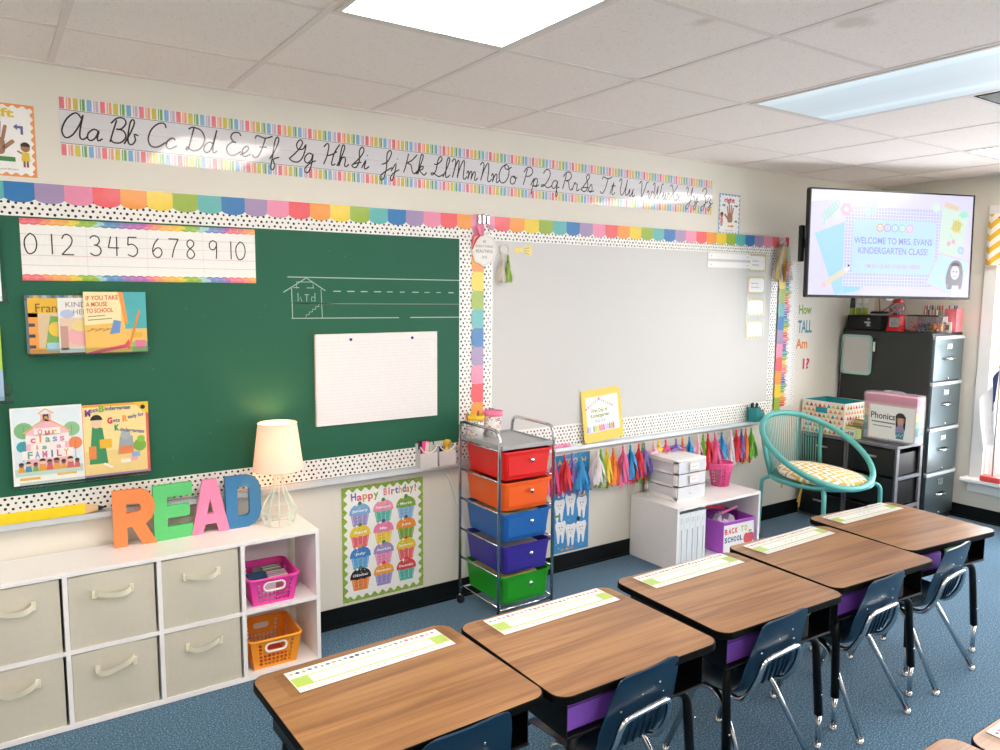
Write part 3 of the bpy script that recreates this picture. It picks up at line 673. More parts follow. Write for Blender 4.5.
for i in range(150):
    u, v = random.choice([(random.uniform(0, W_), random.uniform(0, .014)), (random.uniform(0, W_), H_ - random.uniform(0, .014)), (random.uniform(0, .014), random.uniform(0, H_)), (W_ - random.uniform(0, .014), random.uniform(0, H_))])
    s.disc(u, v, .003, '#b9d469' if i % 2 else '#6f9526', 2, n=6)
for i, ch in enumerate('Happy'): s.text(ch, .062 + .029 * i, .497 - .003 * (i % 2), .036, ['#7b57a8', '#e5618e', '#e5a03c', '#e8575b', '#7db544'][i], 4, w=.026, bold=.03, rot=4)
for i, ch in enumerate('Birthday!'): s.text(ch, .226 + .0205 * i, .500 + .002 * (i % 2), .036, ['#e88a8f', '#e5618e', '#df4b4f', '#3e7cc0', '#efbf3d', '#3f67ab', '#e88d3c', '#6b9b3e', '#d6434f'][i], 4, w=.018 if ch not in 'i!' else .007, bold=.03)
cc = [('#7fb4df', '#a99ad1', 'January'), ('#f29ab6', '#62bfae', 'February'), ('#86ad3e', '#86bce4', 'March'), ('#ecd23b', '#ee6c78', 'April'), ('#ee86b0', '#f0d445', 'May'), ('#f2953a', '#7fae3f', 'June'),
      ('#3f86cb', '#66aee0', 'July'), ('#a48fc6', '#ee8fbe', 'August'), ('#ecd035', '#ee6a6e', 'September'), ('#232023', '#f28a3c', 'October'), ('#f0a63a', '#9c8fcb', 'November'), ('#e04648', '#5cbcae', 'December')]
for i, (a, b, nm) in enumerate(cc): cupcake(s, .092 + .123 * (i % 3), .368 - .106 * (i // 3), .108, a, b, nm, i)
tag(s.build('birthday_poster', None, (1.357, -.0022, .112)), 'birthday poster with twelve cupcakes and a green wavy edge, left of the cart', 'poster')

s = Sheet(CARD); W_, H_ = .27, .575; s.slab(0, 0, W_, H_, .0008); s.rect(0, 0, W_, H_, '#3f93cf', 1)
random.seed(2)
for i in range(60): s.disc(random.uniform(.01, W_ - .01), random.uniform(.01, H_ - .01), .004, random.choice(['#8fc7ea', '#f2b13c', '#f7e27a', '#e9817f']), 2, n=6)
def tooth(u, v, w, h):
    P = [(-.28, 0), (-.12, .04), (-.06, .35), (.06, .35), (.12, .02), (.27, .0), (.36, .4), (.5, .8), (.38, 1), (.12, .97), (-.12, .97), (-.38, 1), (-.5, .8), (-.36, .4)]
    s.poly([(u + x * w, v + y * h) for x, y in smooth_line(P, 3, True)], '#f6f6f4', 3)
    for e in (-.12, .12): s.disc(u + e * w, v + .72 * h, .004, '#3a3a40', 4, n=6)
    s.stroke([(u - .08 * w, v + .6 * h), (u, v + .56 * h), (u + .08 * w, v + .6 * h)], .003, '#c95a5a', 4)
for u, v in ((.06, .06), (.135, .035), (.213, .04), (.05, .19), (.13, .215), (.215, .185), (.06, .33), (.14, .35), (.215, .33)): tooth(u, v, .078, .128)
s.rect(.185, .315, .245, .325, '#e8b34a', 5); s.disc(.19, .185, .014, '#25272c', 5); s.rect(.012, .215, .05, .228, '#6a9a4a', 5)
for i in range(3): s.disc(.075 + .035 * i, .018, .014, ['#e9a83c', '#e9b64c', '#f08b4a'][i], 4, ry=.007)
s.text('A TOOTH', .135, .515, .033, '#f5e27a', 4, w=.21, bold=.03)
tag(s.build('tooth_poster', None, (2.622, -.0022, .108)), 'blue poster with smiling white teeth, behind the rolling drawer cart', 'poster')

# ------------------------------------------------------------------ writing on the wall, ruler and cards by the screen
for body, x, z, h, w_, col, lab in (('How', 4.905, 1.458, .068, .15, '#86a83c', 'green'), ('TALL', 4.910, 1.325, .090, .165, '#3f95a8', 'teal'), ('Am', 4.880, 1.212, .070, .135, '#ef924a', 'orange'), ('I?', 4.945, 1.062, .075, .080, '#dd4c78', 'pink')):
    s = Sheet(CARD); s.text(body, 0, 0, h, col, 0, w=w_, bold=.025)
    tag(s.build('wall_word', None, (x, -.0010, z)), '%s vinyl wall word reading %s' % (lab, body.replace('?', '')), 'wall word', 'height question on the wall')
s = Sheet(CARD); RW, RH = .165, 1.02; s.slab(0, 0, RW, RH, .0008, '#f4f2ee')
pc = ['#e0574f', '#ef8c4b', '#f0bf45', '#8db14a', '#4aa7a8', '#4d6fb5', '#9a68b0', '#e0809a']
n = 31
for i in range(n):
    v = RH * i / n; c = pc[(i + i // 8) % 8]; hgt = RH / n * .97; b = .060 + .012 * sin(i * 1.9)
    s.rect(.0, v, b, v + hgt, c, 1); s.rect(0, v + hgt * .55, b, v + hgt * .62, '#ffffff', 2)
    s.poly([(b, v), (b + .022, v + hgt / 2), (b, v + hgt)], '#f0cfa8', 1); s.poly([(b + .012, v + hgt * .33), (b + .022, v + hgt / 2), (b + .012, v + hgt * .67)], c, 2)
dots_on(s, .115, 0, RW, RH, 2, .003, .021)
tag(s.build('height_ruler', None, (4.645, -.0022, .805)), 'tall paper height ruler of coloured pencils beside the whiteboard', 'ruler')
NAMES = ['topmost', 'second', 'third', 'lowest']
for i in range(4):
    s = Sheet(CARD); s.slab(0, 0, .196, .122, .0008); s.rect(0, 0, .196, .122, '#e4d9a4', 1)
    for k in range(13): s.rect(.196 * k / 13, 0, .196 * k / 13 + .007, .122, ['#8fb7b9', '#dba06a', '#a3b27c'][k % 3], 2)
    s.poly(rrect(.020, .015, .176, .107, .02), '#f6f5f2', 3)
    for k in range(2 + (i > 1)):
        s.stroke([(.045 + .008 * j, (.073 if i < 2 else .083) - .026 * k + .006 * sin(j * 2.7 + i + k)) for j in range(9 + (i + k) % 4)], .003, '#6e6d72', 4)
    tag(s.build('schedule_card', None, (4.228, -.0130, 1.743 - .148 * i)), '%s of four green edged cards on the whiteboard\'s right side' % NAMES[i], 'card', 'schedule cards on the whiteboard')
for i, z in enumerate((1.818, 1.764)):
    s = Sheet(GLOSS); s.slab(0, 0, .415, .04, .005, '#f2f2f0'); s.rect(.004, .004, .411, .036, '#fafaf9', 1)
    for u in (.03, .385): s.disc(u, .02, .004, '#8d8f92', 2)
    tag(s.build('label_strip', None, (3.832, -.018, z)), '%s of two white strips near the whiteboard\'s top right' % ('upper' if i == 0 else 'lower'), 'strip', 'white strips on the whiteboard')

# ------------------------------------------------------------------ flip pad, tag, key tassels, sticker
t = thing('lined_pad', 'white lined paper pad stuck on the green chalkboard', 'paper pad', (1.236, -.0125, .985))
s = Sheet(PAPER); PWd, PHt = .625, .415; s.slab(0, 0, PWd, PHt, .0, '#f0eceb') if 0 else s.box(0, 0, 0, PWd, PHt, .014, PAPER, '#efebea', M=WALLM)
for i in range(26): s.add([(.0, .012 + .0148 * i, .0144), (PWd, .012 + .0148 * i, .0144), (PWd, .0128 + .0148 * i, .0144), (0, .0128 + .0148 * i, .0144)], [(0, 1, 2, 3)], PAPER, '#d5cfd4', M=WALLM)
s.build('paper', t)
f = MB().box(0, -.0155, PHt, PWd, .0, PHt + .004, mat('cream_binding', '#e9e2da', .6)); f.box(-.002, -.0005, 0, PWd + .002, 0, PHt, mat('brown_backboard', '#b59a80', .8))
for i in range(60): f.box(.008 + PWd / 61 * i, -.0162, PHt - .006, .011 + PWd / 61 * i, -.0142, PHt + .005, WHITEPL)
f.build('binding', t)
BLUEM = mat('blue_magnet', '#33408f', .35)
for i, x in enumerate((1.405, 1.722)):
    tag(MB().lathe([(.007, 0), (.007, .004), (.005, .008), (0, .008)], BLUEM, 12, M=Matrix.Rotation(PI / 2, 4, 'X')).build('magnet', None, (x, -.0269, 1.377)), '%s blue magnet on the white lined pad' % ('left' if i == 0 else 'right'), 'magnet', 'magnets on the pad')

t = thing('hanging_sign', 'white scalloped wooden tag with writing, hung between the boards', 'sign', (2.142, -.020, 1.814))
pts = []
for j in range(64):
    a = 2 * PI * j / 64; k = 1 + .05 * cos(8 * a); pts.append((.076 * k * cos(a), .082 * k * sin(a)))
s = Sheet(CARD); s.prism(pts, -.006, 0, CARD, '#e9e6e0', M=WALLM)
s.stroke([(x * .9, y * .9) for x, y in pts], .0015, '#a8a39b', 1, True)
s.text('BE', 0, .034, .013, '#7b7771', 1); s.text('EVERYTHING', 0, .010, .013, '#7b7771', 1, w=.105); s.text('BEAUTIFUL', 0, -.016, .016, '#5e5a56', 1, w=.105); s.text('SHE', 0, -.045, .014, '#7b7771', 1)
s.build('tag_plate', t)
BOWR = mat('red_ribbon', '#e2444c', .6); BOWP = mat('pink_ribbon', '#ee86a6', .6)
f = MB(); f.tube([(-.03, -.004, .07), (-.055, -.004, .045), (-.075, -.003, .0)], [.010, .012, .006], BOWR, 6, flat=.3); f.build('red_ribbon', t)
f = MB(); f.grid([[(-.055 + .006 * j, -.006 - .004 * sin(j), .115) for j in range(9)], [(-.042 + .004 * j, -.012 - .004 * cos(j), .085) for j in range(9)], [(-.03 + .0025 * j, -.008, .066) for j in range(9)]], BOWP); f.build('pink_bow', t)
f = MB(); f.tube([(.02, -.004, .08), (.035, -.005, .10), (.03, -.004, .13)], .0018, CHROME, 6); f.build('hook_wire', t)
t = thing('metal_clip', 'silver clips holding the tag at the top of the middle strip', 'clip', (2.135, -.016, 1.94))
f = MB()
for k in range(3): f.box(-.035 + .026 * k, -.012, .0, -.018 + .026 * k, 0, .045, CHROME, bev=.003)
f.build('clip_body', t); f = MB(); f.tube([(-.035, -.008, .045), (0, -.014, .052), (.035, -.008, .045)], .002, CHROME, 6); f.build('clip_bar', t)

def tassel_mesh(f, x, y, z, L_, w, m, seed, n=12, y_spread=.35):
    """a paper tassel: a knotted loop with a skirt of hanging strips"""
    random.seed(seed)
    f.tube([(x - .003, y, z + .012), (x, y, z), (x + .001, y, z - .012), (x, y, z - .03)], [.004, .007, .006, .009], m, 6)
    for k in range(n):
        a = 2 * PI * k / n + random.uniform(-.2, .2); r1 = w * random.uniform(.45, 1.1); ll = L_ * random.uniform(.84, 1.02)
        rows = []
        for j in range(6):
            t_ = j / 5; r = .006 + (r1 - .006) * (t_ ** .65) * (1 if t_ < .8 else 1 - (t_ - .8) * .4)
            cx, cy = x + r * cos(a + .25 * t_), y + r * y_spread * sin(a + .25 * t_) - .002
            hw = (.004 + .0075 * t_) * (1 if j < 5 else .75)
            dx, dy = hw * cos(a * 1.7 + j * .5), hw * .6 * sin(a * 1.7 + j * .5)
            rows.append([(cx - dx, cy - dy, z - .028 - (ll - .028) * t_), (cx + dx, cy + dy, z - .028 - (ll - .028) * t_ + random.uniform(-.004, .004))])
        f.grid(rows, m)
TC = {k: mat('tissue_' + k, v, .7, var=.10, scale=90) for k, v in dict(pink='#ee6f9f', red='#e03a48', purple='#8d7cc8', blue='#3fa0d8', white='#f3e9ec', blush='#f3c6d0', green='#6fb83f', yellow='#f3d548', orange='#f48a3c', magenta='#e84f92').items()}
t = thing('tassel_keyring', 'pale key ring with a white and a green tassel near the tag', 'key ring', (2.268, -.014, 1.80))
f = MB(); f.tube([(.028 * cos(a), -.002, .02 + .028 * sin(a)) for a in [2 * PI * k / 20 for k in range(20)]], .0022, mat('pale_ring', '#d9d3cd', .4), 6, True); f.build('ring', t)
f = MB(); tassel_mesh(f, -.018, -.004, -.005, .16, .032, mat('pale_thread', '#d9d2c6', .8), 4); f.build('pale_tassel', t)
f = MB(); tassel_mesh(f, .022, -.006, -.02, .13, .020, mat('green_thread', '#a4bf62', .8), 6); f.build('green_tassel', t)
s = Sheet(CARD); s.disc(.02, 0, .018, '#edd26b', 1); s.poly([(.034, .006), (.12, .035), (.112, .012), (.122, 0), (.112, -.014), (.118, -.034), (.034, -.006)], '#efdb84', 1)
s.slab(.0, -.001, .03, .001, .0004, '#edd26b')
for k in (-.015, -.003, .009): s.stroke([(.062, k * .7), (.1, k * 1.5)], .0028, '#8a7f52', 2)
tag(s.build('tassel_sticker', None, (2.330, -.0130, 1.82)), 'yellow paper tassel shape stuck at the whiteboard\'s top left', 'sticker')
# ------------------------------------------------------------------ books on clear ledges
ACRYL = glassmat('clear_acrylic', '#eef4f3', .05)
def book(name, label, x, z, w, h, base, draw, y=-.026, t=.007, tilt=0.0, yf=None):
    s = Sheet(CARD); s.slab(0, 0, w, h, t, base)
    s.box(.0015, .0015, -t + .0012, w - .0005, h - .0015, -.0012, PAPER, '#efeae0', M=WALLM)
    s.rect(0, 0, w, h, base, 1); draw(s, w, h)
    return tag(s.build(name, None, (x, y, z), (tilt, 0, 0)), label, 'book')
def crowd(s, u0, u1, v, n, h, l, seed):
    random.seed(seed)
    for i in range(n):
        u = u0 + (u1 - u0) * (i + .5) / n; hh = h * random.uniform(.8, 1.15); c = random.choice(['#e8a24a', '#4f8fb0', '#d86a6a', '#7fae5a', '#8d74b0', '#e3cf6b'])
        s.poly([(u - .3 * hh, v), (u + .3 * hh, v), (u + .2 * hh, v + .6 * hh), (u - .2 * hh, v + .6 * hh)], c, l); s.disc(u, v + .75 * hh, .22 * hh, random.choice(['#f0cba8', '#a87353', '#7a5440']), l + 1, n=8)
        s.disc(u, v + .82 * hh, .23 * hh, '#3a2a22', l + 2, a0=0, a1=180, n=8)
def cover_family(s, w, h):
    s.rect(.006, .03, w - .004, h - .006, '#dfeaf0', 2)
    for u, v, r, c in ((.04, .205, .031, '#7fb583'), (.195, .20, .028, '#8fbf8f'), (.035, .145, .021, '#3f9fae'), (.205, .145, .024, '#ee8a5a')):
        s.disc(u, v, r, c, 3); s.stroke([(u, v - r), (u, v - r - .05)], .002, '#7a6a5a', 2); s.stroke([(u, v - r * .8), (u, v + r * .5)], .0012, '#4f7a5c', 4)
    s.rect(.045, .05, .185, .195, '#f0b9c4', 5); s.poly([(.045, .195), (.185, .195), (.115, .245)], '#f0b9c4', 5); s.rect(.095, .235, .13, .265, '#f0b9c4', 5)
    s.stroke([(.038, .195), (.112, .248), (.19, .195)], .005, '#efb257', 6); s.stroke([(.088, .265), (.112, .283), (.138, .265)], .005, '#efb257', 6); s.rect(.103, .243, .122, .262, '#33292b', 6); s.disc(.113, .25, .006, '#caa25a', 7)
    for i, (b, v, hh, cl) in enumerate((('Our', .188, .020, '#e9848a'), ('class', .158, .026, '#3f8fb5'), ('is a', .132, .018, '#ea9ab0'), ('FAMILY', .100, .026, '#5c84a8'))):
        s.rect(.115 - .014 * len(b), v - .004, .115 + .014 * len(b), v + hh + .003, '#f6ece9', 6)
        for k, ch in enumerate(b):
            if ch != ' ': s.text(ch, .115 + (k - (len(b) - 1) / 2) * .0235, v, hh, [cl, '#e2697a', '#e3a145', '#6aaa8c', '#7f9fc9', '#d78bb0'][(k + i) % 6], 8, w=.016 if ch not in 'lIi' else .006, bold=.03)
    s.rect(.006, .035, w - .004, .062, '#bcd7c4', 6); crowd(s, .015, w - .012, .05, 9, .040, 8, 4)
    s.rect(.02, .018, .085, .028, '#f0b95c', 5); s.rect(.14, .026, .205, .036, '#f0b95c', 5)
def cover_bus(s, w, h):
    s.rect(0, 0, w, h, '#e8655a', 2); s.rect(.004, .008, w - .010, h - .008, '#f3dd9a', 3); s.rect(0, h - .009, w, h, '#f0a33f', 4); s.rect(0, 0, w, .008, '#c58fc0', 4)
    s.rect(.004, .008, w - .010, .10, '#ecd08a', 4); s.poly([(w - .052, h), (w, h), (w, h - .045), (w - .02, h - .04)], '#f0c23a', 6); s.disc(w - .02, h - .02, .009, '#22202a', 7)
    def arc(body, u, v, hh, c0, c1, a, w):
        s.text(body[0], u, v, hh * 1.3, c0, 8, 'L', w=hh * 1.0, bold=.05); s.text(body[1:], u + hh * 1.12, v + .004 + .006 * a, hh * .85, c1, 8, 'L', w=w, rot=a * 9, bold=.02)
    arc('Miss', .012, .240, .019, '#7a3f8c', '#5f5ea0', 1.4, .026); arc('Bindergarten', .060, .254, .019, '#8fb43f', '#4c5f8f', 0, .090)
    arc('Gets', .088, .206, .018, '#d63a5c', '#5f5ea0', 0, .024); arc('Ready for', .142, .210, .018, '#f0954a', '#5f5ea0', .9, .058); arc('Kindergarten', .112, .176, .018, '#3f9f80', '#5f5ea0', -1.2, .086)
    s.poly([(.02, .05), (.085, .05), (.07, .19), (.035, .2)], '#3f8f5f', 5); s.disc(.05, .21, .02, '#f0cba8', 6); s.disc(.05, .222, .021, '#2a2426', 7, a0=0, a1=180)
    s.rect(.058, .11, .10, .145, '#edb83a', 7); s.rect(.02, .07, .045, .12, '#e88a4a', 6); s.stroke([(.07, .05), (.1, .03)], .008, '#f4f1ea', 5)
    s.poly([(.12, .08), (.18, .08), (.175, .15), (.13, .15)], '#9ea5a8', 5); s.rect(.125, .08, .175, .11, '#e58552', 6); s.disc(.15, .155, .018, '#a9b1b6', 6)
    s.disc(.2, .11, .024, '#7fb04a', 5); s.disc(.205, .135, .014, '#8fbf4f', 6); s.rect(.17, .065, .2, .085, '#8fb3d9', 6); s.rect(.13, .045, .165, .06, '#f2ede0', 6); s.rect(.165, .05, .19, .065, '#e7a7b8', 6)
def cover_school(s, w, h):
    s.rect(0, 0, w, h, '#f2c265', 2); s.poly([(.0, .105), (.125, .115), (.13, h), (0, h)], '#f3e6b2', 3); s.poly([(.14, .09), (w, .09), (w, h), (.125, h)], '#4fb0b5', 3); s.poly([(.118, h), (.135, h), (.15, .11), (.138, .11)], '#ee9a4a', 4)
    for b, v in (('IF YOU TAKE', .200), ('A MOUSE', .176), ('TO SCHOOL', .152)): s.text(b, .008, v, .017, '#dd5f50', 5, 'L', w=.0096 * len(b) + .005, bold=.02, rot=2)
    s.stroke([(.012, .138), (.07, .143)], .003, '#8d7f5c', 5); s.stroke([(.012, .125), (.095, .131)], .003, '#8d7f5c', 5)
    for i in range(6): s.stroke([(.008 + .013 * i, .082 + .01 * (i % 2)), (.03 + .013 * i, .09)], .003, '#b07a4c', 4)
    s.poly([(.0, .0), (.045, .012), (.135, .03), (.15, .05), (.155, .02), (.05, .0)], '#e5506a', 5); s.poly([(.145, .01), (.152, .01), (.195, .16), (.187, .16)], '#ee8a3c', 6)
    s.rect(.16, .0, w, .04, '#8fc07a', 4); s.rect(.172, .012, .21, .045, '#e07fa0', 5); s.poly([(.085, .07), (.12, .075), (.125, .12), (.1, .125)], '#6f93c9', 5); s.rect(.16, .055, .2, .075, '#e5b24a', 4)
def cover_animals(s, w, h):
    s.rect(0, 0, w, h, '#e5b06a', 2); s.rect(0, h - .07, w, h, '#e9b93c', 3); s.text('Fran', .024, h - .052, .034, '#6d5a34', 5, 'L', w=.068)
    s.rect(0, .0, .04, .15, '#ee9f4a', 3); s.rect(.03, .02, .13, .15, '#d9c09a', 4); s.poly([(.05, .02), (.12, .02), (.125, .13), (.07, .14)], '#7fae5a', 5); s.disc(.09, .09, .028, '#e8c24a', 6); s.rect(.055, .01, .1, .04, '#9fc7d6', 6)
    for v in (.02, .06, .1): s.rect(0, v, .02, v + .012, '#3f4a5c', 5)
def cover_class(s, w, h):
    s.rect(0, 0, w, h, '#ecebe6', 2); s.text('KINDE', .026, h - .034, .02, '#8f7a86', 4, 'L', w=.085); s.text('HERE', .05, h - .062, .02, '#8f8a7a', 4, 'L', w=.06)
    s.rect(.005, .02, .15, .13, '#e3c9b0', 3); s.disc(.07, .06, .05, '#ecaeb4', 4, ry=.032); s.disc(.07, .10, .03, '#e5d28a', 5, ry=.02); s.disc(.03, .145, .024, '#b9c3e3', 4, ry=.016); s.rect(.005, .01, .03, .1, '#c79a8a', 5); s.rect(0, 0, .15, .018, '#d8dfe0', 5)
def cover_blue(s, w, h):
    s.rect(0, 0, w, h, '#7f93a6', 2)
    random.seed(6)
    for i in range(10): s.rect(w * i / 10, h - .02, w * i / 10 + .015, h, random.choice(['#5c6f86', '#c9b69a', '#a9bcc9', '#e0a85c']), 3)
# upper row
book('picture_book', 'book with a blue cover edge, mostly hidden behind the others in the upper row', .135, 1.362, .28, .214, '#7f93a6', cover_blue, y=-.022)
book('picture_book', 'yellow topped picture book, leftmost in the upper row on the chalkboard', .143, 1.361, .18, .205, '#e5b06a', cover_animals, y=-.033)
book('picture_book', 'pale picture book in the middle of the upper row, half covered', .238, 1.362, .15, .205, '#ecebe6', cover_class, y=-.038)
book('picture_book', 'teal and yellow picture book with red capitals, rightmost in the upper row', .323, 1.358, .216, .232, '#f2c265', cover_school, y=-.046)
# lower row
book('picture_book', 'white picture book with a pink school house, left of the lower row', .067, .872, .232, .291, '#f1f1ee', cover_family, y=-.034, tilt=0)
book('picture_book', 'yellow picture book with a red spine edge, right of the lower row', .297, .874, .236, .282, '#f3dd9a', cover_bus, y=-.032)
def edge_top(s, w, h): s.rect(.01, .02, w - .01, h - .02, '#d5dde0', 2); s.text('ABC', w * .5, h * .6, .04, '#7f97a8', 4)
def edge_low(s, w, h): s.rect(0, h * .42, w, h, '#a9cf4a', 2); s.rect(0, 0, w, h * .42, '#9fb9d6', 2); s.stroke([(.02, .03), (.1, .06), (w - .02, .02)], .01, '#f2f2f0', 3)
book('picture_book', 'pale book cut off by the left edge, the higher of the two there', -.168, 1.555, .235, .27, '#eceff0', edge_top, y=-.034)
book('picture_book', 'green and blue book cut off by the left edge, below the pale one', -.190, 1.195, .245, .27, '#a9cf4a', edge_low, y=-.034)
def ledge(x, z, w, label, d=.055):
    f = MB().box(0, -d, -.004, w, 0, 0, ACRYL).box(0, -d - .003, -.004, w, -d, .022, ACRYL).box(0, -.003, 0, w, 0, .06, ACRYL)
    return tag(f.build('book_ledge', None, (x, -.0128, z)), label, 'ledge', 'clear ledges on the chalkboard')
ledge(.140, 1.357, .405, 'clear acrylic ledge under the upper row of books'); ledge(.085, .868, .44, 'clear acrylic ledge under the two lower books')
ledge(-.165, 1.551, .25, 'clear acrylic ledge at the left edge under the pale book'); ledge(-.185, 1.191, .265, 'clear acrylic ledge at the left edge under the green and blue book')

# ------------------------------------------------------------------ cube shelf
SX0, SP, SZ, SD, T_ = -.118, .3125, .592, .278, .016
t = thing('cube_shelf', 'long low white cube shelf under the green chalkboard', 'shelf', (0, 0, 0))
yb, yf = -.016, -.016 - SD + .012
MB().box(SX0 - T_ / 2, yf, SZ - T_, SX0 + 4 * SP + T_ / 2, yb, SZ, WHITELAM, bev=.0015).build('top_board', t)
MB().box(SX0 - T_ / 2, yf, .004, SX0 + 4 * SP + T_ / 2, yb, .024, WHITELAM).build('bottom_board', t)
for i in range(5): MB().box(SX0 + SP * i - T_ / 2, yf, .024, SX0 + SP * i + T_ / 2, yb, SZ - T_, WHITELAM).build('upright', t)
for i in range(4):
    MB().box(SX0 + SP * i + T_ / 2, yf + .002, .285, SX0 + SP * (i + 1) - T_ / 2, yb, .301, WHITELAM).build('middle_board', t)
    for z0, z1 in ((.024, .285), (.301, SZ - T_)): MB().box(SX0 + SP * i + T_ / 2, yb - .004, z0, SX0 + SP * (i + 1) - T_ / 2 - .035, yb, z1, WHITELAM).build('back_panel', t)
CANVAS = mat('beige_canvas', '#c9c3b3', .9, var=.04, scale=45, bump=.08); BAND = mat('cream_webbing', '#e0dac4', .85)
def fabric_bin(i, row, label, seed):
    x = SX0 + SP * (i + .5); z = .0245 if row else .3015; w, d, h = .286, .245, .268 if not row else .257
    t = thing('fabric_bin', label, 'storage bin', (x - .004, yf + .006, z), 0, 'beige fabric bins in the cube shelf')
    random.seed(seed); rows = []
    ph = random.uniform(0, 6)
    n = 10
    fr = []
    for a in range(n + 1):
        r = []
        for b in range(n + 1):
            u, v = b / n, a / n; bulge = .006 * sin(PI * u) * sin(PI * v) + .0022 * sin(7 * u + ph + 3 * v) * sin(PI * u)
            r.append((-w / 2 + w * u, -bulge + .006 * v * (1 - v), h * v))
        fr.append(r)
    f = MB().grid(fr, CANVAS)
    f.box(-w / 2, .0005, .0, w / 2, .004, h, CANVAS).box(-w / 2, .004, 0, -w / 2 + .004, d, h, CANVAS).box(w / 2 - .004, .004, 0, w / 2, d, h, CANVAS).box(-w / 2, d - .004, 0, w / 2, d, h, CANVAS).box(-w / 2, .0, 0, w / 2, d, .004, CANVAS)
    f.tube([(-w / 2, .002, h), (w / 2, .002, h)], .0035, CANVAS, 6); f.build('bin_body', t)
    up_ = row and i in (0, 1); sag = random.uniform(.010, .018); hw = .062; zc = h * .74
    rows = []
    for k in range(13):
        q = -1 + 2 * k / 12; zz = zc - sag * (1 - q * q) + (.012 * (q if i == 1 else -abs(q) * .2) if row else 0) + .006 * sin(2 * q + ph)
        out = -.010 - .020 * (1 - q ** 4); tw = .004 * cos(2 * q)
        rows.append([(q * hw, out + tw, zz - .011), (q * hw, out - tw * .5, zz + .011)])
    f = MB().grid(rows, BAND)
    for sgn in (-1, 1): f.box(sgn * hw - .008, -.0125, zc - .020, sgn * hw + .008, -.004, zc + .012, BAND, bev=.002)
    f.build('handle', t)
names = ['left-hand', 'second', 'third']
for i in range(3):
    fabric_bin(i, 0, ['beige fabric bin in the top row, cut off by the left edge', 'beige fabric bin in the top row, middle of three', 'beige fabric bin in the top row, below the coloured A and D letters'][i], 10 + i)
    fabric_bin(i, 1, ['beige fabric bin in the bottom row, cut off by the left edge', 'beige fabric bin in the bottom row, middle of three', 'beige fabric bin in the bottom row, next to the orange basket'][i], 20 + i)

def basket(name, label, loc, rz, w, d, h, m, rimm, front_lab=True, handle_col=None):
    """a tapered plastic basket: pierced walls, a rolled rim, a grip hole in each end"""
    t = thing(name, label, 'basket', loc, rz)
    f = MB(); tp = .82
    def wall(width, axis, sgn, grip):
        loops = [[(-width / 2, 0), (width / 2, 0), (width / 2, h), (-width / 2, h)]]
        nx = int((width * .80) / .0195)
        for r in range(3):
            for c in range(nx):
                x = (c - (nx - 1) / 2) * .0195; z = .018 + .0175 * r
                loops.append([(x - .0066, z - .0060), (x + .0066, z - .0060), (x + .0066, z + .0060), (x - .0066, z + .0060)])
        for r in range(3, 6):
            for c in (0, 1, nx - 2, nx - 1) if not grip else (0, nx - 1):
                x = (c - (nx - 1) / 2) * .0195; z = .018 + .0175 * r
                if z < h - .02: loops.append([(x - .0066, z - .0060), (x + .0066, z - .0060), (x + .0066, z + .0060), (x - .0066, z + .0060)])
        if grip: loops.append(rrect(-.037, h - .049, .037, h - .023, .0125, 4))
        def warp(x, z, n):
            k = tp + (1 - tp) * z / h
            if axis == 'y': return (x * k, sgn * (d / 2 * k + n), z)
            return (sgn * (w / 2 * k + n), x * k, z)
        f.fill(loops, -.0025, 0, m, warp=warp)
    for sgn in (-1, 1): wall(w, 'y', sgn, True); wall(d, 'x', sgn, False)
    f.box(-w / 2 * tp, -d / 2 * tp, 0, w / 2 * tp, d / 2 * tp, .003, m); f.build('basket_body', t)
    rim = [(x, y, h) for x, y in rrect(-w / 2 - .003, -d / 2 - .003, w / 2 + .003, d / 2 + .003, .03, 5)]
    MB().tube(rim, .006, m, 8, True).build('rim', t)
    f = MB()
    k = tp + (1 - tp) * (h - .036) / h
    for sgn in (-1,):
        f.tube([(x, sgn * (d / 2 * k + .003), z) for x, z in rrect(-.043, h - .053, .043, h - .018, .017, 5)], .0045, rimm, 8, True)
    o = f.build('grip', t); o['label'] = 'pale moulded grip ring'
    return t
PINKPL = mat('hot_pink_plastic', '#ee46a8', .3, var=.04); ORANGEPL = mat('orange_plastic', '#f59a2c', .3, var=.04)
WGRIP = mat('white_grip', '#f4ece9', .35)
cx3 = SX0 + SP * 3.5
basket('pink_basket', 'hot pink plastic basket of cards in the shelf\'s upper right cubby', (cx3 - .024, yf + .125, .3015), math.radians(-2), .205, .235, .115, PINKPL, WGRIP)
basket('orange_basket', 'orange plastic basket in the shelf\'s lower right cubby', (cx3 - .022, yf + .135, .0245), math.radians(-2), .215, .25, .128, ORANGEPL, WGRIP)
def card_deck(x, y, z, w, d, h, n, tilt, cols, label, seed):
    random.seed(seed); f = MB()
    for k in range(n):
        f.box(-w / 2 + random.uniform(-.002, .002), -d / 2 + d * k / n, 0, w / 2 + random.uniform(-.002, .002), -d / 2 + d * (k + .8) / n, h + random.uniform(-.004, .003), PAPER, cols[k % len(cols)])
    return tag(f.build('card_stack', None, (x, y, z), (math.radians(tilt), 0, 0)), label, 'card stack', 'cards in the pink basket')
bx, by, bz = cx3 - .024, yf + .125, .3055
card_deck(bx - .045, by + .01, bz, .07, .06, .098, 9, 8, ['#39597a', '#46698c', '#2f4b68'], 'blue stack of cards at the left of the pink basket', 1)
card_deck(bx - .028, by - .055, bz, .075, .032, .092, 4, 10, ['#eff0f2', '#dfe3ea'], 'white patterned cards at the front of the pink basket', 2)
card_deck(bx + .028, by + .045, bz, .075, .05, .106, 9, 8, ['#59615a', '#a8b39c', '#6d7a6a', '#d6d2b8'], 'dark green stack of cards at the back of the pink basket', 3)
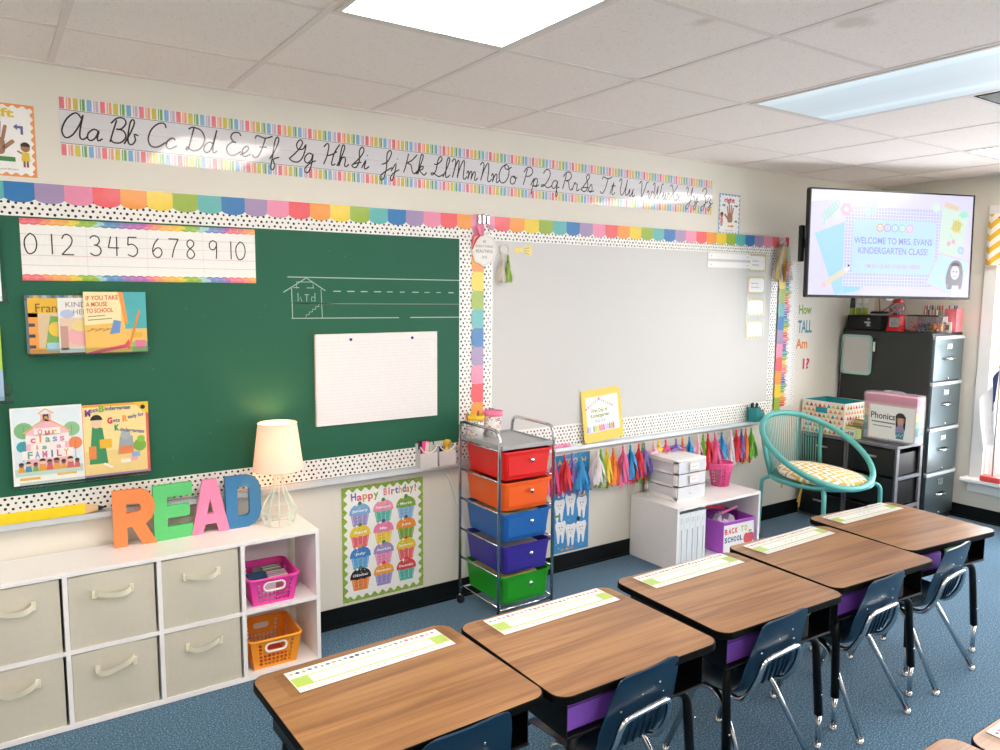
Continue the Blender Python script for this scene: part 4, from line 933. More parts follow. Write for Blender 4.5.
card_deck(bx + .032, by - .02, bz, .08, .065, .100, 10, 8, ['#c08a92', '#e8d2b0', '#a3a0b8', '#d9b0a0', '#8f7f86'], 'multicoloured stack of cards at the right of the pink basket', 4)
REDP = mat('red_card_stock', '#e0463c', .6)
tag(MB().box(-.06, -.07, 0, .06, .075, .024, REDP, bev=.004).build('red_folder', None, (cx3 - .022, yf + .135, .0285)), 'flat red folder lying in the orange basket', 'folder')

# ------------------------------------------------------------------ READ letters and the lamp
LH, LT = .226, .020
FOAM = {k: mat('painted_letter_' + k, v, .6, var=.04, scale=40, bump=.05) for k, v in dict(orange='#f58a50', green='#5fc877', pink='#f08bb3', blue='#3579ad').items()}
def letter(ch, loops, w, x, m, label, rz=0, y=-.112):
    L_ = [[(px * w, pz * LH) for px, pz in lp] for lp in loops]
    f = MB().fill(L_, 0, LT, m, M=WALLM)
    return tag(f.build('block_letter', None, (x, y, SZ + .0005), (0, 0, math.radians(rz))), label, 'letter', 'freestanding letters spelling READ')
Rr = [[(0, 0), (.31, 0), (.31, .34), (.42, .34), (.66, 0), (1.0, 0), (.74, .37), (.88, .45), (.95, .56), (.97, .7), (.92, .84), (.82, .94), (.68, .99), (.5, 1), (0, 1)], [(.31, .59), (.31, .75), (.58, .75), (.64, .71), (.65, .66), (.62, .61), (.56, .59)]]
Ee = [[(0, 0), (1, 0), (1, .23), (.34, .23), (.34, .39), (.92, .39), (.92, .61), (.34, .61), (.34, .77), (1, .77), (1, 1), (0, 1)]]
Aa = [[(0, 0), (.29, 0), (.35, .17), (.66, .17), (.72, 0), (1, 0), (.69, 1), (.32, 1)], [(.41, .36), (.5, .66), (.59, .36)]]
Dd = [[(0, 0), (.62, 0), (.82, .05), (.94, .15), (1, .3), (1, .72), (.94, .86), (.82, .95), (.62, 1), (0, 1)], [(.33, .22), (.33, .78), (.58, .78), (.66, .74), (.67, .68), (.67, .31), (.65, .25), (.58, .22)]]
letter('R', Rr, .156, .383, FOAM['orange'], 'orange letter R standing on the white shelf', -3, -.066)
letter('E', Ee, .150, .528, FOAM['green'], 'green letter E standing on the white shelf', 2, -.066)
letter('A', Aa, .150, .672, FOAM['pink'], 'pink letter A standing on the white shelf', -2, -.064)
letter('D', Dd, .148, .810, FOAM['blue'], 'blue letter D standing beside the lamp', 1, -.064)

def shademat():
    m = bpy.data.materials.new('linen_shade'); m.use_nodes = True; nt = m.node_tree; nt.nodes.clear()
    o = nt.nodes.new('ShaderNodeOutputMaterial'); mx = nt.nodes.new('ShaderNodeMixShader'); d = nt.nodes.new('ShaderNodeBsdfDiffuse'); tl = nt.nodes.new('ShaderNodeBsdfTranslucent')
    nz = nt.nodes.new('ShaderNodeTexNoise'); nz.inputs['Scale'].default_value = 120; cr = nt.nodes.new('ShaderNodeValToRGB')
    cr.color_ramp.elements[0].color = hx('#f6d9c8'); cr.color_ramp.elements[1].color = hx('#fbe4d6')
    nt.links.new(nz.outputs['Fac'], cr.inputs[0]); nt.links.new(cr.outputs[0], d.inputs[0]); nt.links.new(cr.outputs[0], tl.inputs[0])
    mx.inputs[0].default_value = .07
    nt.links.new(d.outputs[0], mx.inputs[1]); nt.links.new(tl.outputs[0], mx.inputs[2]); nt.links.new(mx.outputs[0], o.inputs[0]); return m
MINT = mat('mint_wire_paint', '#d5e6da', .4); SHADE = shademat()
t = thing('table_lamp', 'lit table lamp with a peach shade and a pale wire base', 'lamp', (1.024, -.121, SZ + .0005))
f = MB().grid([[(r * cos(2 * PI * k / 48), r * sin(2 * PI * k / 48), z) for k in range(48)] for r, z in ((.106, .245), (.081, .444))], SHADE, closed=True); f.build('lamp_shade', t)
f = MB()
for r, z in ((.106, .245), (.081, .444)): f.tube([(r * cos(2 * PI * k / 40), r * sin(2 * PI * k / 40), z) for k in range(40)], .0022, SHADE, 6, True)
for k in range(3): f.tube([(0, 0, .262), (.06 * cos(k * 2.1), .06 * sin(k * 2.1), .262), (.1035 * cos(k * 2.1), .1035 * sin(k * 2.1), .262)], .0016, MINT, 6)
f.build('shade_ring', t)
f = MB()
for k in range(10):
    a = 2 * PI * k / 10
    f.tube(smooth_line([(r * cos(a), r * sin(a), z) for r, z in ((.016, .245), (.020, .2), (.034, .145), (.066, .088), (.076, .062), (.070, .03), (.060, .003))], 4), .0026, MINT, 6)
f.tube([(.060 * cos(2 * PI * k / 32), .060 * sin(2 * PI * k / 32), .003) for k in range(32)], .003, MINT, 6, True)
f.tube([(.076 * cos(2 * PI * k / 32), .076 * sin(2 * PI * k / 32), .062) for k in range(32)], .002, MINT, 6, True)
f.tube([(.017 * cos(2 * PI * k / 20), .017 * sin(2 * PI * k / 20), .245) for k in range(20)], .003, MINT, 6, True)
f.build('lamp_base', t)
MB().lathe([(.0, .240), (.016, .240), (.016, .30), (.012, .305), (0, .305)], WHITEPL, 16).build('bulb_socket', t)
BULB = emitter('lit_bulb', '#ffbf80', 52)
MB().lathe([(.011, .305), (.014, .32), (.028, .345), (.030, .362), (.022, .38), (0, .388)], BULB, 16).build('bulb', t)

# ------------------------------------------------------------------ things lying on the chalk tray
YEL = mat('yellow_pencil_paint', '#f0d222', .4); WOODT = mat('pale_wood_tip', '#dfb98a', .6); LEAD = mat('dark_lead', '#25282b', .5)
t = thing('giant_pencil', 'oversized yellow pencil lying on the chalk tray', 'pencil', (0, -.0285, .7235))
XM = Matrix(((0, 0, 1, 0), (1, 0, 0, 0), (0, 1, 0, 0), (0, 0, 0, 1)))
hexa = [(.0165 * cos(PI / 3 * k + PI / 6), .0250 + .0250 * sin(PI / 3 * k + PI / 6)) for k in range(6)]
MB().prism(hexa, -.45, .292, YEL, M=XM).build('barrel', t)
f = MB(); n = 6; v = [(.292, y, z) for y, z in hexa] + [(.338, y * .45, .025 + (z - .025) * .45) for y, z in hexa]
f.add(v, [(k, (k + 1) % 6, 6 + (k + 1) % 6, 6 + k) for k in range(6)], WOODT); f.build('wood_tip', t)
f = MB(); v = [(.338, y * .45, .025 + (z - .025) * .45) for y, z in hexa] + [(.368, 0, .025)]
f.add(v, [(k, (k + 1) % 6, 6) for k in range(6)], LEAD); f.build('lead', t)

CLEARP = glassmat('clear_plastic', '#e6e9ea', .12)
def tray_cup(x, label, seed):
    t = thing('clear_cup', label, 'cup', (x, -.0395, .7325), 0, 'clear cups on the chalk tray')
    f = MB(); w, d = .048, .026
    for y, hh in ((-d, .075), (d, .118)): f.box(-w, y - .001, 0, w, y + .001, hh, FROST)
    for s_ in (-1, 1):
        f.add([(s_ * w, -d, 0), (s_ * w, d, 0), (s_ * w, d, .118), (s_ * w, 0, .085), (s_ * w, -d, .105)], [(0, 1, 2, 3, 4)], FROST)
    f.box(-w, -d, 0, w, d, .002, FROST); f.build('cup_wall', t)
    f = MB(); f.tube(smooth_line([(-w, -d - .001, .110), (-w * .6, -d - .001, .085), (0, -d - .001, .076), (w * .6, -d - .001, .085), (w, -d - .001, .110)], 4), .0028, WHITEPL, 6); f.build('cup_lip', t)
    return t
FROST = mat('frosted_plastic', '#ffffff', .2, alpha=.5, var=.0)
tray_cup(1.792, 'clear plastic holder at the tray\'s end, the left one with a pink marker box', 1); tray_cup(1.898, 'clear plastic holder at the tray\'s end, the right one with a yellow figure', 2)
f = Sheet(CARD); f.slab(-.028, 0, .028, .13, .02, '#26272a'); f.rect(-.012, .02, .026, .126, '#ee4f9f', 1); f.poly([(.0, .05), (.024, .04), (.026, .115), (.01, .124)], '#f3d9cf', 2); f.rect(-.027, 0, -.014, .13, '#26272a', 2)
tag(f.build('marker_box', None, (1.787, -.0265, .7350), (0, 0, 0)), 'pink and black box standing in the left clear holder', 'box')
MUST = mat('mustard_felt', '#e0b52c', .8)
t = thing('yellow_toy', 'small yellow round topped eraser in the right clear holder', 'eraser', (1.912, -.035, .7350))
f = MB().sphere((0, 0, .105), .020, MUST); f.tube([(0, 0, 0), (0, 0, .1)], .012, MUST, 8); f.build('knob_top', t)
f = MB().box(-.03, -.012, 0, -.006, .01, .092, BLACKPL, bev=.004); tag(f.build('black_eraser', None, (1.888, -.038, .7355), (0, .0, 0)), 'black eraser block in the right clear holder', 'eraser')
GREYG = mat('grey_green_foam', '#b8b9a2', .8)
f = MB().tube([(-.03, 0, .012), (0, .003, .03), (.032, 0, .05)], .007, GREYG, 6).tube([(-.02, .006, .05), (.01, .006, .03), (.035, .004, .014)], .006, GREYG, 6); tag(f.build('foam_shape', None, (1.787, -.0525, .735)), 'grey green foam strips inside the left clear holder', 'foam')
CORD = mat('white_cord', '#eceae6', .5)
tag(MB().tube(smooth_line([(1.895, -.012, .70), (1.93, -.016, .66), (1.965, -.010, .58), (1.99, -.014, .5), (2.02, -.01, .42), (2.03, -.012, .3), (2.035, -.01, .11)], 5), .004, CORD, 6).build('power_cord', None), 'white power cord hanging on the wall behind the drawer cart', 'cord')
# ------------------------------------------------------------------ rolling drawer cart
def transl(name, col, tr=.25):
    m, nt, b, L = newmat(name)
    nz = nt.nodes.new('ShaderNodeTexNoise'); nz.inputs['Scale'].default_value = 6
    tc = nt.nodes.new('ShaderNodeTexCoord'); L.new(tc.outputs['Object'], nz.inputs['Vector'])
    mr = nt.nodes.new('ShaderNodeMapRange'); mr.inputs['To Min'].default_value = .28; mr.inputs['To Max'].default_value = .42; L.new(nz.outputs['Fac'], mr.inputs['Value'])
    L.new(mr.outputs['Result'], b.inputs['Roughness']); b.inputs['Base Color'].default_value = hx(col)
    b.inputs['Alpha'].default_value = 1 - tr * .3; b.inputs['Subsurface Weight'].default_value = .15; b.inputs['Subsurface Scale'].default_value = .01
    return m
CX0, CX1, CY0, CY1 = 1.965, 2.285, -.43, -.075
t = thing('drawer_cart', 'chrome rolling cart with five rainbow drawers under the middle strip', 'cart', ((CX0 + CX1) / 2, (CY0 + CY1) / 2, 0))
hw, hd = (CX1 - CX0) / 2, (CY1 - CY0) / 2
for s_ in (-1, 1):
    path = fillet([(s_ * hw, hd, .055), (s_ * hw, hd, .955), (s_ * hw, -hd, .955), (s_ * hw, -hd, .055)], .055, 8)
    MB().tube(path, .0085, CHROME, 10).build('side_frame', t)
RZ = [.85, .702, .552, .393, .243]
for z in RZ + [.09]:
    for s_ in (-1, 1): MB().tube([(s_ * (hw - .004), hd, z + .008), (s_ * (hw - .004), -hd, z + .008)], .0055, CHROME, 8).build('side_rail', t)
for y in (-hd, hd): MB().tube([(-hw, y, .085), (hw, y, .085)], .006, CHROME, 8).build('cross_rail', t)
GREYP = mat('grey_tray_plastic', '#a3a5a8', .35)
f = MB(); f.box(-hw + .012, -hd - .006, .868, hw - .012, hd, .876, GREYP, bev=.003)
for a, b, c, d in ((-hw + .012, -hd - .008, hw - .012, -hd), (-hw + .012, hd - .008, hw - .012, hd), (-hw + .010, -hd, -hw + .018, hd), (hw - .018, -hd, hw - .010, hd)): f.box(a, b, .862, c, d, .884, GREYP, bev=.003)
f.build('top_tray', t)
for (z, col, nm) in zip(RZ, ('#e51f1d', '#f7631b', '#2166b4', '#3a2f9c', '#1f9a1e'), ('red', 'orange', 'blue', 'indigo', 'green')):
    m = transl(nm + '_drawer_plastic', col, .12); h = .135; T1, B1 = .140, .126
    f = MB(); d0, d1 = -hd - .012, hd - .02; w = .003
    def fr(z_, top):
        return [(x, y, z_) for x, y in rrect(-(T1 if top else B1), d0 + (0 if top else .014), (T1 if top else B1), d1 - (0 if top else .012), .02, 4)]
    A_, B_ = fr(0, True), fr(-h, False)
    f.grid([B_, A_], m, closed=True)
    ins = lambda R: [(x * .975, (y - (d0 + d1) / 2) * .98 + (d0 + d1) / 2, q) for x, y, q in R]
    Ai, Bi = ins(A_), [(x, y, q + .004) for x, y, q in ins(B_)]
    f.grid([Ai, Bi], m, closed=True); f.add(B_, [list(range(len(B_)))[::-1]], m); f.add(Bi, [list(range(len(Bi)))], m)
    rim = [(x * 1.06, (y - (d0 + d1) / 2) * 1.02 + (d0 + d1) / 2, .0) for x, y, q in A_]
    f.grid([Ai, [(x, y, .003) for x, y, q in Ai], [(x, y, .003) for x, y, q in rim], rim, [(x, y, -.006) for x, y, q in rim]], m, closed=True, smooth=False)
    f.box(-.115, d0 + .002, -.115, .115, d0 + .008, -.016, m, bev=.003)
    o = f.build('drawer', t, (0, 0, z)); o['label'] = nm + ' plastic drawer'
    k = MB().lathe([(.004, 0), (.004, .010), (.011, .014), (.012, .019), (.008, .023), (0, .024)], CHROME, 16, M=Matrix.Rotation(PI / 2, 4, 'X')); kb = k.build('knob', o, (.012, d0 + .003, -.045)); kb['label'] = 'round chrome knob'
for x in (-hw, hw):
    for y in (-hd, hd):
        c = MB().lathe([(.006, .03), (.006, .06)], CHROME, 10); c.lathe([(.0, -.009), (.018, -.009), (.021, -.005), (.021, .005), (.018, .009), (0, .009)], RUBBER, 18, M=Matrix.Translation((0.006, 0, .021)) @ Matrix.Rotation(PI / 2, 4, 'X'))
        c.box(-.014, -.012, .026, .012, .012, .044, BLACKPL, bev=.004); c.build('caster', t, (x, y, 0))
def folder_stack(x, y, z, w, d, h, cols, label, rz=0):
    f = MB(); n = len(cols)
    for k, c in enumerate(cols): f.box(-w / 2 + .004 * (k % 2), -d / 2 + .003 * (k % 3), h * k / n, w / 2 - .005 * ((k + 1) % 2), d / 2, h * (k + .85) / n, PAPER, c)
    return tag(f.build('paper_stack', None, (x, y, z), (0, 0, rz)), label, 'papers')
cxm, cym = (CX0 + CX1) / 2, (CY0 + CY1) / 2
folder_stack(cxm + .01, cym + .01, .575, .21, .27, .108, ['#e7d8b0', '#8b2f3a', '#d9d3c5', '#b0543a', '#e5c9a0', '#8f3030'], 'brown and red papers in the orange drawer of the cart')
folder_stack(cxm, cym, .425, .21, .27, .118, ['#d8c9a2', '#e5dcc0', '#8f2f3f', '#e2d2a5', '#5f4a3f', '#d9c79a'], 'manila papers in the blue drawer of the cart')
folder_stack(cxm + .01, cym + .01, .266, .21, .27, .110, ['#8f8a9a', '#5b566f', '#b9b1b9', '#4c4a5f', '#a9a3ad'], 'grey packets in the indigo drawer of the cart')
folder_stack(cxm, cym, .118, .21, .27, .112, ['#d9c04a', '#a83a2f', '#e0b03a', '#c9563a', '#e5d27a'], 'yellow and red papers in the green drawer of the cart')
# two cups on the cart
def pattern_cup(name, label, loc, r, h, rim_col, base, seed, straight):
    random.seed(seed); t = thing(name, label, 'cup', loc)
    f = MB(); rb = r * (.96 if straight else .74)
    f.lathe([(0, .001), (rb, 0), (r, h), (r * .95, h), (rb * .93, .004), (0, .004)], mat(name + '_body', base, .4), 28)
    for i in range(95):
        a = random.uniform(0, 2 * PI); z = random.uniform(.01, h * .86); rr = rb + (r - rb) * z / h + .0006; L_ = random.uniform(.010, .020); tl = random.uniform(-1, 1)
        col = random.choice(['#e06a8f', '#e8907a', '#4a86a8', '#5f9f80', '#3a3a52', '#e0a04a', '#d9527a'])
        pts = [(rr * cos(a + s_ * L_ / rr * cos(tl) - w_ * .0025 / rr * sin(tl)), rr * sin(a + s_ * L_ / rr * cos(tl) - w_ * .0025 / rr * sin(tl)), z + s_ * L_ * sin(tl) + w_ * .0025 * cos(tl)) for s_, w_ in ((-.5, -1), (.5, -1), (.5, 1), (-.5, 1))]
        f.add(pts, [(0, 1, 2, 3)], CARD, col)
    f.build('cup_body', t)
    MB().lathe([(r + .0005, h - .022), (r + .002, h - .022), (r + .003, h), (r * .93, h + .001), (r * .93, h - .01)], mat(name + '_rim', rim_col, .4), 28).build('rim', t)
    return t
pattern_cup('pencil_cup', 'white patterned cup with a yellow rim holding crayons on the cart', (2.006, -.150, .8765), .046, .115, '#eac52f', '#eceae6', 3, True)
pattern_cup('tumbler_cup', 'taller white patterned cup with a pink rim on the cart', (2.106, -.158, .8765), .050, .128, '#ee7fa6', '#efedea', 8, False)
for i, (dx, dy, tx, ty, c, lab) in enumerate(((-.026, .0, -.24, .02, '#4f9a54', 'green crayon leaning left in the yellow rimmed cup'), (-.03, .012, -.34, -.1, '#d9606a', 'red crayon leaning left in the yellow rimmed cup'), (.012, .01, .1, -.05, '#8a3f4a', 'dark red crayon in the yellow rimmed cup'), (.02, -.006, .16, .06, '#e0a030', 'amber crayon in the yellow rimmed cup'))):
    f = MB().tube([(0, 0, 0), (0, 0, .118)], .0055, mat('crayon_wax_%d' % i, c, .5), 8).lathe([(.0055, .118), (.002, .132), (0, .132)], mat('crayon_tip_%d' % i, c, .5), 8)
    tag(f.build('crayon', None, (2.006 + dx * .4, -.150 + dy * .4, .8815), (-ty, tx, 0)), lab, 'crayon', 'crayons in the cup')

# ------------------------------------------------------------------ things on the marker tray
t = thing('greeting_card', 'yellow card reading first day of kindergarten, leaning on the whiteboard', 'card', (2.815, -.0395, .7365), 0)
t.rotation_euler = (math.radians(-4.5), 0, math.radians(1)); t.rotation_euler.y = math.radians(-4); t.location = (2.822, -.0395, .7335)
s = Sheet(PAPER); W_, H_ = .305, .305
s.slab(0, 0, W_, H_, .0015, '#eed56c'); s.rect(0, 0, W_, H_, '#efd66c', 1); s.build('card_backing', t)
s = Sheet(CARD); s.rect(.030, .055, .278, .262, '#f6f4f1', 3)
random.seed(1)
for i in range(60): s.disc(random.uniform(.03, .23), random.uniform(.20, .258), .002, random.choice(['#e58aa5', '#e5b25a', '#8fb0d9', '#a5c98a']), 4, n=5)
for i in range(14):
    u = .03 + .2 * i / 13; v = .248 - .045 * abs((i - 6.5) / 6.5) ** 1.2; c = ['#e0566a', '#e5656f', '#ee9a4a', '#e9c24a', '#a5bd4a', '#9aa9d9', '#c79ad0'][min(i, 13 - i)]
    s.poly([(u - .007, v), (u + .007, v), (u, v - .016)], c, 5)
s.disc(.13, .25, .007, '#e0566a', 6)
s.text('First Day of', .13, .172, .022, '#8f9f3a', 5, w=.125, bold=.03); s.text('Kindergarten', .13, .143, .022, '#8f9f3a', 5, w=.145, bold=.03); s.text('2020-2021', .13, .113, .017, '#77757a', 5, w=.085)
s.rect(.021, .056, .239, .066, '#f0c9d9', 4)
for i in range(14):
    a = .024 + .0153 * i; c = ['#8f9fd0', '#c5c3dd', '#e3e0ee', '#8fb06a', '#c3cf5a', '#f0cf4a', '#ee8a6a', '#e87a8f', '#e5709f', '#d6c0e0', '#b9c0e0', '#8fb05a', '#e9a04a', '#e5605f'][i]
    s.rect(a, .062, a + .0135, .09, c, 5); s.poly([(a, .09), (a + .0135, .09), (a + .00675, .102)], c, 5)
s.build('print', t)
def marker(name, label, loc, col, cap, L_=.12, rz=0, r=.007):
    t = thing(name, label, 'marker', loc, rz)
    Xr = Matrix.Rotation(PI / 2, 4, 'Y')
    MB().lathe([(0, 0), (r * .8, 0), (r, .004), (r, L_ * .68), (r * .9, L_ * .68)], mat(name + '_' + col[1:], col, .4), 12, M=Xr).build('barrel', t)
    MB().lathe([(r * .9, L_ * .66), (r * 1.08, L_ * .66), (r * 1.05, L_), (0, L_)], mat(name + '_cap_' + cap[1:], cap, .4), 12, M=Xr).build('cap', t); return t
marker('marker', 'thick pink marker lying on the tray left of the yellow card', (2.575, -.030, .7405), '#ee8fb8', '#ee8fb8', .14, 0, .011)
marker('marker', 'white marker with a dark cap beside the yellow card', (2.715, -.036, .7375), '#e6e4e0', '#a07a3c', .12, 0, .007)
TEALP = mat('teal_plastic', '#2f8f93', .4)
t = thing('hexagon_pen_cup', 'teal six sided pen cup on the marker tray by the chair', 'pen cup', (4.305, -.054, .739))
f = MB(); f.lathe([(0, 0), (.044, 0), (.046, .095), (.041, .095), (.040, .004), (0, .004)], TEALP, 6, smooth=False); f.build('cup_body', t)
for i, (dx, dy) in enumerate(((-.015, .0), (.006, .012), (.016, -.008), (-.004, -.015))):
    tag(MB().tube([(0, 0, 0), (0, 0, .116)], .008, BLACKPL, 8).tube([(0, 0, .117), (0, 0, .121)], .006, mat('marker_end_%d' % i, '#33343a', .5), 8).build('black_marker', None, (4.305 + dx, -.054 + dy, .7435), (0, .06 * (i - 1.5), 0)), 'black marker standing in the teal six sided cup', 'marker', 'black markers in the teal cup')
f = MB().box(-.035, -.02, 0, .035, .02, .055, TEALP, bev=.005); tag(f.build('teal_box', None, (4.392, -.034, .734)), 'small teal box right of the six sided cup on the marker tray', 'box')
marker('marker', 'red marker lying on the small teal box by the whiteboard', (4.355, -.036, .7965), '#b53a58', '#8f2f4a', .085, .1, .0065)
f = MB().box(-.012, -.008, 0, .012, .008, .02, BLACKPL, bev=.003); tag(f.build('black_magnet', None, (2.185, -.0215, .985), (PI / 2, 0, 0)), 'small black magnet on the dotted strip above the cart', 'magnet')

# ------------------------------------------------------------------ tassel garland
t = thing('tassel_garland', 'garland of bright tissue tassels hung under the marker tray', 'garland', (0, 0, 0))
TX = [(2.50,'pink'),(2.575,'magenta'),(2.645,'red'),(2.706,'purple'),(2.758,'blue'),(2.885,'white'),(2.92,'green'),(2.963,'yellow'),(3.007,'orange'),(3.095,'pink'),(3.15,'blue'),(3.212,'red'),(3.254,'green'),(3.262,'purple'),(3.335,'blush'),(3.39,'yellow'),(3.445,'magenta'),(3.53,'purple'),(3.60,'orange'),(3.657,'blue'),(3.727,'blush'),(3.79,'green'),(3.83,'red'),(3.895,'pink'),(3.97,'blue'),(4.05,'white'),(4.105,'red'),(4.17,'purple'),(4.207,'orange'),(4.257,'green')]
f = MB(); pts = []
for i in range(60):
    x = 2.46 + (4.33 - 2.46) * i / 59; pts.append((x, -.064, .703 - .004 * abs(sin(x * 9))))
f.tube(pts, .0015, mat('white_string', '#eeebe6', .7), 5); f.build('string', t)
for i, (x, c) in enumerate(TX):
    big = c in ('white', 'pink', 'blush', 'red', 'blue', 'purple'); f = MB()
    behind = 3.30 < x < 3.58
    tassel_mesh(f, 0, 0, 0, .060 if behind else .215 + .014 * sin(i * 2.3), .080 if big else .060, TC[c], 30 + i, 32 if big else 22, .45 if behind else .5)
    o = f.build('tassel', t, (x, -.066 - .005 * (i % 3), .692)); o['label'] = c + ' tissue tassel'

# ------------------------------------------------------------------ low white shelf with its contents
QX0, QX1, QZ, QY0, QY1 = 3.222, 3.966, .377, -.390, -.012
t = thing('low_shelf', 'low white two cubby shelf under the tassel garland', 'shelf')
MB().box(QX0, QY0, QZ - .018, QX1, QY1, QZ, WHITELAM, bev=.0015).build('top_board', t); MB().box(QX0, QY0, .002, QX1, QY1, .02, WHITELAM).build('bottom_board', t)
for x in (QX0, QX1 - .018): MB().box(x, QY0, .02, x + .018, QY1, QZ - .018, WHITELAM).build('side_board', t)
MB().box(QX0 + .018, QY1 - .004, .02, QX1 - .018, QY1, QZ - .018, WHITELAM).build('back_panel', t)
MAGR = mat('file_ridge', '#cdd6da', .4)
MAGF = mat('pale_file_plastic', '#dfe5e8', .35)
for i in range(5):
    x = QX0 + .030 + .0452 * i; w = .044
    t = thing('magazine_file', '%s of five white magazine files in the low shelf' % ['leftmost', 'second', 'middle', 'fourth', 'rightmost'][i], 'magazine file', (x, QY0 + .012, .0208), 0, 'magazine files in the low shelf')
    f = MB(); loops = [[(0, 0), (w, 0), (w, .315), (0, .315)]]
    f.fill(loops, -.003, 0, MAGF, M=WALLM); prof = [(.003, 0), (.24, 0), (.24, .28), (.12, .315), (.003, .315)]
    Y = Matrix(((0, 0, 1, 0), (1, 0, 0, 0), (0, 1, 0, 0), (0, 0, 0, 1)))
    f.prism(prof, 0, .0025, MAGF, M=Y).prism(prof, w - .0025, w, MAGF, M=Y).box(0, .003, 0, w, .23, .002, MAGF); f.build('file_body', t)
    MB().box(w * .5 - .0015, -.004, .02, w * .5 + .0015, 0, .22, MAGR).fill([rrect(w / 2 - .008, .255, w / 2 + .008, .292, .0078, 4), rrect(w / 2 - .0055, .2575, w / 2 + .0055, .2895, .0053, 4)], 0, .0015, MAGR, M=WALLM).build('ridge', t)
PURP = mat('orchid_bin_plastic', '#b457c8', .4)
t = thing('purple_bin', 'orchid purple bin reading back to school in the low shelf', 'bin', (3.786, QY0 + .014, .0208), -.05)
f = MB(); w, d, h = .138, .24, .195
for a, b, c, e_ in ((-w, -.0, w, .004), (-w, d - .004, w, d), (-w, .004, -w + .004, d - .004), (w - .004, .004, w, d - .004)): f.box(a, b, 0, c, e_, h, PURP)
f.box(-w, 0, 0, w, d, .004, PURP); f.tube([(x, y, h) for x, y in rrect(-w - .003, -.004, w + .003, d + .003, .02, 4)], .007, PURP, 8, True); f.build('bin_body', t)
s = Sheet(CARD); K = .78; s.slab(-.132, .004, .133, .178, .0008, '#f5f3f0')
s.rect(-.132, .004, .133, .178, '#f5f3f0', 1)
for i, ch in enumerate('BACK'): s.text(ch, -.112 + .029 * i, .122, .034, '#df4a52', 3, w=.023, bold=.04, rot=-4 if i % 2 else 4)
for i, ch in enumerate('TO'): s.text(ch, .028 + .030 * i, .124, .034, '#c9c24a', 3, w=.023, bold=.04)
for i, ch in enumerate('SCHOOL'): s.text(ch, -.114 + .027 * i, .070, .032, '#3a4f8f', 3, w=.022, bold=.04)
s.poly(smooth_line([(x - .018, y + .01) for x, y in [(.105, .025), (.085, .025), (.062, .05), (.064, .085), (.085, .098), (.105, .09), (.125, .098), (.147, .085), (.148, .05), (.125, .025)]], 3, True), '#e5606a', 3); s.stroke([(.087, .098), (.092, .125)], .005, '#4a3a33', 4); s.disc(.103, .118, .010, '#6fa04a', 4, ry=.005)
s.build('sign', t, (0, -.0015, 0))
BAG = glassmat('clear_bag', '#e9d9ea', .15); BAGC = mat('crinkled_packet', '#e3dbe6', .3, scale=60, bump=.5, alpha=.8)
def lumpy(name, loc, sx, sy, sz, m, label, cat, seed):
    random.seed(seed); rows = []
    for i in range(9):
        a = PI * i / 8; r = []
        for k in range(14):
            q = 2 * PI * k / 14; j = 1 + random.uniform(-.13, .13); r.append((sx * sin(a) * cos(q) * j, sy * sin(a) * sin(q) * j, sz * (1 + cos(a)) * (.5) * j))
        rows.append(r)
    return tag(MB().grid(rows, m, closed=True, smooth=False).build(name, None, loc), label, cat)
lumpy('supply_bag', (3.77, QY0 + .135, .028), .10, .085, .20, BAGC, 'clear crinkled bag of supplies in the purple bin', 'bag', 3)
f = MB(); f.box(-.09, -.002, 0, .09, .002, .02, mat('red_zip', '#d9404f', .4)).box(-.09, -.001, -.10, .09, .001, 0, BAG); tag(f.build('zip_pouch', None, (3.735, QY0 + .16, .262), (.0, .18, 0)), 'clear pouch with a red zip in the purple bin', 'pouch')
f = MB(); f.box(-.075, -.002, 0, .075, .002, .014, mat('pink_zip', '#e07aa6', .4)).box(-.075, -.001, -.10, .075, .001, 0, BAG); tag(f.build('zip_pouch', None, (3.80, QY0 + .10, .252), (.0, -.12, 0)), 'clear pouch with a pink zip in the purple bin', 'pouch')

FROSTW = mat('frosted_white_drawer', '#eff0f3', .28, alpha=.80, var=.02); FROSTD = mat('frosted_clear_drawer', '#f1f3f8', .25, alpha=.72, var=.02)
t = thing('frosted_box', 'white frosted three drawer box on the low shelf', 'drawer box', (3.443, -.172, QZ + .001)); t.scale = (1, 1, 1.1)
w, y0, y1, h = .124, -.118, .150, .226
f = MB(); f.box(-w, y0, h - .012, w, y1, h, WHITEPL, bev=.006); f.box(-w, y0, 0, w, y1, .010, WHITEPL, bev=.003)
for s_ in (-1, 1):
    a, b = sorted((s_ * w, s_ * (w - .005)))
    for z0, z1 in ((.010, .022), (.075, .088), (.145, .157), (.205, .222)): f.box(a, y0 + .003, z0, b, y1, z1, WHITEPL)
    for ya, yb_ in ((y0 + .003, y0 + .03), (y1 - .03, y1)): f.box(a, ya, .01, b, yb_, h - .01, WHITEPL)
f.box(-w, y1 - .004, .01, w, y1, h - .01, FROSTW); f.build('drawer_case', t)
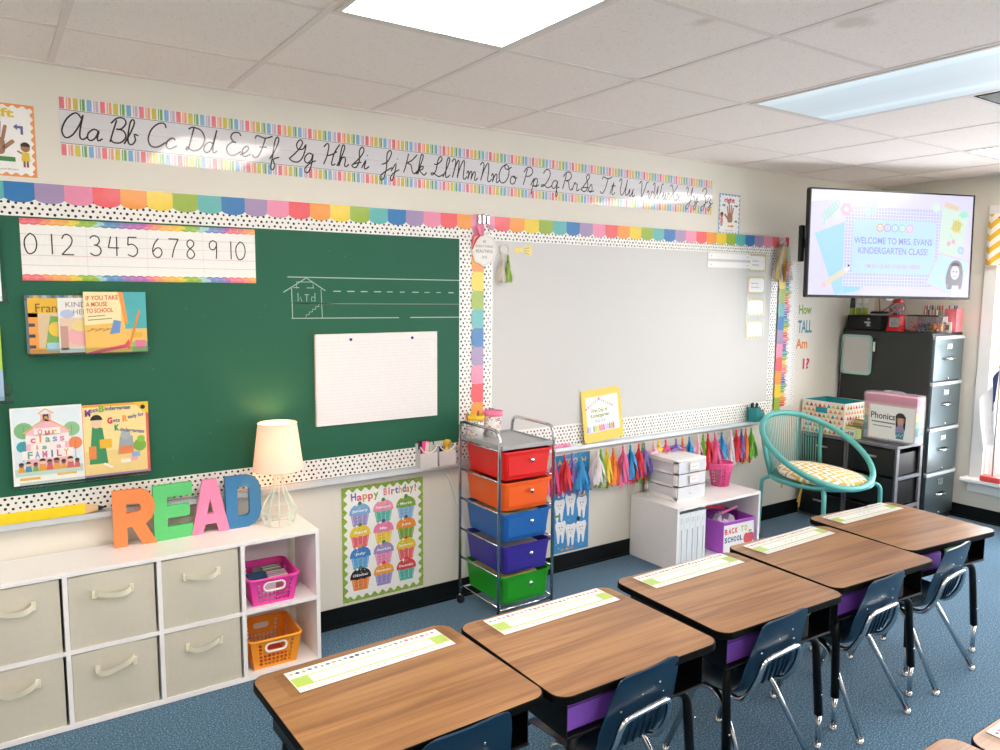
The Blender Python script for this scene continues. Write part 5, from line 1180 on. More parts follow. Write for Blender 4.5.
for i, z in enumerate((.012, .082, .152)):
    f = MB(); ww = w - .010
    f.box(-ww, y0 - .004, z, ww, y0 + .002, z + .064, FROSTD, bev=.002).box(-ww, y0 + .002, z, -ww + .003, y1 - .01, z + .055, FROSTD).box(ww - .003, y0 + .002, z, ww, y1 - .01, z + .055, FROSTD).box(-ww, y0 + .002, z, ww, y1 - .01, z + .003, FROSTD)
    f.box(-.02, y0 - .012, z + .022, .02, y0 - .003, z + .034, FROSTD, bev=.003)
    o = f.build('drawer', t)
    if i:
        s = Sheet(CARD); s.slab(-.045, 0, .035, .044, .0006, '#f3f0ec'); s.poly(rrect(-.045, 0, .035, .044, .004), '#e0cdc0', 1); s.poly(rrect(-.040, .005, .030, .039, .004), '#f6f4f0', 2)
        s.stroke([(-.028 + .006 * k, .022 + .004 * sin(k * 2.2)) for k in range(8)], .003, '#6fa0a8' if i == 2 else '#d08f7a', 3); s.build('label_card', o, (.012, y0 - .0135, z + .012))
for i, (c, lab, z) in enumerate((('#e8a2b4', 'pink papers in the top drawer of the frosted box', .157), ('#7f9cc0', 'blue grey packet at the front of the frosted box\'s top drawer', .157))):
    if i == 0: f = MB().box(-.105, -.05, 0, .05, .06, .035, PAPER, c)
    else: f = MB().box(-.105, -.112, 0, -.02, -.06, .045, PAPER, c)
    tag(f.build('paper_stack', None, (3.443, -.172, QZ + z)), lab, 'papers')
HOTP = mat('bubblegum_plastic', '#ee5f9f', .35)
t = thing('pencil_basket', 'round pink pierced basket on the low shelf', 'basket', (3.868, -.150, QZ + .001))
f = MB(); n = 26; H1 = .145
rad = lambda z: .052 + .024 * z / H1
for k in range(n):
    a = 2 * PI * k / n; f.tube([(rad(z) * cos(a), rad(z) * sin(a), z) for z in (0, H1 * .5, H1)], .0034, HOTP, 5)
for z in (.004, .022, .042, .062, .082, .102): f.tube([(rad(z) * cos(2 * PI * k / 32), rad(z) * sin(2 * PI * k / 32), z) for k in range(32)], .003, HOTP, 5, True)
f.lathe([(rad(.112), .112), (rad(.14), .14), (rad(.14) - .002, .14), (rad(.112) - .002, .112)], HOTP, 32); f.lathe([(0, 0), (.052, 0), (.052, .004), (0, .004)], HOTP, 32); f.build('basket_body', t)
MB().tube([(.079 * cos(2 * PI * k / 32), .079 * sin(2 * PI * k / 32), H1) for k in range(32)], .0055, HOTP, 8, True).build('rim', t)
for i, (x, y, c, lab) in enumerate(((-.03, .0, '#8fbf5a', 'green'), (.0, .012, '#6a9fd0', 'blue'), (.03, -.005, '#e9b84a', 'yellow'), (.012, -.025, '#d0507a', 'dark pink'))):
    f = MB().tube([(0, 0, 0), (0, 0, .125)], .008, mat('chunky_marker_' + lab.replace(' ', '_'), c, .4), 8).tube([(0, 0, .095), (0, 0, .127)], .009, mat('chunky_cap_' + lab.replace(' ', '_'), c, .5), 8)
    tag(f.build('chunky_marker', None, (3.868 + x, -.15 + y, QZ + .006), (.08 * (i - 1), .1 * (1.5 - i), 0)), lab + ' marker standing in the round pink basket', 'marker', 'markers in the pink basket')
# ------------------------------------------------------------------ screen on its corner arm
def frame_from(o, u, v):
    u = Vector(u).normalized(); v = Vector(v); v = (v - u * v.dot(u)).normalized(); n = u.cross(v)      # n points out of the face
    return Matrix(((u.x, v.x, n.x, o[0]), (u.y, v.y, n.y, o[1]), (u.z, v.z, n.z, o[2]), (0, 0, 0, 1)))
TL, TR, BR, BL = [Vector(q) for q in ((4.342, -.381, 2.265), (5.470, -.846, 2.253), (5.426, -.854, 1.568), (4.298, -.390, 1.581))]
ctr = (TL + TR + BR + BL) / 4
TVM = frame_from(ctr, (TR - TL) + (BR - BL), (TL - BL) + (TR - BR))
t = thing('television', 'large lit television on a corner arm showing a pastel welcome slide', 'television'); t.matrix_world = TVM
IDM = Matrix.Identity(4)
W2, H2 = .604, .342
BEZ = mat('black_bezel', '#0b0b0d', .3)
f = MB()
for a, b, c, d in ((-W2, -H2, W2, -H2 + .016), (-W2, H2 - .009, W2, H2), (-W2, -H2 + .016, -W2 + .009, H2 - .009), (W2 - .009, -H2 + .016, W2, H2 - .009)): f.box(a, b, -.030, c, d, .004, BEZ)
f.build('bezel', t)
f = MB().box(-W2 + .004, -H2 + .004, -.045, W2 - .004, H2 - .004, -.0305, BLACKPL, bev=.006).box(-.42, -H2 + .03, -.075, .42, .12, -.045, BLACKPL, bev=.01)
f.build('back_shell', t)
MB().box(-.03, -H2 - .012, -.01, .03, -H2, .0, mat('grey_badge', '#8f9298', .4)).build('sensor_bar', t)
MB().box(-.618, -.115, -.088, -.590, .115, -.055, BLACKPL, bev=.006).box(-.60, -.03, -.072, -.40, .03, -.058, BLACKPL).build('side_speaker', t)
s = Sheet(SCREEN, IDM); SW, SH = W2 - .009, H2 - .0125
s.slab(-SW, -SH + .0035, SW, SH + .0035, .004, '#d7d5f0')
s.poly([(-SW, SH), (-SW + .52, SH), (-SW + .38, SH - .035), (-SW + .2, SH - .05), (-SW, SH - .075)], '#eceaf4', 1)
def rot(pts, u, v, a):
    c_, s_ = cos(math.radians(a)), sin(math.radians(a)); return [(u + x * c_ - y * s_, v + x * s_ + y * c_) for x, y in pts]
s.poly(rot([(-.135, -.25), (.135, -.25), (.135, .22), (-.135, .22)], -.385, -.105, 22), '#a5d6f2', 1) if 0 else None
s.poly([(-.56, .06), (-.30, .155), (-.20, -.26), (-.235, -.29), (-.40, -.325)], '#a3d5f1', 2)
s.poly([(-.40, -.325), (-.26, -.31), (-.18, -.26), (-.235, -.20)], '#aee0f2', 2)
s.poly(rrect(-.352, -.27, .36, .235, .03), '#bfc3f3', 3)
for i in range(33): u = -.35 + .71 * i / 33; s.rect(u, -.268, u + .004, .233, '#e1e3fb', 4)
for i in range(24): v = -.268 + .5 * i / 24; s.rect(-.351, v, .359, v + .004, '#e1e3fb', 4)
s.poly(rrect(-.292, -.185, .318, .158, .03), '#bddcee', 6)
for i, (ch, c) in enumerate(zip('HELLO', ('#e5b98a', '#b7b3ee', '#9cc9f2', '#9fdcc6', '#efb3d6'))):
    u = -.095 + .054 * i; s.disc(u, .108, .027, c, 8, n=18); s.disc(u, .108, .018, '#d3e3f2', 9, n=18); s.text(ch, u, .098, .02, c, 10, bold=.03)
s.text('WELCOME TO MRS. EVANS', .008, .005, .042, '#9f9fe2', 8, w=.575, bold=.012); s.text('KINDERGARTEN CLASS!', .008, -.058, .042, '#9f9fe2', 8, w=.51, bold=.012); s.text("I'M SO GLAD YOU'RE HERE!", .01, -.148, .024, '#dba9dc', 8, w=.40, bold=.01)
spr = [(-.50 + .10 * k / 40 + .022 * cos(k * .9), .165 + .085 * k / 40 + .026 * sin(k * .9)) for k in range(41)]
s.stroke([(-.50, .11), (-.495, .14)] + spr, .007, '#a5ddd0', 5)
for k in range(6): s.disc(-.345 + .026 * cos(k * PI / 3), .215 + .026 * sin(k * PI / 3), .017, '#efb8d6', 5)
s.disc(-.345, .215, .018, '#d7d5f0', 6); s.disc(-.425, .165, .018, '#c7e3d3', 5)
s.poly([(-.21, .31), (-.18, .31), (-.165, .19), (-.195, .17), (-.215, .2)], '#bfe1ee', 8); s.poly([(-.15, .3), (-.115, .3), (-.13, .2), (-.16, .19)], '#bfe1ee', 8)
s.poly(rot([(-.105, -.018), (.06, -.018), (.06, .018), (-.105, .018)], -.385, -.20, 32), '#dcd3c0', 5); s.poly(rot([(.06, -.018), (.06, .018), (.10, 0)], -.385, -.20, 32), '#e8eaf4', 6); s.poly(rot([(-.13, -.018), (-.105, -.018), (-.105, .018), (-.13, .018)], -.385, -.20, 32), '#f0bcd6', 6); s.disc(-.312, -.138, .007, '#1d1f24', 8)
s.poly([(.36, .255), (.565, .225), (.52, -.06), (.345, -.05)], '#cfe2da', 5); s.disc(.315, .25, .03, '#d3e8da', 4)
s.poly(rot([(-.055, -.016), (.055, -.016), (.055, .016), (-.055, .016)], .43, .262, -14), '#dccbb2', 7)
for k in range(7): s.poly(rot([(-.013, 0), (.013, 0), (0, .05)], .525, .20, -80 + 26 * k), '#a5e5cf', 8)
s.disc(.475, .135, .033, '#dcd58f', 8, ry=.046, rot=-18)
for k in range(-2, 3): s.stroke(rot([(.013 * k - .014, -.034), (.013 * k + .014, .034)], .475, .135, -18), .003, '#bfb566', 9); s.stroke(rot([(.013 * k + .014, -.034), (.013 * k - .014, .034)], .475, .135, -18), .003, '#bfb566', 9)
for u, v in ((.42, .022), (.455, .035)): s.disc(u, v, .015, '#efb0d0', 8); s.stroke([(u, v + .012), (.43, .09)], .003, '#a5dcc0', 7)
s.disc(.515, -.02, .026, '#a9cdf3', 8); s.disc(.515, -.02, .010, '#d7d5f0', 9)
pl = [(.262, -.24), (.35, -.04), (.585, -.095), (.515, -.325)]
s.poly(pl, '#c0dff0', 10); s.stroke(pl, .006, '#efb7dc', 11, True)
s.poly(smooth_line([(.425, -.275), (.41, -.2), (.435, -.115), (.475, -.085), (.52, -.10), (.54, -.17), (.53, -.27), (.49, -.26)], 3, True), '#8e8f9b', 12)
s.disc(.478, -.165, .034, '#d9d9e2', 13, ry=.048); s.poly([(.455, -.325), (.50, -.325), (.51, -.25), (.46, -.25)], '#e6e7f2', 13); s.disc(.478, -.122, .034, '#6f6570', 14, ry=.022, a0=0, a1=180)
s.disc(.465, -.16, .005, '#6f6f7d', 15); s.disc(.49, -.16, .005, '#6f6f7d', 15); s.stroke([(.463, -.188), (.478, -.195), (.493, -.188)], .003, '#a58f9f', 15); s.stroke([(.385, -.20), (.405, -.24), (.43, -.26)], .012, '#d9d9e2', 12); s.disc(.382, -.188, .010, '#d9d9e2', 13)
s.build('screen', t)
inv = TVM.inverted()
t2 = thing('screen_mount', 'black wall arm holding the television in the corner', 'mount', (5.2, -.02, 1.93))
back = TVM @ Vector((0, 0, -.078)) - Vector((5.2, -.02, 1.93))
f = MB().box(-.14, -.02, -.14, .14, .018, .14, BLACKMET, bev=.006); f.build('wall_plate', t2)
f = MB().tube([(0, -.02, .05), tuple(back * .5 + Vector((.12, 0, .05))), tuple(back + Vector((0, 0, .05)))], .02, BLACKMET, 8).tube([(0, -.02, -.05), tuple(back * .5 + Vector((.12, 0, -.05))), tuple(back + Vector((0, 0, -.05)))], .02, BLACKMET, 8); f.build('arm', t2)
bar = MB(); Ml = Matrix.Translation(Vector((-5.2, .02, -1.93))) @ TVM
bar.box(-.66, -.10, -.115, -.625, .13, -.075, BLACKPL, bev=.006, M=Ml) if 0 else bar.box(-.25, -.18, -.082, .25, .18, -.076, BLACKMET, M=Ml); bar.build('bracket', t2)

# ------------------------------------------------------------------ filing cabinet
CB = mat('charcoal_cabinet_enamel', '#2b302f', .45, scale=12); CF = mat('grey_drawer_enamel', '#76858a', .3, .75, coat=.2, var=.04)
KX0, KX1, KY0, KY1, KZ = 5.345, 5.765, -.700, -.03, 1.338
t = thing('filing_cabinet', 'tall charcoal four drawer filing cabinet in the corner under the television', 'filing cabinet', (KX0, KY0, 0))
w, d = KX1 - KX0, KY1 - KY0
MB().box(0, .018, .0, w, d, KZ, CB, bev=.004).build('cabinet_body', t)
hD = (KZ - .06) / 4
for k in range(4):
    z0 = .045 + hD * k
    o = MB().box(.012, 0, z0 + .006, w - .012, .02, z0 + hD - .022, CF, bev=.004).build('drawer', t)
    MB().box(.008, -.006, z0 + hD - .026, w - .008, .018, z0 + hD - .004, ALU, bev=.003).build('drawer_lip', o)
    cx_, hz = w / 2 - .01, z0 + hD * .5
    f = MB(); f.tube([(cx_ - .06, -.002, hz), (cx_ - .045, -.026, hz), (cx_ + .045, -.026, hz), (cx_ + .06, -.002, hz)], .008, CHROME, 8).box(cx_ - .05, -.002, hz - .012, cx_ + .05, .001, hz + .012, BLACKPL); f.build('handle', o)
    f = MB(); lx = cx_ + .005; lz = z0 + hD * .76
    f.box(lx - .035, -.004, lz - .022, lx + .035, 0, lz + .022, CHROME, bev=.002).box(lx - .027, -.0045, lz - .015, lx + .027, -.003, lz + .015, mat('label_paper_%d' % k, '#cfe9ee' if k else '#5f6a6d', .5)); f.build('label_holder', o)
    MB().lathe([(0, 0), (.008, 0), (.008, .006), (.003, .007), (0, .007)], CHROME, 10, M=Matrix.Rotation(PI / 2, 4, 'X')).build('lock', o, (w / 2, 0, z0 + .022))
# small whiteboard held to the cabinet's side
MINTP = mat('mint_plastic_frame', '#a5cfc6', .4)
t = thing('mini_whiteboard', 'mint framed small whiteboard on the filing cabinet\'s dark side', 'whiteboard', (KX0 - .001, -.030, 1.012), -PI / 2)
t.rotation_euler = (0, 0, -PI / 2)
MB().fill([rrect(0, 0, .235, .292, .03, 5), rrect(.016, .016, .219, .276, .018, 5)], 0, .012, MINTP, M=WALLM).build('frame', t)
MB().prism(rrect(.010, .010, .225, .282, .022, 5), .0005, .006, WHITEB, M=WALLM).build('writing_panel', t)
t = thing('clip_marker', 'white marker with a black cap clipped beside the mint framed board', 'marker', (KX0 - .012, -.283, 1.19))
MB().tube([(0, 0, 0), (0, 0, .07)], .008, WHITEPL, 8).build('barrel', t); MB().tube([(0, 0, .07), (0, 0, .095)], .0085, BLACKPL, 8).build('cap', t)
# on top of the cabinet
KT = KZ + .0008
t = thing('black_player', 'black box shaped player with a silver knob row, on the filing cabinet', 'audio player', (5.50, -.165, KT))
MB().box(-.13, -.135, 0, .13, .125, .110, BLACKPL, bev=.01).build('player_body', t)
f = MB().box(-.134, -.06, .052, -.129, -.015, .064, STEEL).box(-.134, -.06, .030, -.129, -.03, .038, STEEL).sphere((-.133, -.045, .082), .009, STEEL).sphere((-.133, -.045, .044), .011, STEEL); f.build('silver_buttons', t)
t = thing('antenna_disc', 'flat black and silver disc device with a wire, on the black player', 'router', (5.48, -.228, KT + .1108))
MB().lathe([(0, 0), (.066, 0), (.068, .006), (.066, .010)], ALU, 28).lathe([(.066, .010), (.063, .022), (.05, .026), (0, .026)], BLACKPL, 28).build('disc_body', t)
MB().tube(smooth_line([(0, 0, .024), (.0, .005, .07), (-.01, .01, .14), (0, .02, .24), (.01, .04, .42)], 4), .003, BLACKPL, 6).build('antenna_wire', t)
tag(MB().tube(smooth_line([(5.47, -.25, KT + .137), (5.45, -.32, KT + .18), (5.45, -.38, KT + .225), (5.48, -.45, KT + .33)], 4), .003, BLACKPL, 6).build('black_cable', None), 'thin black cable rising from the disc device to the television', 'cable')
tag(MB().tube(smooth_line([(5.41, -.055, KT + .03), (5.36, -.045, KT - .0 + .004), (5.335, -.04, KT - .05), (5.334, -.02, KT - .5), (5.334, -.015, .62)], 4), .003, BLACKPL, 6).build('black_cable', None), 'thin black cable running down the filing cabinet\'s back edge', 'cable')
for i, (x, y, hgt, lab) in enumerate(((5.50, .0 - .085, .135, 'dark topped'), (5.50, -.125, .125, 'left white'), (5.52, -.165, .125, 'right white'))):
    t = thing('small_bottle', ['dark topped bottle, leftmost of three on the black player', 'middle bottle with a green base on the black player', 'right bottle with a green base on the black player'][i], 'bottle', (x - .05 if i < 2 else x, y + .0, KT + .0968), 0, 'bottles on the black player')
    t.location = ((5.395, 5.405, 5.425)[i], (-.064, -.106, -.145)[i], KT + .1108)
    r = .019
    MB().lathe([(0, 0), (r, 0), (r, .05)], mat('green_label_%d' % i, '#a9b84a', .4), 16).lathe([(r, .05), (r, hgt - .04)], mat('bottle_%d' % i, '#3a4652' if i == 0 else '#d9dcd6', .3), 16).build('bottle_body', t)
    MB().lathe([(r, hgt - .04), (r * .9, hgt - .03), (r * .75, hgt), (0, hgt)], mat('bottle_cap_%d' % i, '#2c3540' if i == 0 else '#e9e9e6', .3), 16).build('bottle_cap', t)
GUMR = mat('red_glossy_plastic', '#d81f27', .25, coat=.5)
t = thing('gumball_machine', 'small red toy gumball machine on the filing cabinet', 'gumball machine', (5.425, -.385, KT)); t.scale = (1.1, 1.1, 1.12)
f = MB().lathe([(0, 0), (.062, 0), (.064, .008), (.055, .02), (.048, .09), (.05, .105), (0, .105)], GUMR, 24); f.build('red_base', t)
s = Sheet(CARD); s.slab(-.028, .03, .028, .088, .004, '#9fa5a8'); s.disc(0, .07, .006, '#3a3d40', 1); s.text('1c', 0, .066, .008, '#e9e9e6', 2)
for k in range(3): s.rect(-.018, .040 + .008 * k, .018, .0435 + .008 * k, '#5a5f63', 1)
s.build('coin_plate', t, (-.052, -.014, 0), (0, 0, -PI / 2 + .3))
MB().sphere((0, 0, .147), .050, glassmat('globe_plastic', '#f1eef0', .05), n=18).build('globe', t)
MB().lathe([(.028, .182), (.034, .187), (.030, .2), (.01, .205), (0, .205)], GUMR, 20).build('red_lid', t)
random.seed(4)
gm = [mat('gum_%d' % i, c, .3) for i, c in enumerate(('#f0c84a', '#e07aa0', '#f3f0ec', '#5f6fb0', '#d94f4a', '#8fc3d9'))]
f = MB()
for i in range(46):
    a, rr, z = random.uniform(0, 6.28), random.uniform(0, 1) ** .5, random.uniform(.108, .155)
    R_ = math.sqrt(max(.0001, .042 ** 2 - (z - .147) ** 2)) ; f.sphere((R_ * rr * cos(a), R_ * rr * sin(a), z), .0088, gm[i % 6], n=8)
o = f.build('gumballs', t); o['kind'] = 'stuff'
t = thing('treat_caddy', 'black trimmed clear caddy with three candy compartments on the filing cabinet', 'caddy', (5.47, -.572, KT))
CL2 = glassmat('clear_acrylic_box', '#f3f0f2', .04)
f = MB()
for y in (-.105, -.035, .035, .105): f.box(-.06, y - .0015, .004, .06, y + .0015, .112, CL2)
f.box(-.06, -.105, .004, -.057, .105, .112, CL2).box(.057, -.105, .004, .06, .105, .112, CL2); f.build('clear_walls', t)
f = MB().box(-.068, -.115, 0, .068, .115, .004, BLACKPL).box(-.066, -.112, .112, -.055, .112, .120, BLACKPL, bev=.003).box(.055, -.112, .112, .066, .112, .120, BLACKPL, bev=.003).box(-.055, -.112, .112, .055, -.102, .120, BLACKPL).box(-.055, .102, .112, .055, .112, .120, BLACKPL); f.build('black_trim', t)
for i, (y, cs, nm) in enumerate(((.07, ('#e24a4a', '#f07a6a', '#f3a08a', '#e9c3b0'), 'red and orange'), (0, ('#3f4f8f', '#6fa04f', '#2f3a5a', '#8f5f9f', '#c9d0e0'), 'dark blue and green'), (-.07, ('#4f8f3f', '#e0a02f', '#d9503a', '#e9d04a'), 'green, yellow and red'))):
    random.seed(i + 3); f = MB(); cm_ = [mat('candy_%d_%d' % (i, k), c, .3) for k, c in enumerate(cs)]
    for k in range(110): f.sphere((random.uniform(-.048, .048), y + random.uniform(-.024, .024), random.uniform(.012, .072 - .006 * i)), .0088, cm_[k % len(cm_)], n=6)
    tag(f.build('candy', None, (5.47, -.572, KT)), 'loose %s candy in the clear caddy' % nm, 'candy', None, 'stuff')
t = thing('pink_holder', 'tall pink holder full of pens at the filing cabinet\'s front corner', 'pen holder', (5.705, -.640, KT))
PKH = mat('coral_pink_holder', '#ef7d86', .45)
f = MB()
for a, b, c, d in ((-.045, -.04, .045, -.037), (-.045, .037, .045, .04), (-.045, -.037, -.042, .037), (.042, -.037, .045, .037)): f.box(a, b, 0, c, d, .165, PKH)
f.box(-.045, -.04, 0, .045, .04, .003, PKH); f.build('holder_body', t)
tag(MB().box(-.0015, -.028, 0, .0015, .028, .075, WHITEPL).box(-.002, -.012, .02, -.0012, .012, .055, mat('card_art', '#b56a5a', .6)).build('small_card', None, (5.56, -.672, KT)), 'small white card in front of the pink pen holder', 'card')
random.seed(9)
pcs = ['#f0ece8', '#d94f4a', '#4f8f4a', '#e9a03f', '#2f3340', '#7a4f8f', '#e58fa5', '#8f5a3f', '#3f6f9f']
for k in range(16):
    y = -.475 - .0120 * k; c = pcs[k % 9]
    f = MB().tube([(0, 0, 0), (.0, 0, .175)], .0042, mat('pen_%d' % k, c, .4), 6).tube([(0, 0, .152), (0, 0, .184)], .0052, mat('pen_cap_%d' % k, pcs[(k * 4 + 2) % 9], .4), 6)
    inside = y < -.608
    tag(f.build('pen', None, ((5.705 if inside else 5.610) + .020 * cos(k * 2.4), max(y, -.664), KT + (.0035 if inside else .004)), (.03 * sin(k), .03 * cos(k * 1.7), 0)), 'coloured pen standing in a row behind the candy caddy', 'pen', 'pens on the filing cabinet')
WCUP = mat('clear_pen_tray', '#e5e2e0', .3, alpha=.5)
f = MB()
for a, b, c, d in ((-.036, -.085, .036, -.082), (-.036, .082, .036, .085), (-.036, -.082, -.033, .082), (.033, -.082, .036, .082)): f.box(a, b, 0, c, d, .11, WCUP)
f.box(-.036, -.085, 0, .036, .085, .003, WCUP); tag(f.build('clear_pen_box', None, (5.612, -.545, KT)), 'clear pen box behind the candy caddy', 'pen holder')

# ------------------------------------------------------------------ black plastic drawer units, facing left
DG = mat('dark_grey_plastic_frame', '#6d6e73', .4); DB = mat('black_drawer_front', '#141618', .3, scale=60, bump=.06)
UX0, UX1, UZ = 4.890, 5.215, .614
for i, (ya, yb_) in enumerate(((-.735, -.385), (-.378, -.028))):
    t = thing('drawer_unit', ['black plastic drawer unit under the phonics case', 'black plastic drawer unit under the triangle patterned box'][i], 'drawer unit', (UX0, (ya + yb_) / 2, 0), -PI / 2, 'black plastic drawer units')
    w, d = (yb_ - ya) / 2, UX1 - UX0          # local: x along the front, -y out of the front
    f = MB().box(-w, 0, UZ - .022, w, d, UZ, DG, bev=.005).box(-w, .005, 0, w, d, .018, DG)
    for s_ in (-1, 1):
        a, b = sorted((s_ * w, s_ * (w - .014)))
        f.box(a, 0, .018, b, .032, UZ - .022, DG).box(a, d - .03, .018, b, d, UZ - .022, DG)
        for z in (.19, .395): f.box(a, .032, z - .012, b, d - .03, z + .010, DG)
    f.box(-w + .014, d - .006, .018, w - .014, d, UZ - .022, BLACKPL); f.build('unit_frame', t)
    for k, (z0, z1) in enumerate(((.022, .190), (.205, .395), (.410, .585))):
        o = MB().box(-w + .016, -.010, z0, w - .016, .012, z1, DB, bev=.006).box(-w + .022, .012, z0, w - .022, d - .02, z1 - .03, BLACKPL).build('drawer', t)
        MB().box(-.045, -.020, z1 - .062, .045, -.009, z1 - .050, STEEL, bev=.003).build('handle', o)
# phonics case
t = thing('rainbow_case', 'clear handled case of rainbow folders labelled phonics', 'case', (4.955, -.440, UZ + .001), -PI / 2)
f = MB(); w, hh, dd = .378, .336, .11
lay = [('#b9657f', '#d9759a'), ('#e3879f', '#ee9ab0'), ('#e9b37a', '#efc98a'), ('#8fb09a', '#a3c9b5'), ('#4f8f9a', '#6fb0b5'), ('#8f93c4', '#b0b3dc')]
CLR = mat('clear_case_plastic', '#eceff2', .15, alpha=.22, var=.02)
f.box(0, 0, 0, w, dd, hh, CLR, bev=.022); f.build('case_shell', t)
f = MB(); nz = len(lay)
bands = ['#c7708f', '#d98a9f', '#dba780', '#8fa98a', '#4f7f80', '#3f5f78']
for k, c in enumerate(bands): z1 = hh - .018 - (hh - .036) * k / nz; z0 = hh - .018 - (hh - .036) * (k + 1) / nz; f.box(.014, .012, z0, w - .014, dd - .012, z1, PAPER, ['#cf7896', '#e295a5', '#e3c08f', '#7fa993', '#4a8388', '#8f9ccc'][k])
f.build('folders', t)
f = MB().tube(fillet([(w * .5 - .06, .05, hh - .002), (w * .5 - .06, .05, hh + .006), (w * .5 + .06, .05, hh + .006), (w * .5 + .06, .05, hh - .002)], .006), .007, CLR, 8); f.build('handle', t)
s = Sheet(CARD); s.slab(.050, .022, w - .012, .258, .0008, '#f3f1ee'); s.rect(.050, .022, w - .012, .258, '#e5cfc6', 1); s.rect(.058, .030, w - .020, .250, '#f5f4f1', 2)
for k in range(16): s.disc(.060 + .0195 * k, .254, .004, ['#d9777f', '#8fb08f', '#e0b06a', '#7f9fc0'][k % 4], 3); s.disc(.060 + .0195 * k, .026, .004, ['#d9a77f', '#8fb08f', '#c08fa0', '#7f9fc0'][k % 4], 3)
s.text('Phonics', .150, .160, .044, '#4a484d', 4, w=.165, bold=.015); s.stroke([(.075, .138), (.235, .135)], .008, '#77757a', 4); s.stroke([(.085, .112), (.215, .110)], .006, '#8f8d92', 4)
s.rect(.24, .062, .298, .15, '#9a8fb0', 4); s.disc(.270, .165, .030, '#c99a80', 5); s.disc(.268, .18, .033, '#33262a', 6, a0=0, a1=180); s.poly([(.236, .19), (.252, .19), (.252, .12), (.24, .12)], '#33262a', 5); s.poly([(.288, .19), (.304, .19), (.302, .10), (.29, .12)], '#33262a', 5); s.rect(.246, .040, .294, .085, '#3f8f9a', 5)
for k in range(4): s.disc(.252 + .012 * k, .06 + .01 * (k % 2), .004, '#f0f0ee', 6)
s.build('label_sheet', t, (0, -.0008, 0))
# triangle patterned box
t = thing('triangle_box', 'white fabric box with coloured triangles and a teal lining', 'box', (4.895, -.022, UZ + .001), -PI / 2)
f = MB(); w, hh, dd = .330, .232, .29; LIN = mat('teal_lining', '#1f98a0', .85)
LBL = mat('cream_fabric', '#ece6dc', .85)
for a, b, c, d in ((0, 0, w, .004), (0, dd - .004, w, dd), (0, .004, .004, dd - .004), (w - .004, .004, w, dd - .004)): f.box(a, b, 0, c, d, hh, LBL)
f.box(0, 0, 0, w, dd, .004, LBL); f.build('box_body', t)
f = MB()
for a, b, c, d in ((.0045, .0045, w - .0045, .008), (.0045, dd - .008, w - .0045, dd - .0045), (.0045, .008, .008, dd - .008), (w - .008, .008, w - .0045, dd - .008)): f.box(a, b, .004, c, d, hh - .001, LIN)
f.build('lining', t)
tc_ = ['#d9403f', '#f08f3f', '#3f9fa5', '#e9c04a', '#8fb04a', '#c9382f', '#f3a04a']
def tris(Mx, width):
    s = Sheet(FABRICPRINT, Mx); r = 0
    for j in range(6):
        for i in range(int(width / .031)):
            u = .008 + .034 * i + (.017 if j % 2 else 0); v = .010 + .036 * j
            if u + .03 < width: s.poly([(u, v), (u + .029, v), (u + .0145, v + .027)], tc_[(i * 3 + j * 5 + i * j) % 7], 1)
    return s
tris(WALLM, w).build('print', t, (0, -.0005, 0))
tris(Matrix(((0, 0, 1, 0), (1, 0, 0, 0), (0, 1, 0, 0), (0, 0, 0, 1))), dd).build('print', t, (w + .0005, 0, 0))
f = MB().box(.11, -.004, .150, .20, -.0015, .190, LIN, bev=.001); f.build('label_pocket', t)
# word card boxes
for i, (x, y, z, w, hgt, lab) in enumerate(((4.912, -.300, UZ + .001, .145, .085, 'front green and white word box labelled word wall on the drawer unit'), (5.000, -.352, UZ + .001, .085, .12, 'taller green patterned word box behind the front one'))):
    t = thing('word_box', lab, 'box', (x, y - .0, z), -PI / 2 - .12)
    f = MB(); f.box(0, 0, 0, w, .055, hgt * .8, mat('olive_pattern_%d' % i, '#a39a6a' if i else '#b7c48a', .7, var=.3, scale=90), bev=.003); f.build('box_body', t)
    s = Sheet(CARD); s.slab(.004, .006, w - .004, hgt * .8 - .006, .0008, '#eef0e2')
    if i == 0: s.text('Word W', w / 2, .019, .030, '#3f5a42', 2, w=.115, bold=.03)
    else: s.rect(.004, .006, w - .004, hgt * .8 - .006, '#b9b27f', 1); s.text('W', w * .75, hgt * .5, .024, '#4a4a3a', 2)
    s.build('label', t, (0, -.001, 0))
    f = MB()
    for k in range(6): f.box(.006, .008 + .007 * k, hgt * .8, w - .006, .012 + .007 * k, hgt * (.95 + .04 * (k % 2)), PAPER, ['#d9cf9f', '#8f7a4a', '#e3dfc0', '#6f8f5a'][k % 4])
    f.build('word_cards', t)

# ------------------------------------------------------------------ ribbons hung on the whiteboard's corner
RIBC = [('#cbb8a0', 'tan'), ('#e5cf7a', 'pale yellow'), ('#d9c3b5', 'blush'), ('#e0b93f', 'mustard'), ('#b8b3b0', 'grey'), ('#c9c8a8', 'sage')]
t = thing('ribbon_bundle', 'bundle of cream and mustard lanyard ribbons at the whiteboard\'s top right corner', 'ribbons', (4.575, -.020, 1.90))
for k, (c, nm) in enumerate(RIBC):
    m = mat('ribbon_' + nm.replace(' ', '_'), c, .8); x = -.085 + .036 * k; f = MB()
    for j, (dx, L_) in enumerate(((-.012, .20 + .02 * (k % 3)), (.010, .24 - .015 * (k % 2)))):
        rows = [[(x * .5 + (x * .5 + dx) * t_ - .011, -.012 - .004 * k * .4 - .006 * sin(5 * t_ + k), .02 - L_ * t_), (x * .5 + (x * .5 + dx) * t_ + .011, -.010 - .004 * k * .4 - .005 * cos(4 * t_ + j), .02 - L_ * t_)] for t_ in [q / 7 for q in range(8)]]
        f.grid(rows, m)
    f.build('ribbon', t)
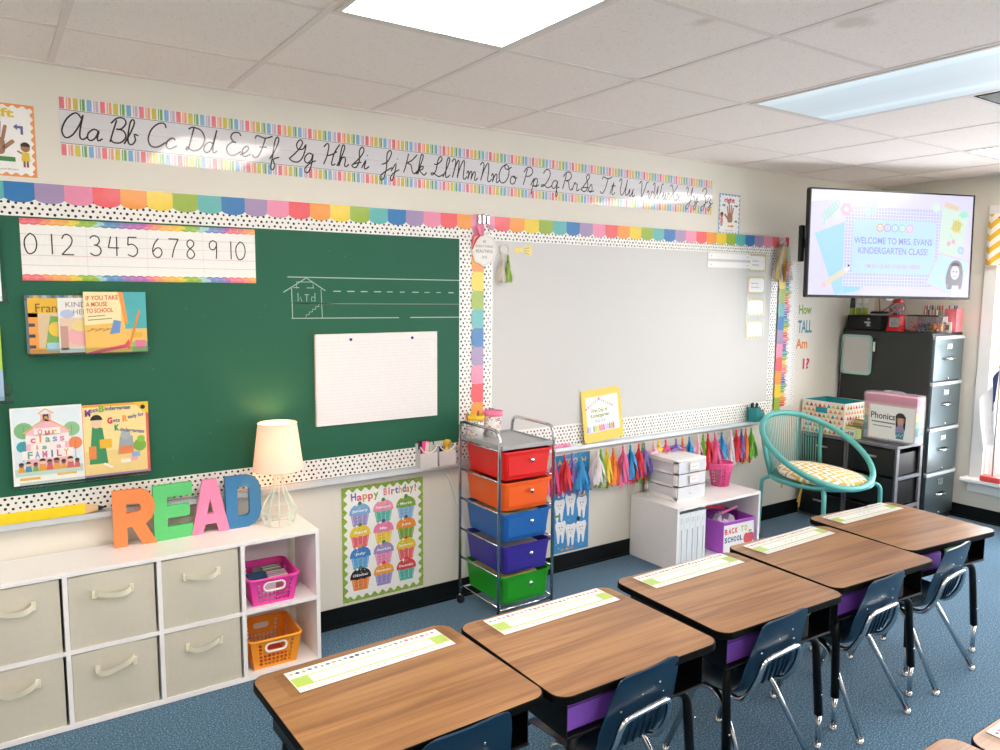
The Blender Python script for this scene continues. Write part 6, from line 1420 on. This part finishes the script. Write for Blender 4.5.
f = MB().tube([(-.03, .005, .03), (-.02, -.02, .055), (.01, -.024, .05), (.03, -.01, .02)], .004, mat('clear_hook', '#dfe3e3', .2), 6); f.build('hook', t)
f = MB().box(.03, -.010, -.02, .062, -.004, .085, mat('red_card_edge', '#d2333f', .5)); f.build('red_label', t)

# ------------------------------------------------------------------ teal round chair
TEALM = mat('aqua_enamel', '#58aba6', .35, var=.03); TCORD = mat('aqua_vinyl_cord', '#6fb9b4', .4)
cc = Vector((4.350, -.508, .623)); th, az_ = .542, -1.678; R_ = .362
nrm = Vector((sin(th) * cos(az_), sin(th) * sin(az_), cos(th)))
e2 = Vector((0, 0, 1)) - nrm * nrm.z; e2.normalize()          # uphill in the ring's plane: the chair's back
e1 = e2.cross(nrm)
t = thing('round_chair', 'aqua round cord chair with a chevron cushion in front of the drawer units', 'chair', (cc.x, cc.y, 0))
L0 = Vector((cc.x, cc.y, 0))
ringp = lambda a, r=R_: cc + e1 * r * sin(a) + e2 * r * cos(a) - L0   # a = 0 at the top of the back
MB().tube([ringp(2 * PI * k / 56) for k in range(56)], .0185, TEALM, 12, True).build('upper_ring', t)
sc_ = Vector((0.060, .005, .424)); fr_h = Vector((nrm.x, nrm.y, 0)).normalized(); sd_h = Vector((-fr_h.y, fr_h.x, 0))
sgn = 1 if (sd_h.dot(e1) > 0) else -1
seatp = lambda a, r=.305: sc_ + sd_h * (sgn * r * sin(a)) - fr_h * (r * cos(a))
MB().tube([seatp(2 * PI * k / 44) for k in range(44)], .012, TEALM, 10, True).build('seat_ring', t)
f = MB()
for a in (-.88, .88): MB().tube([ringp(a), (ringp(a) + seatp(a)) * .5 + Vector((0, .008, .0)), seatp(a)], .013, TEALM, 10).build('back_post', t)
f = MB()
n = 34
for k in range(n):
    a = -.86 + 1.72 * (k + .5) / n
    p, q = ringp(a), seatp(a)
    f.tube([p, q], .0027, TCORD, 5)
for k in range(30):
    q = -.95 + 1.9 * k / 29; a = math.acos(q); f.tube([seatp(a, .295) - Vector((0, 0, .004)), seatp(a, .295) * .5 + seatp(-a, .295) * .5 - Vector((0, 0, .02)), seatp(-a, .295) - Vector((0, 0, .004))], .0034, TCORD, 5)
f.build('woven_cord', t)
for lx, ly in ((4.19, -.215), (4.085, -.745), (4.69, -.365), (4.685, -.76)):
    foot = Vector((lx - cc.x, ly - cc.y, .012)); a0 = math.atan2(foot.x - sc_.x, -(foot.y - sc_.y)) ; dr = Vector((foot.x - sc_.x, foot.y - sc_.y, 0)).normalized()
    s0 = sc_ + dr * .29; out = Vector((foot.x, foot.y, .395)) - dr * .01
    o = MB().tube(fillet([s0 - Vector((0, 0, .010)), out, foot], .05, 7), .0135, TEALM, 10).build('leg', t); MB().lathe([(0, -.012), (.016, -.012), (.016, .012), (0, .012)], RUBBER, 10).build('foot_cap', o, foot)
def chevron(name, a, b, scale=18.0, rough=.9):
    m, nt, bs, L = newmat(name); tc = nt.nodes.new('ShaderNodeTexCoord'); sx = nt.nodes.new('ShaderNodeSeparateXYZ'); L.new(tc.outputs['Object'], sx.inputs[0])
    def mth(op, x, y=None):
        q = nt.nodes.new('ShaderNodeMath'); q.operation = op
        for i, v in enumerate((x, y)):
            if v is None: continue
            if isinstance(v, (int, float)): q.inputs[i].default_value = v
            else: L.new(v, q.inputs[i])
        return q.outputs[0]
    return m, nt, bs, L, sx, mth
def chev_mat(name, ca, cb, ax_u, ax_v, per_u, per_v):
    m, nt, bs, L, sx, mth = chevron(name, ca, cb)
    tri = mth('PINGPONG', sx.outputs[ax_u], per_u); ph = mth('ADD', mth('MULTIPLY', tri, 1.0), sx.outputs[ax_v])
    st = mth('GREATER_THAN', mth('PINGPONG', mth('MULTIPLY', ph, 1 / per_v), 1.0), .5)
    mx = nt.nodes.new('ShaderNodeMix'); mx.data_type = 'RGBA'; mx.inputs['A'].default_value = hx(ca); mx.inputs['B'].default_value = hx(cb)
    L.new(st, mx.inputs['Factor']); L.new(mx.outputs['Result'], bs.inputs['Base Color']); bs.inputs['Roughness'].default_value = .9; return m
CUSH = chev_mat('chevron_cushion_cloth', '#f1ebdf', '#d9ae58', 'X', 'Y', .045, .026)
f = MB(); rows = []
for (r, z) in ((0, .056), (.10, .056), (.18, .050), (.235, .040), (.262, .027), (.270, .013), (.262, .0), (.22, -.008), (0, -.010)):
    rows.append([(max(r, .0001) * cos(2 * PI * k / 40) * (1 + .012 * sin(6 * PI * k / 40)), max(r, .0001) * sin(2 * PI * k / 40), z + .004 * sin(4 * PI * k / 40)) for k in range(40)])
f.grid(rows, CUSH, closed=True)
t = thing('seat_cushion', 'round mustard and white chevron cushion on the aqua chair', 'cushion', (cc.x + sc_.x - .005, cc.y + sc_.y - .01, .436)); t.rotation_euler = (.07, 0, math.radians(35))
f.build('cushion_body', t)
MUSTIE = mat('mustard_tie', '#d9a94a', .9)
for p in ((-.25, .11), (.15, .205)):
    f = MB(); f.tube([(p[0], p[1], .0), (p[0] * 1.08, p[1] * 1.08, -.06), (p[0] * 1.05, p[1] * 1.10, -.15)], .005, MUSTIE, 5, flat=.4).tube([(p[0], p[1], .0), (p[0] * 1.14, p[1] * 1.1, -.05), (p[0] * 1.12, p[1] * 1.2, -.12)], .005, MUSTIE, 5, flat=.4); f.build('tie', t)

# ------------------------------------------------------------------ at the window: valance and flag
VAL = chev_mat('mustard_chevron_cloth', '#f0e9d8', '#e3ae35', 'Y', 'Z', .075, .042)
f = MB(); rows = []
for j in range(9):
    z = 2.150 - .345 * j / 8
    rows.append([(-.055 - .016 * sin(k * .95) * (.4 + .6 * j / 8), -.805 - .0185 * k, z) for k in range(78)])
f.grid(rows, VAL)
t = thing('window_valance', 'mustard chevron valance across the top of the window', 'valance', (X1, 0, 0)); o = f.build('cloth', t)
MB().tube([(-.050, -.808, 2.125), (-.050, -2.25, 2.125)], .006, mat('bronze_rod', '#5f5148', .4, .6), 8).build('rod', t)
for y in (-.82, -2.24): MB().tube([(-.050, y, 2.125), (-.02, y, 2.125)], .005, mat('rod_bracket', '#5f5148', .4, .6), 6).build('bracket', t)
t = thing('desk_flag', 'small white flag with a navy corner on a red base, on the window sill', 'flag', (5.735, -.955, WZ0 + .0005))
MB().box(-.035, -.065, 0, .035, .065, .038, mat('coral_red_base', '#e2524f', .5), bev=.004).build('base', t)
MB().tube([(0, 0, .038), (0, 0, .80)], .005, mat('flag_pole', '#8f8478', .4, .3), 8).sphere((0, 0, .80), .011, mat('flag_finial', '#c9a85a', .3, .6)).build('pole', t)
NAVY = mat('navy_cloth', '#2f4370', .8); WCLO = mat('white_flag_cloth', '#f1f1f4', .8)
def flagpart(c0, c1, r0, r1, m):
    f = MB(); rows = []
    for j in range(11):
        v = r0 + (r1 - r0) * j / 10
        row = []
        for k in range(13):
            u = c0 + (c1 - c0) * k / 12
            y = .004 + .10 * u * (1 - .25 * v) + .012 * sin(9 * u + 3 * v); x = -.004 - .030 * sin(7 * u + 2.2 * v) * u
            z = .775 - .50 * v - .26 * u * (.35 + .45 * (1 - v)) - .02 * u * sin(4 * v)
            row.append((x, y * (1 if v < .8 else 1.0), z))
        rows.append(row)
    return f.grid(rows, m)
flagpart(0, .45, 0, .42, NAVY).build('navy_canton', t); flagpart(0, 1, .42, 1, WCLO).build('white_field', t); flagpart(.45, 1, 0, .42, WCLO).build('white_field', t)
# ------------------------------------------------------------------ school desks
def woodmat():
    m, nt, b, L = newmat('walnut_laminate'); tc = nt.nodes.new('ShaderNodeTexCoord'); oi = nt.nodes.new('ShaderNodeObjectInfo')
    mp = nt.nodes.new('ShaderNodeMapping'); mp.inputs['Scale'].default_value = (.7, 11.0, 1)
    cb = nt.nodes.new('ShaderNodeCombineXYZ'); ml = nt.nodes.new('ShaderNodeMath'); ml.operation = 'MULTIPLY'; ml.inputs[1].default_value = 37
    L.new(oi.outputs['Random'], ml.inputs[0]); L.new(ml.outputs[0], cb.inputs['X']); L.new(ml.outputs[0], cb.inputs['Y']); L.new(cb.outputs[0], mp.inputs['Location']); L.new(tc.outputs['Object'], mp.inputs['Vector'])
    n1 = nt.nodes.new('ShaderNodeTexNoise'); n1.inputs['Scale'].default_value = 1.6; n1.inputs['Detail'].default_value = 2; n1.inputs['Distortion'].default_value = .25
    L.new(mp.outputs[0], n1.inputs['Vector'])
    wv = nt.nodes.new('ShaderNodeMath'); wv.operation = 'MULTIPLY'; wv.inputs[1].default_value = 5; L.new(n1.outputs['Fac'], wv.inputs[0])
    pp = nt.nodes.new('ShaderNodeMath'); pp.operation = 'PINGPONG'; pp.inputs[1].default_value = 1.0; L.new(wv.outputs[0], pp.inputs[0])
    mp2 = nt.nodes.new('ShaderNodeMapping'); mp2.inputs['Scale'].default_value = (3, 170, 1); L.new(tc.outputs['Object'], mp2.inputs['Vector'])
    n2 = nt.nodes.new('ShaderNodeTexNoise'); n2.inputs['Scale'].default_value = 1; n2.inputs['Detail'].default_value = 4; L.new(mp2.outputs[0], n2.inputs['Vector'])
    ad = nt.nodes.new('ShaderNodeMix'); ad.inputs['Factor'].default_value = .62; L.new(pp.outputs[0], ad.inputs['A']); L.new(n2.outputs['Fac'], ad.inputs['B'])
    cr = nt.nodes.new('ShaderNodeValToRGB'); e = cr.color_ramp.elements; e[0].position = .15; e[0].color = hx('#b08456'); e[1].position = .85; e[1].color = hx('#744a2a')
    q = e.new(.5); q.color = hx('#996c42')
    L.new(ad.outputs['Result'], cr.inputs['Fac']); L.new(cr.outputs['Color'], b.inputs['Base Color'])
    b.inputs['Roughness'].default_value = .32; b.inputs['Coat Weight'].default_value = .5; b.inputs['Coat Roughness'].default_value = .24
    return m
WOOD = woodmat(); EDGE = mat('black_edge_band', '#050405', .6, spec=.15)
DW, DD, DZ = .618, .525, .562
def make_desk(label):
    t = thing('school_desk', label, 'desk', (0, 0, 0), 0, 'school desks')
    pl = rrect(-DW / 2, -DD / 2, DW / 2, DD / 2, .045, 6)
    n = len(pl); f = MB()
    ins = lambda k: [(x * (1 - 2 * k / DW), y * (1 - 2 * k / DD)) for x, y in pl]
    rings = [(ins(.006), -.026), (pl, -.021), (pl, -.003), (ins(.001), -.0008)]
    f.grid([[(x, y, DZ + z) for x, y in p] for p, z in rings], EDGE, closed=True, smooth=False)
    a = ins(.001); b_ = ins(.003)
    f.add([(x, y, DZ - .0008) for x, y in a] + [(x, y, DZ) for x, y in b_], [(k, (k + 1) % n, n + (k + 1) % n, n + k) for k in range(n)], EDGE)
    f.add([(x, y, DZ) for x, y in b_], [list(range(n))], WOOD); f.add([(x, y, DZ - .026) for x, y in ins(.008)], [list(range(n))[::-1]], EDGE)
    f.build('desktop', t)
    x, y0, y1, z0, z1 = .262, -.232, .215, .424, .534; f = MB(); s_ = .003
    f.box(-x, y0, z0, x, y1, z0 + s_, BLACKMET).box(-x, y1 - s_, z0, x, y1, z1, BLACKMET).box(-x, y0, z0, -x + s_, y1, z1, BLACKMET).box(x - s_, y0, z0, x, y1, z1, BLACKMET)
    f.tube([(-x, y0, z0 + .002), (x, y0, z0 + .002)], .0045, BLACKMET, 6); f.build('book_box', t)
    for sx in (-1, 1):
        for sy in (-1, 1):
            fy = sy * .225; path = fillet([(sx * .13, sy * .185, z0 - .014), (sx * .225, sy * .205, z0 - .014), (sx * .237, fy, .125)], .05, 6)
            o = MB().tube(path, [.0145] * (len(path) - 1) + [.0155], BLACKMET, 10).build('leg', t)
            c = MB().lathe([(.0095, .012), (.0095, .135)], CHROME, 12).lathe([(0, 0), (.017, 0), (.018, .005), (.011, .016), (.0095, .02)], CHROME, 14)
            k = c.build('leg_insert', o, (sx * .2385, fy * 1.004, 0)); k['label'] = 'chrome foot'
            for z in (.20, .33):
                q = (.33 - z) / .2
                MB().lathe([(0, 0), (.005, 0), (.004, .003), (0, .003)], CHROME, 8, M=Matrix.Rotation(PI / 2, 4, 'X')).build('button', o, (sx * (.2285 + .0043 * (1 + q)), fy * .965 - .0160 + (.0 if sy < 0 else .0), z))
    return t
DESKS = [(.858, -1.582, 1.3), (1.483, -1.620, -.4), (2.146, -1.613, -2.2), (2.780, -1.602, -3.6), (3.416, -1.548, -6.0), (1.545, -2.765, 0), (2.165, -2.802, 0)]
DL = ['walnut topped school desk nearest the cube shelf, first in the row', 'walnut topped school desk, second in the row, in front of the rolling cart', 'walnut topped school desk in the middle of the row of five', 'walnut topped school desk, fourth in the row, in front of the low shelf', 'walnut topped school desk at the far right end of the row, by the aqua chair',
      'desk corner peeking in at the bottom right edge, the left one of two', 'desk corner with a name strip at the photo\'s bottom right corner']
first = make_desk(DL[0]); roots = [first]
for _ in DESKS[1:]: roots.append(copy_tree(first))
for o, (x, y, a), lab in zip(roots, DESKS, DL): o.location = (x, y, 0); o.rotation_euler = (0, 0, math.radians(a)); o['label'] = lab
FLATM = Matrix.Identity(4)
def on_desk(i, x, y, z):
    X_, Y_, a = DESKS[i]; a = math.radians(a); return (X_ + x * cos(a) - y * sin(a), Y_ + x * sin(a) + y * cos(a), z), a

# name strips
FILM = bpy.data.materials.new('clear_tape'); FILM.use_nodes = True; FILM.node_tree.nodes.clear()
_o = FILM.node_tree.nodes.new('ShaderNodeOutputMaterial'); _t = FILM.node_tree.nodes.new('ShaderNodeBsdfTransparent'); _t.inputs['Color'].default_value = hx('#f1f0ee'); FILM.node_tree.links.new(_t.outputs[0], _o.inputs[0])
def name_strip(seed):
    s = Sheet(GLOSS, FLATM); w, h = .480, .120
    s.slab(-w / 2, -h / 2, w / 2, h / 2, .0006, '#f3f2ee'); s.rect(-w / 2, -h / 2, w / 2, h / 2, '#f6f5f2', 1)
    s.rect(-w / 2 + .002, -.034, w / 2 - .002, .018, '#b5d160', 2); s.rect(-w / 2 + .05, -.029, w / 2 - .05, .013, '#fbfaf7', 3); s.rect(-w / 2 + .002, .0225, w / 2 - .002, .0235, '#d5e3a8', 2)
    random.seed(seed)
    for i in range(26):
        u = -w / 2 + .014 + .0178 * i; c = random.choice(['#e5606a', '#4a4a5a', '#d9a0a5', '#e0a86a', '#7f9fb5', '#8fb07a', '#5f8f9f', '#c0605a'])
        s.disc(u, .042 + random.uniform(-.002, .002), random.uniform(.005, .0078), c, 2, ry=random.uniform(.004, .0075), n=7); s.rect(u - .004, .028, u + .004, .029, '#b5b3b8', 2)
    for i in range(20):
        u = -w / 2 + .03 + .0222 * i; s.rect(u - .0035, -.050, u + .0035, -.042, random.choice(['#e9c0a0', '#c3d3df', '#d9d0d6', '#efd7a8', '#dfb9b9']), 2)
    s.stroke(smooth_line([(-.06 + .013 * k, -.008 + .007 * sin(k * 2.1 + seed) * (1 if k % 3 else 1.6)) for k in range(10)], 3), .0016, '#8f8f98', 4)
    return s
strips = [(0, .016, .172, .8), (1, .022, .190, 1.0), (2, .012, .190, 2.2), (3, .006, .192, 4.6), (4, .007, .192, 4.6), (6, .012, .190, 0)]
SL = ['desk name strip with green bars on the first desk of the row', 'desk name strip with green bars on the second desk, below the rolling cart', 'desk name strip with green bars on the middle desk of the row', 'desk name strip with green bars on the fourth desk, below the low shelf', 'desk name strip with green bars on the far right desk by the aqua chair', 'desk name strip on the desk at the bottom right corner']
for k, (i, x, y, a) in enumerate(strips):
    p, ra = on_desk(i, x, y, DZ + .0016)
    t = thing('name_strip', SL[k], 'name strip', p, ra + math.radians(a), 'name strips on the desks'); name_strip(k + 1).build('printed_strip', t)
    MB().add([(-.268, -.066, -.0009), (.268, -.066, -.0009), (.268, .064, -.0009), (-.268, .064, -.0009)], [(0, 1, 2, 3)], FILM).build('clear_film', t)

# what is in the desks
PURF = mat('purple_pouch_cloth', '#8a55c8', .6, var=.10, scale=25, bump=.3); GREF = mat('green_folder_card', '#2f9a46', .5)
NTH = ['first', 'second', 'middle', 'fourth', 'far right']
for i in range(5):
    p, ra = on_desk(i, -.138, -.215, .4275)
    t = thing('purple_pouch', 'purple zip pouch inside the %s desk' % NTH[i], 'pouch', p, ra, 'purple pouches in the desks')
    MB().box(-.115, 0, 0, .115, .17, .080, PURF, bev=.010).build('pouch_body', t)
    MB().tube([(-.108, .002, .072), (.108, .002, .072)], .0028, mat('purple_zip_%d' % i, '#5f3a96', .5), 6).build('zip', t)
    if i in (2, 3, 4):
        p, ra = on_desk(i, .075, -.222, .4275)
        f = MB().box(-.09, 0, .0, .09, .2, .045, BLACKPL, bev=.002)
        t = thing('green_folder', 'green folder on a dark book inside the %s desk' % NTH[i], 'folder', p, ra, 'green folders in the desks')
        MB().box(-.093, 0, .078, .093, .2, .090, GREF, bev=.003).build('folder_cover', t); MB().box(-.088, .004, .0, .088, .2, .0775, mat('dark_pages_%d' % i, '#1c1a20', .7)).build('dark_book', t)

# ------------------------------------------------------------------ school chairs
SHELL = mat('navy_teal_plastic', '#082c45', .3, var=.06, scale=60, coat=.12)
def shell_mesh():
    prof = [(.190, .283, .135), (.175, .302, .152), (.12, .312, .163), (.04, .308, .168), (-.03, .303, .168), (-.075, .308, .164), (-.108, .330, .158), (-.124, .365, .152), (-.134, .41, .158), (-.146, .46, .150), (-.160, .51, .142), (-.172, .555, .130), (-.1745, .567, .124), (-.1755, .573, .114), (-.176, .576, .096)]
    P = [Vector(p) for p in prof]; prof = []
    for i in range(len(P) - 1):
        for j in range(2):
            t_ = j / 2; p0 = P[max(i - 1, 0)]; p1 = P[i]; p2 = P[i + 1]; p3 = P[min(i + 2, len(P) - 1)]
            prof.append(0.5 * ((2 * p1) + (p2 - p0) * t_ + (2 * p0 - 5 * p1 + 4 * p2 - p3) * t_ * t_ + (3 * p1 - p0 - 3 * p2 + p3) * t_ ** 3))
    prof.append(P[-1]); m = 14
    def nrm(i):
        a, b = prof[max(i - 1, 0)], prof[min(i + 1, len(prof) - 1)]; ty, tz = b.x - a.x, b.y - a.y; l = math.hypot(ty, tz); return (tz / l, -ty / l)      # outwards: below the seat, behind the back
    front, back = [], []
    for i, p in enumerate(prof):
        ny, nz = nrm(i); back_k = min(1, max(0, (i - 9) / 6)); r1 = []; r2 = []
        for k in range(m + 1):
            q = -1 + 2 * k / m; x = p.z * q
            lift = (.026 * abs(q) ** 4 * (1 - back_k) * min(1, i / 6) + .006 * q * q * back_k)
            yy, zz = p.x + ny * lift, p.y + nz * lift
            edge = .0035 if 0 < k < m else .0012
            r1.append((x, yy, zz)); r2.append((x, yy + ny * edge * 2, zz + nz * edge * 2))
        front.append(r1); back.append(r2)
    f = MB(); f.grid(front, SHELL); f.grid(back, SHELL)
    for rows in ((front[0], back[0]), (front[-1], back[-1])): f.grid(list(rows), SHELL)
    f.grid([[r[0] for r in front], [r[0] for r in back]], SHELL); f.grid([[r[-1] for r in front], [r[-1] for r in back]], SHELL)
    return f
def make_chair(label):
    t = thing('school_chair', label, 'chair', (0, 0, 0), 0, 'school chairs')
    o = shell_mesh().build('seat_shell', t)
    f = MB()
    for k in range(6):
        x = -.075 + .03 * k; f.tube([(x, -.128 - .006 * abs(x) / .08 * -1 - .0, .345), (x, -.139, .39), (x, -.151, .44)], .0042, SHELL, 6)
    f.build('back_ribs', o)
    f = MB()
    for x, z in ((-.12, .462), (-.09, .466), (.09, .466), (.12, .462), (-.02, .50), (.05, .515)): f.sphere((x, -.152 - (z - .462) * .28 + .012 * (x / .12) ** 2, z), .0032, CHROME, n=8, sc=(1, .5, 1))
    f.build('rivets', o)
    path = fillet([(.10, .03, .296), (.118, -.10, .293), (.112, -.146, .37), (.102, -.164, .452), (-.102, -.164, .452), (-.112, -.146, .37), (-.118, -.10, .293), (-.10, .03, .296)], .035, 6)
    MB().tube(path, .0095, CHROME, 10).build('back_support', t)
    for sx in (-1, 1):
        for nm, pts in (('rear', [(sx * .105, .05, .288), (sx * .130, -.03, .286), (sx * .172, -.192, .012)]), ('front', [(sx * .105, -.02, .286), (sx * .122, .075, .290), (sx * .150, .178, .012)])):
            o = MB().tube(fillet(pts, .04, 6), .0105, CHROME, 10).build('leg', t)
            MB().lathe([(0, 0), (.016, 0), (.0168, .004), (.0125, .012), (.0105, .020), (0, .020)], CHROME, 14).build('glide', o, (pts[-1][0], pts[-1][1], 0))
    return t
CH = [(.895, -1.702, 3), (1.460, -1.730, 5), (2.075, -1.728, 3), (2.690, -1.722, 2), (3.262, -1.698, 3.5)]
CLb = ['navy school chair tucked into the first desk, only its top in the photo', 'navy school chair tucked into the second desk of the row', 'navy school chair tucked into the middle desk of the row', 'navy school chair tucked into the fourth desk of the row', 'navy school chair tucked into the far right desk']
c0 = make_chair(CLb[0]); cr_ = [c0] + [copy_tree(c0) for _ in CH[1:]]
for o, (x, y, a), lab in zip(cr_, CH, CLb): o.location = (x, y, 0); o.rotation_euler = (0, 0, math.radians(a)); o['label'] = lab
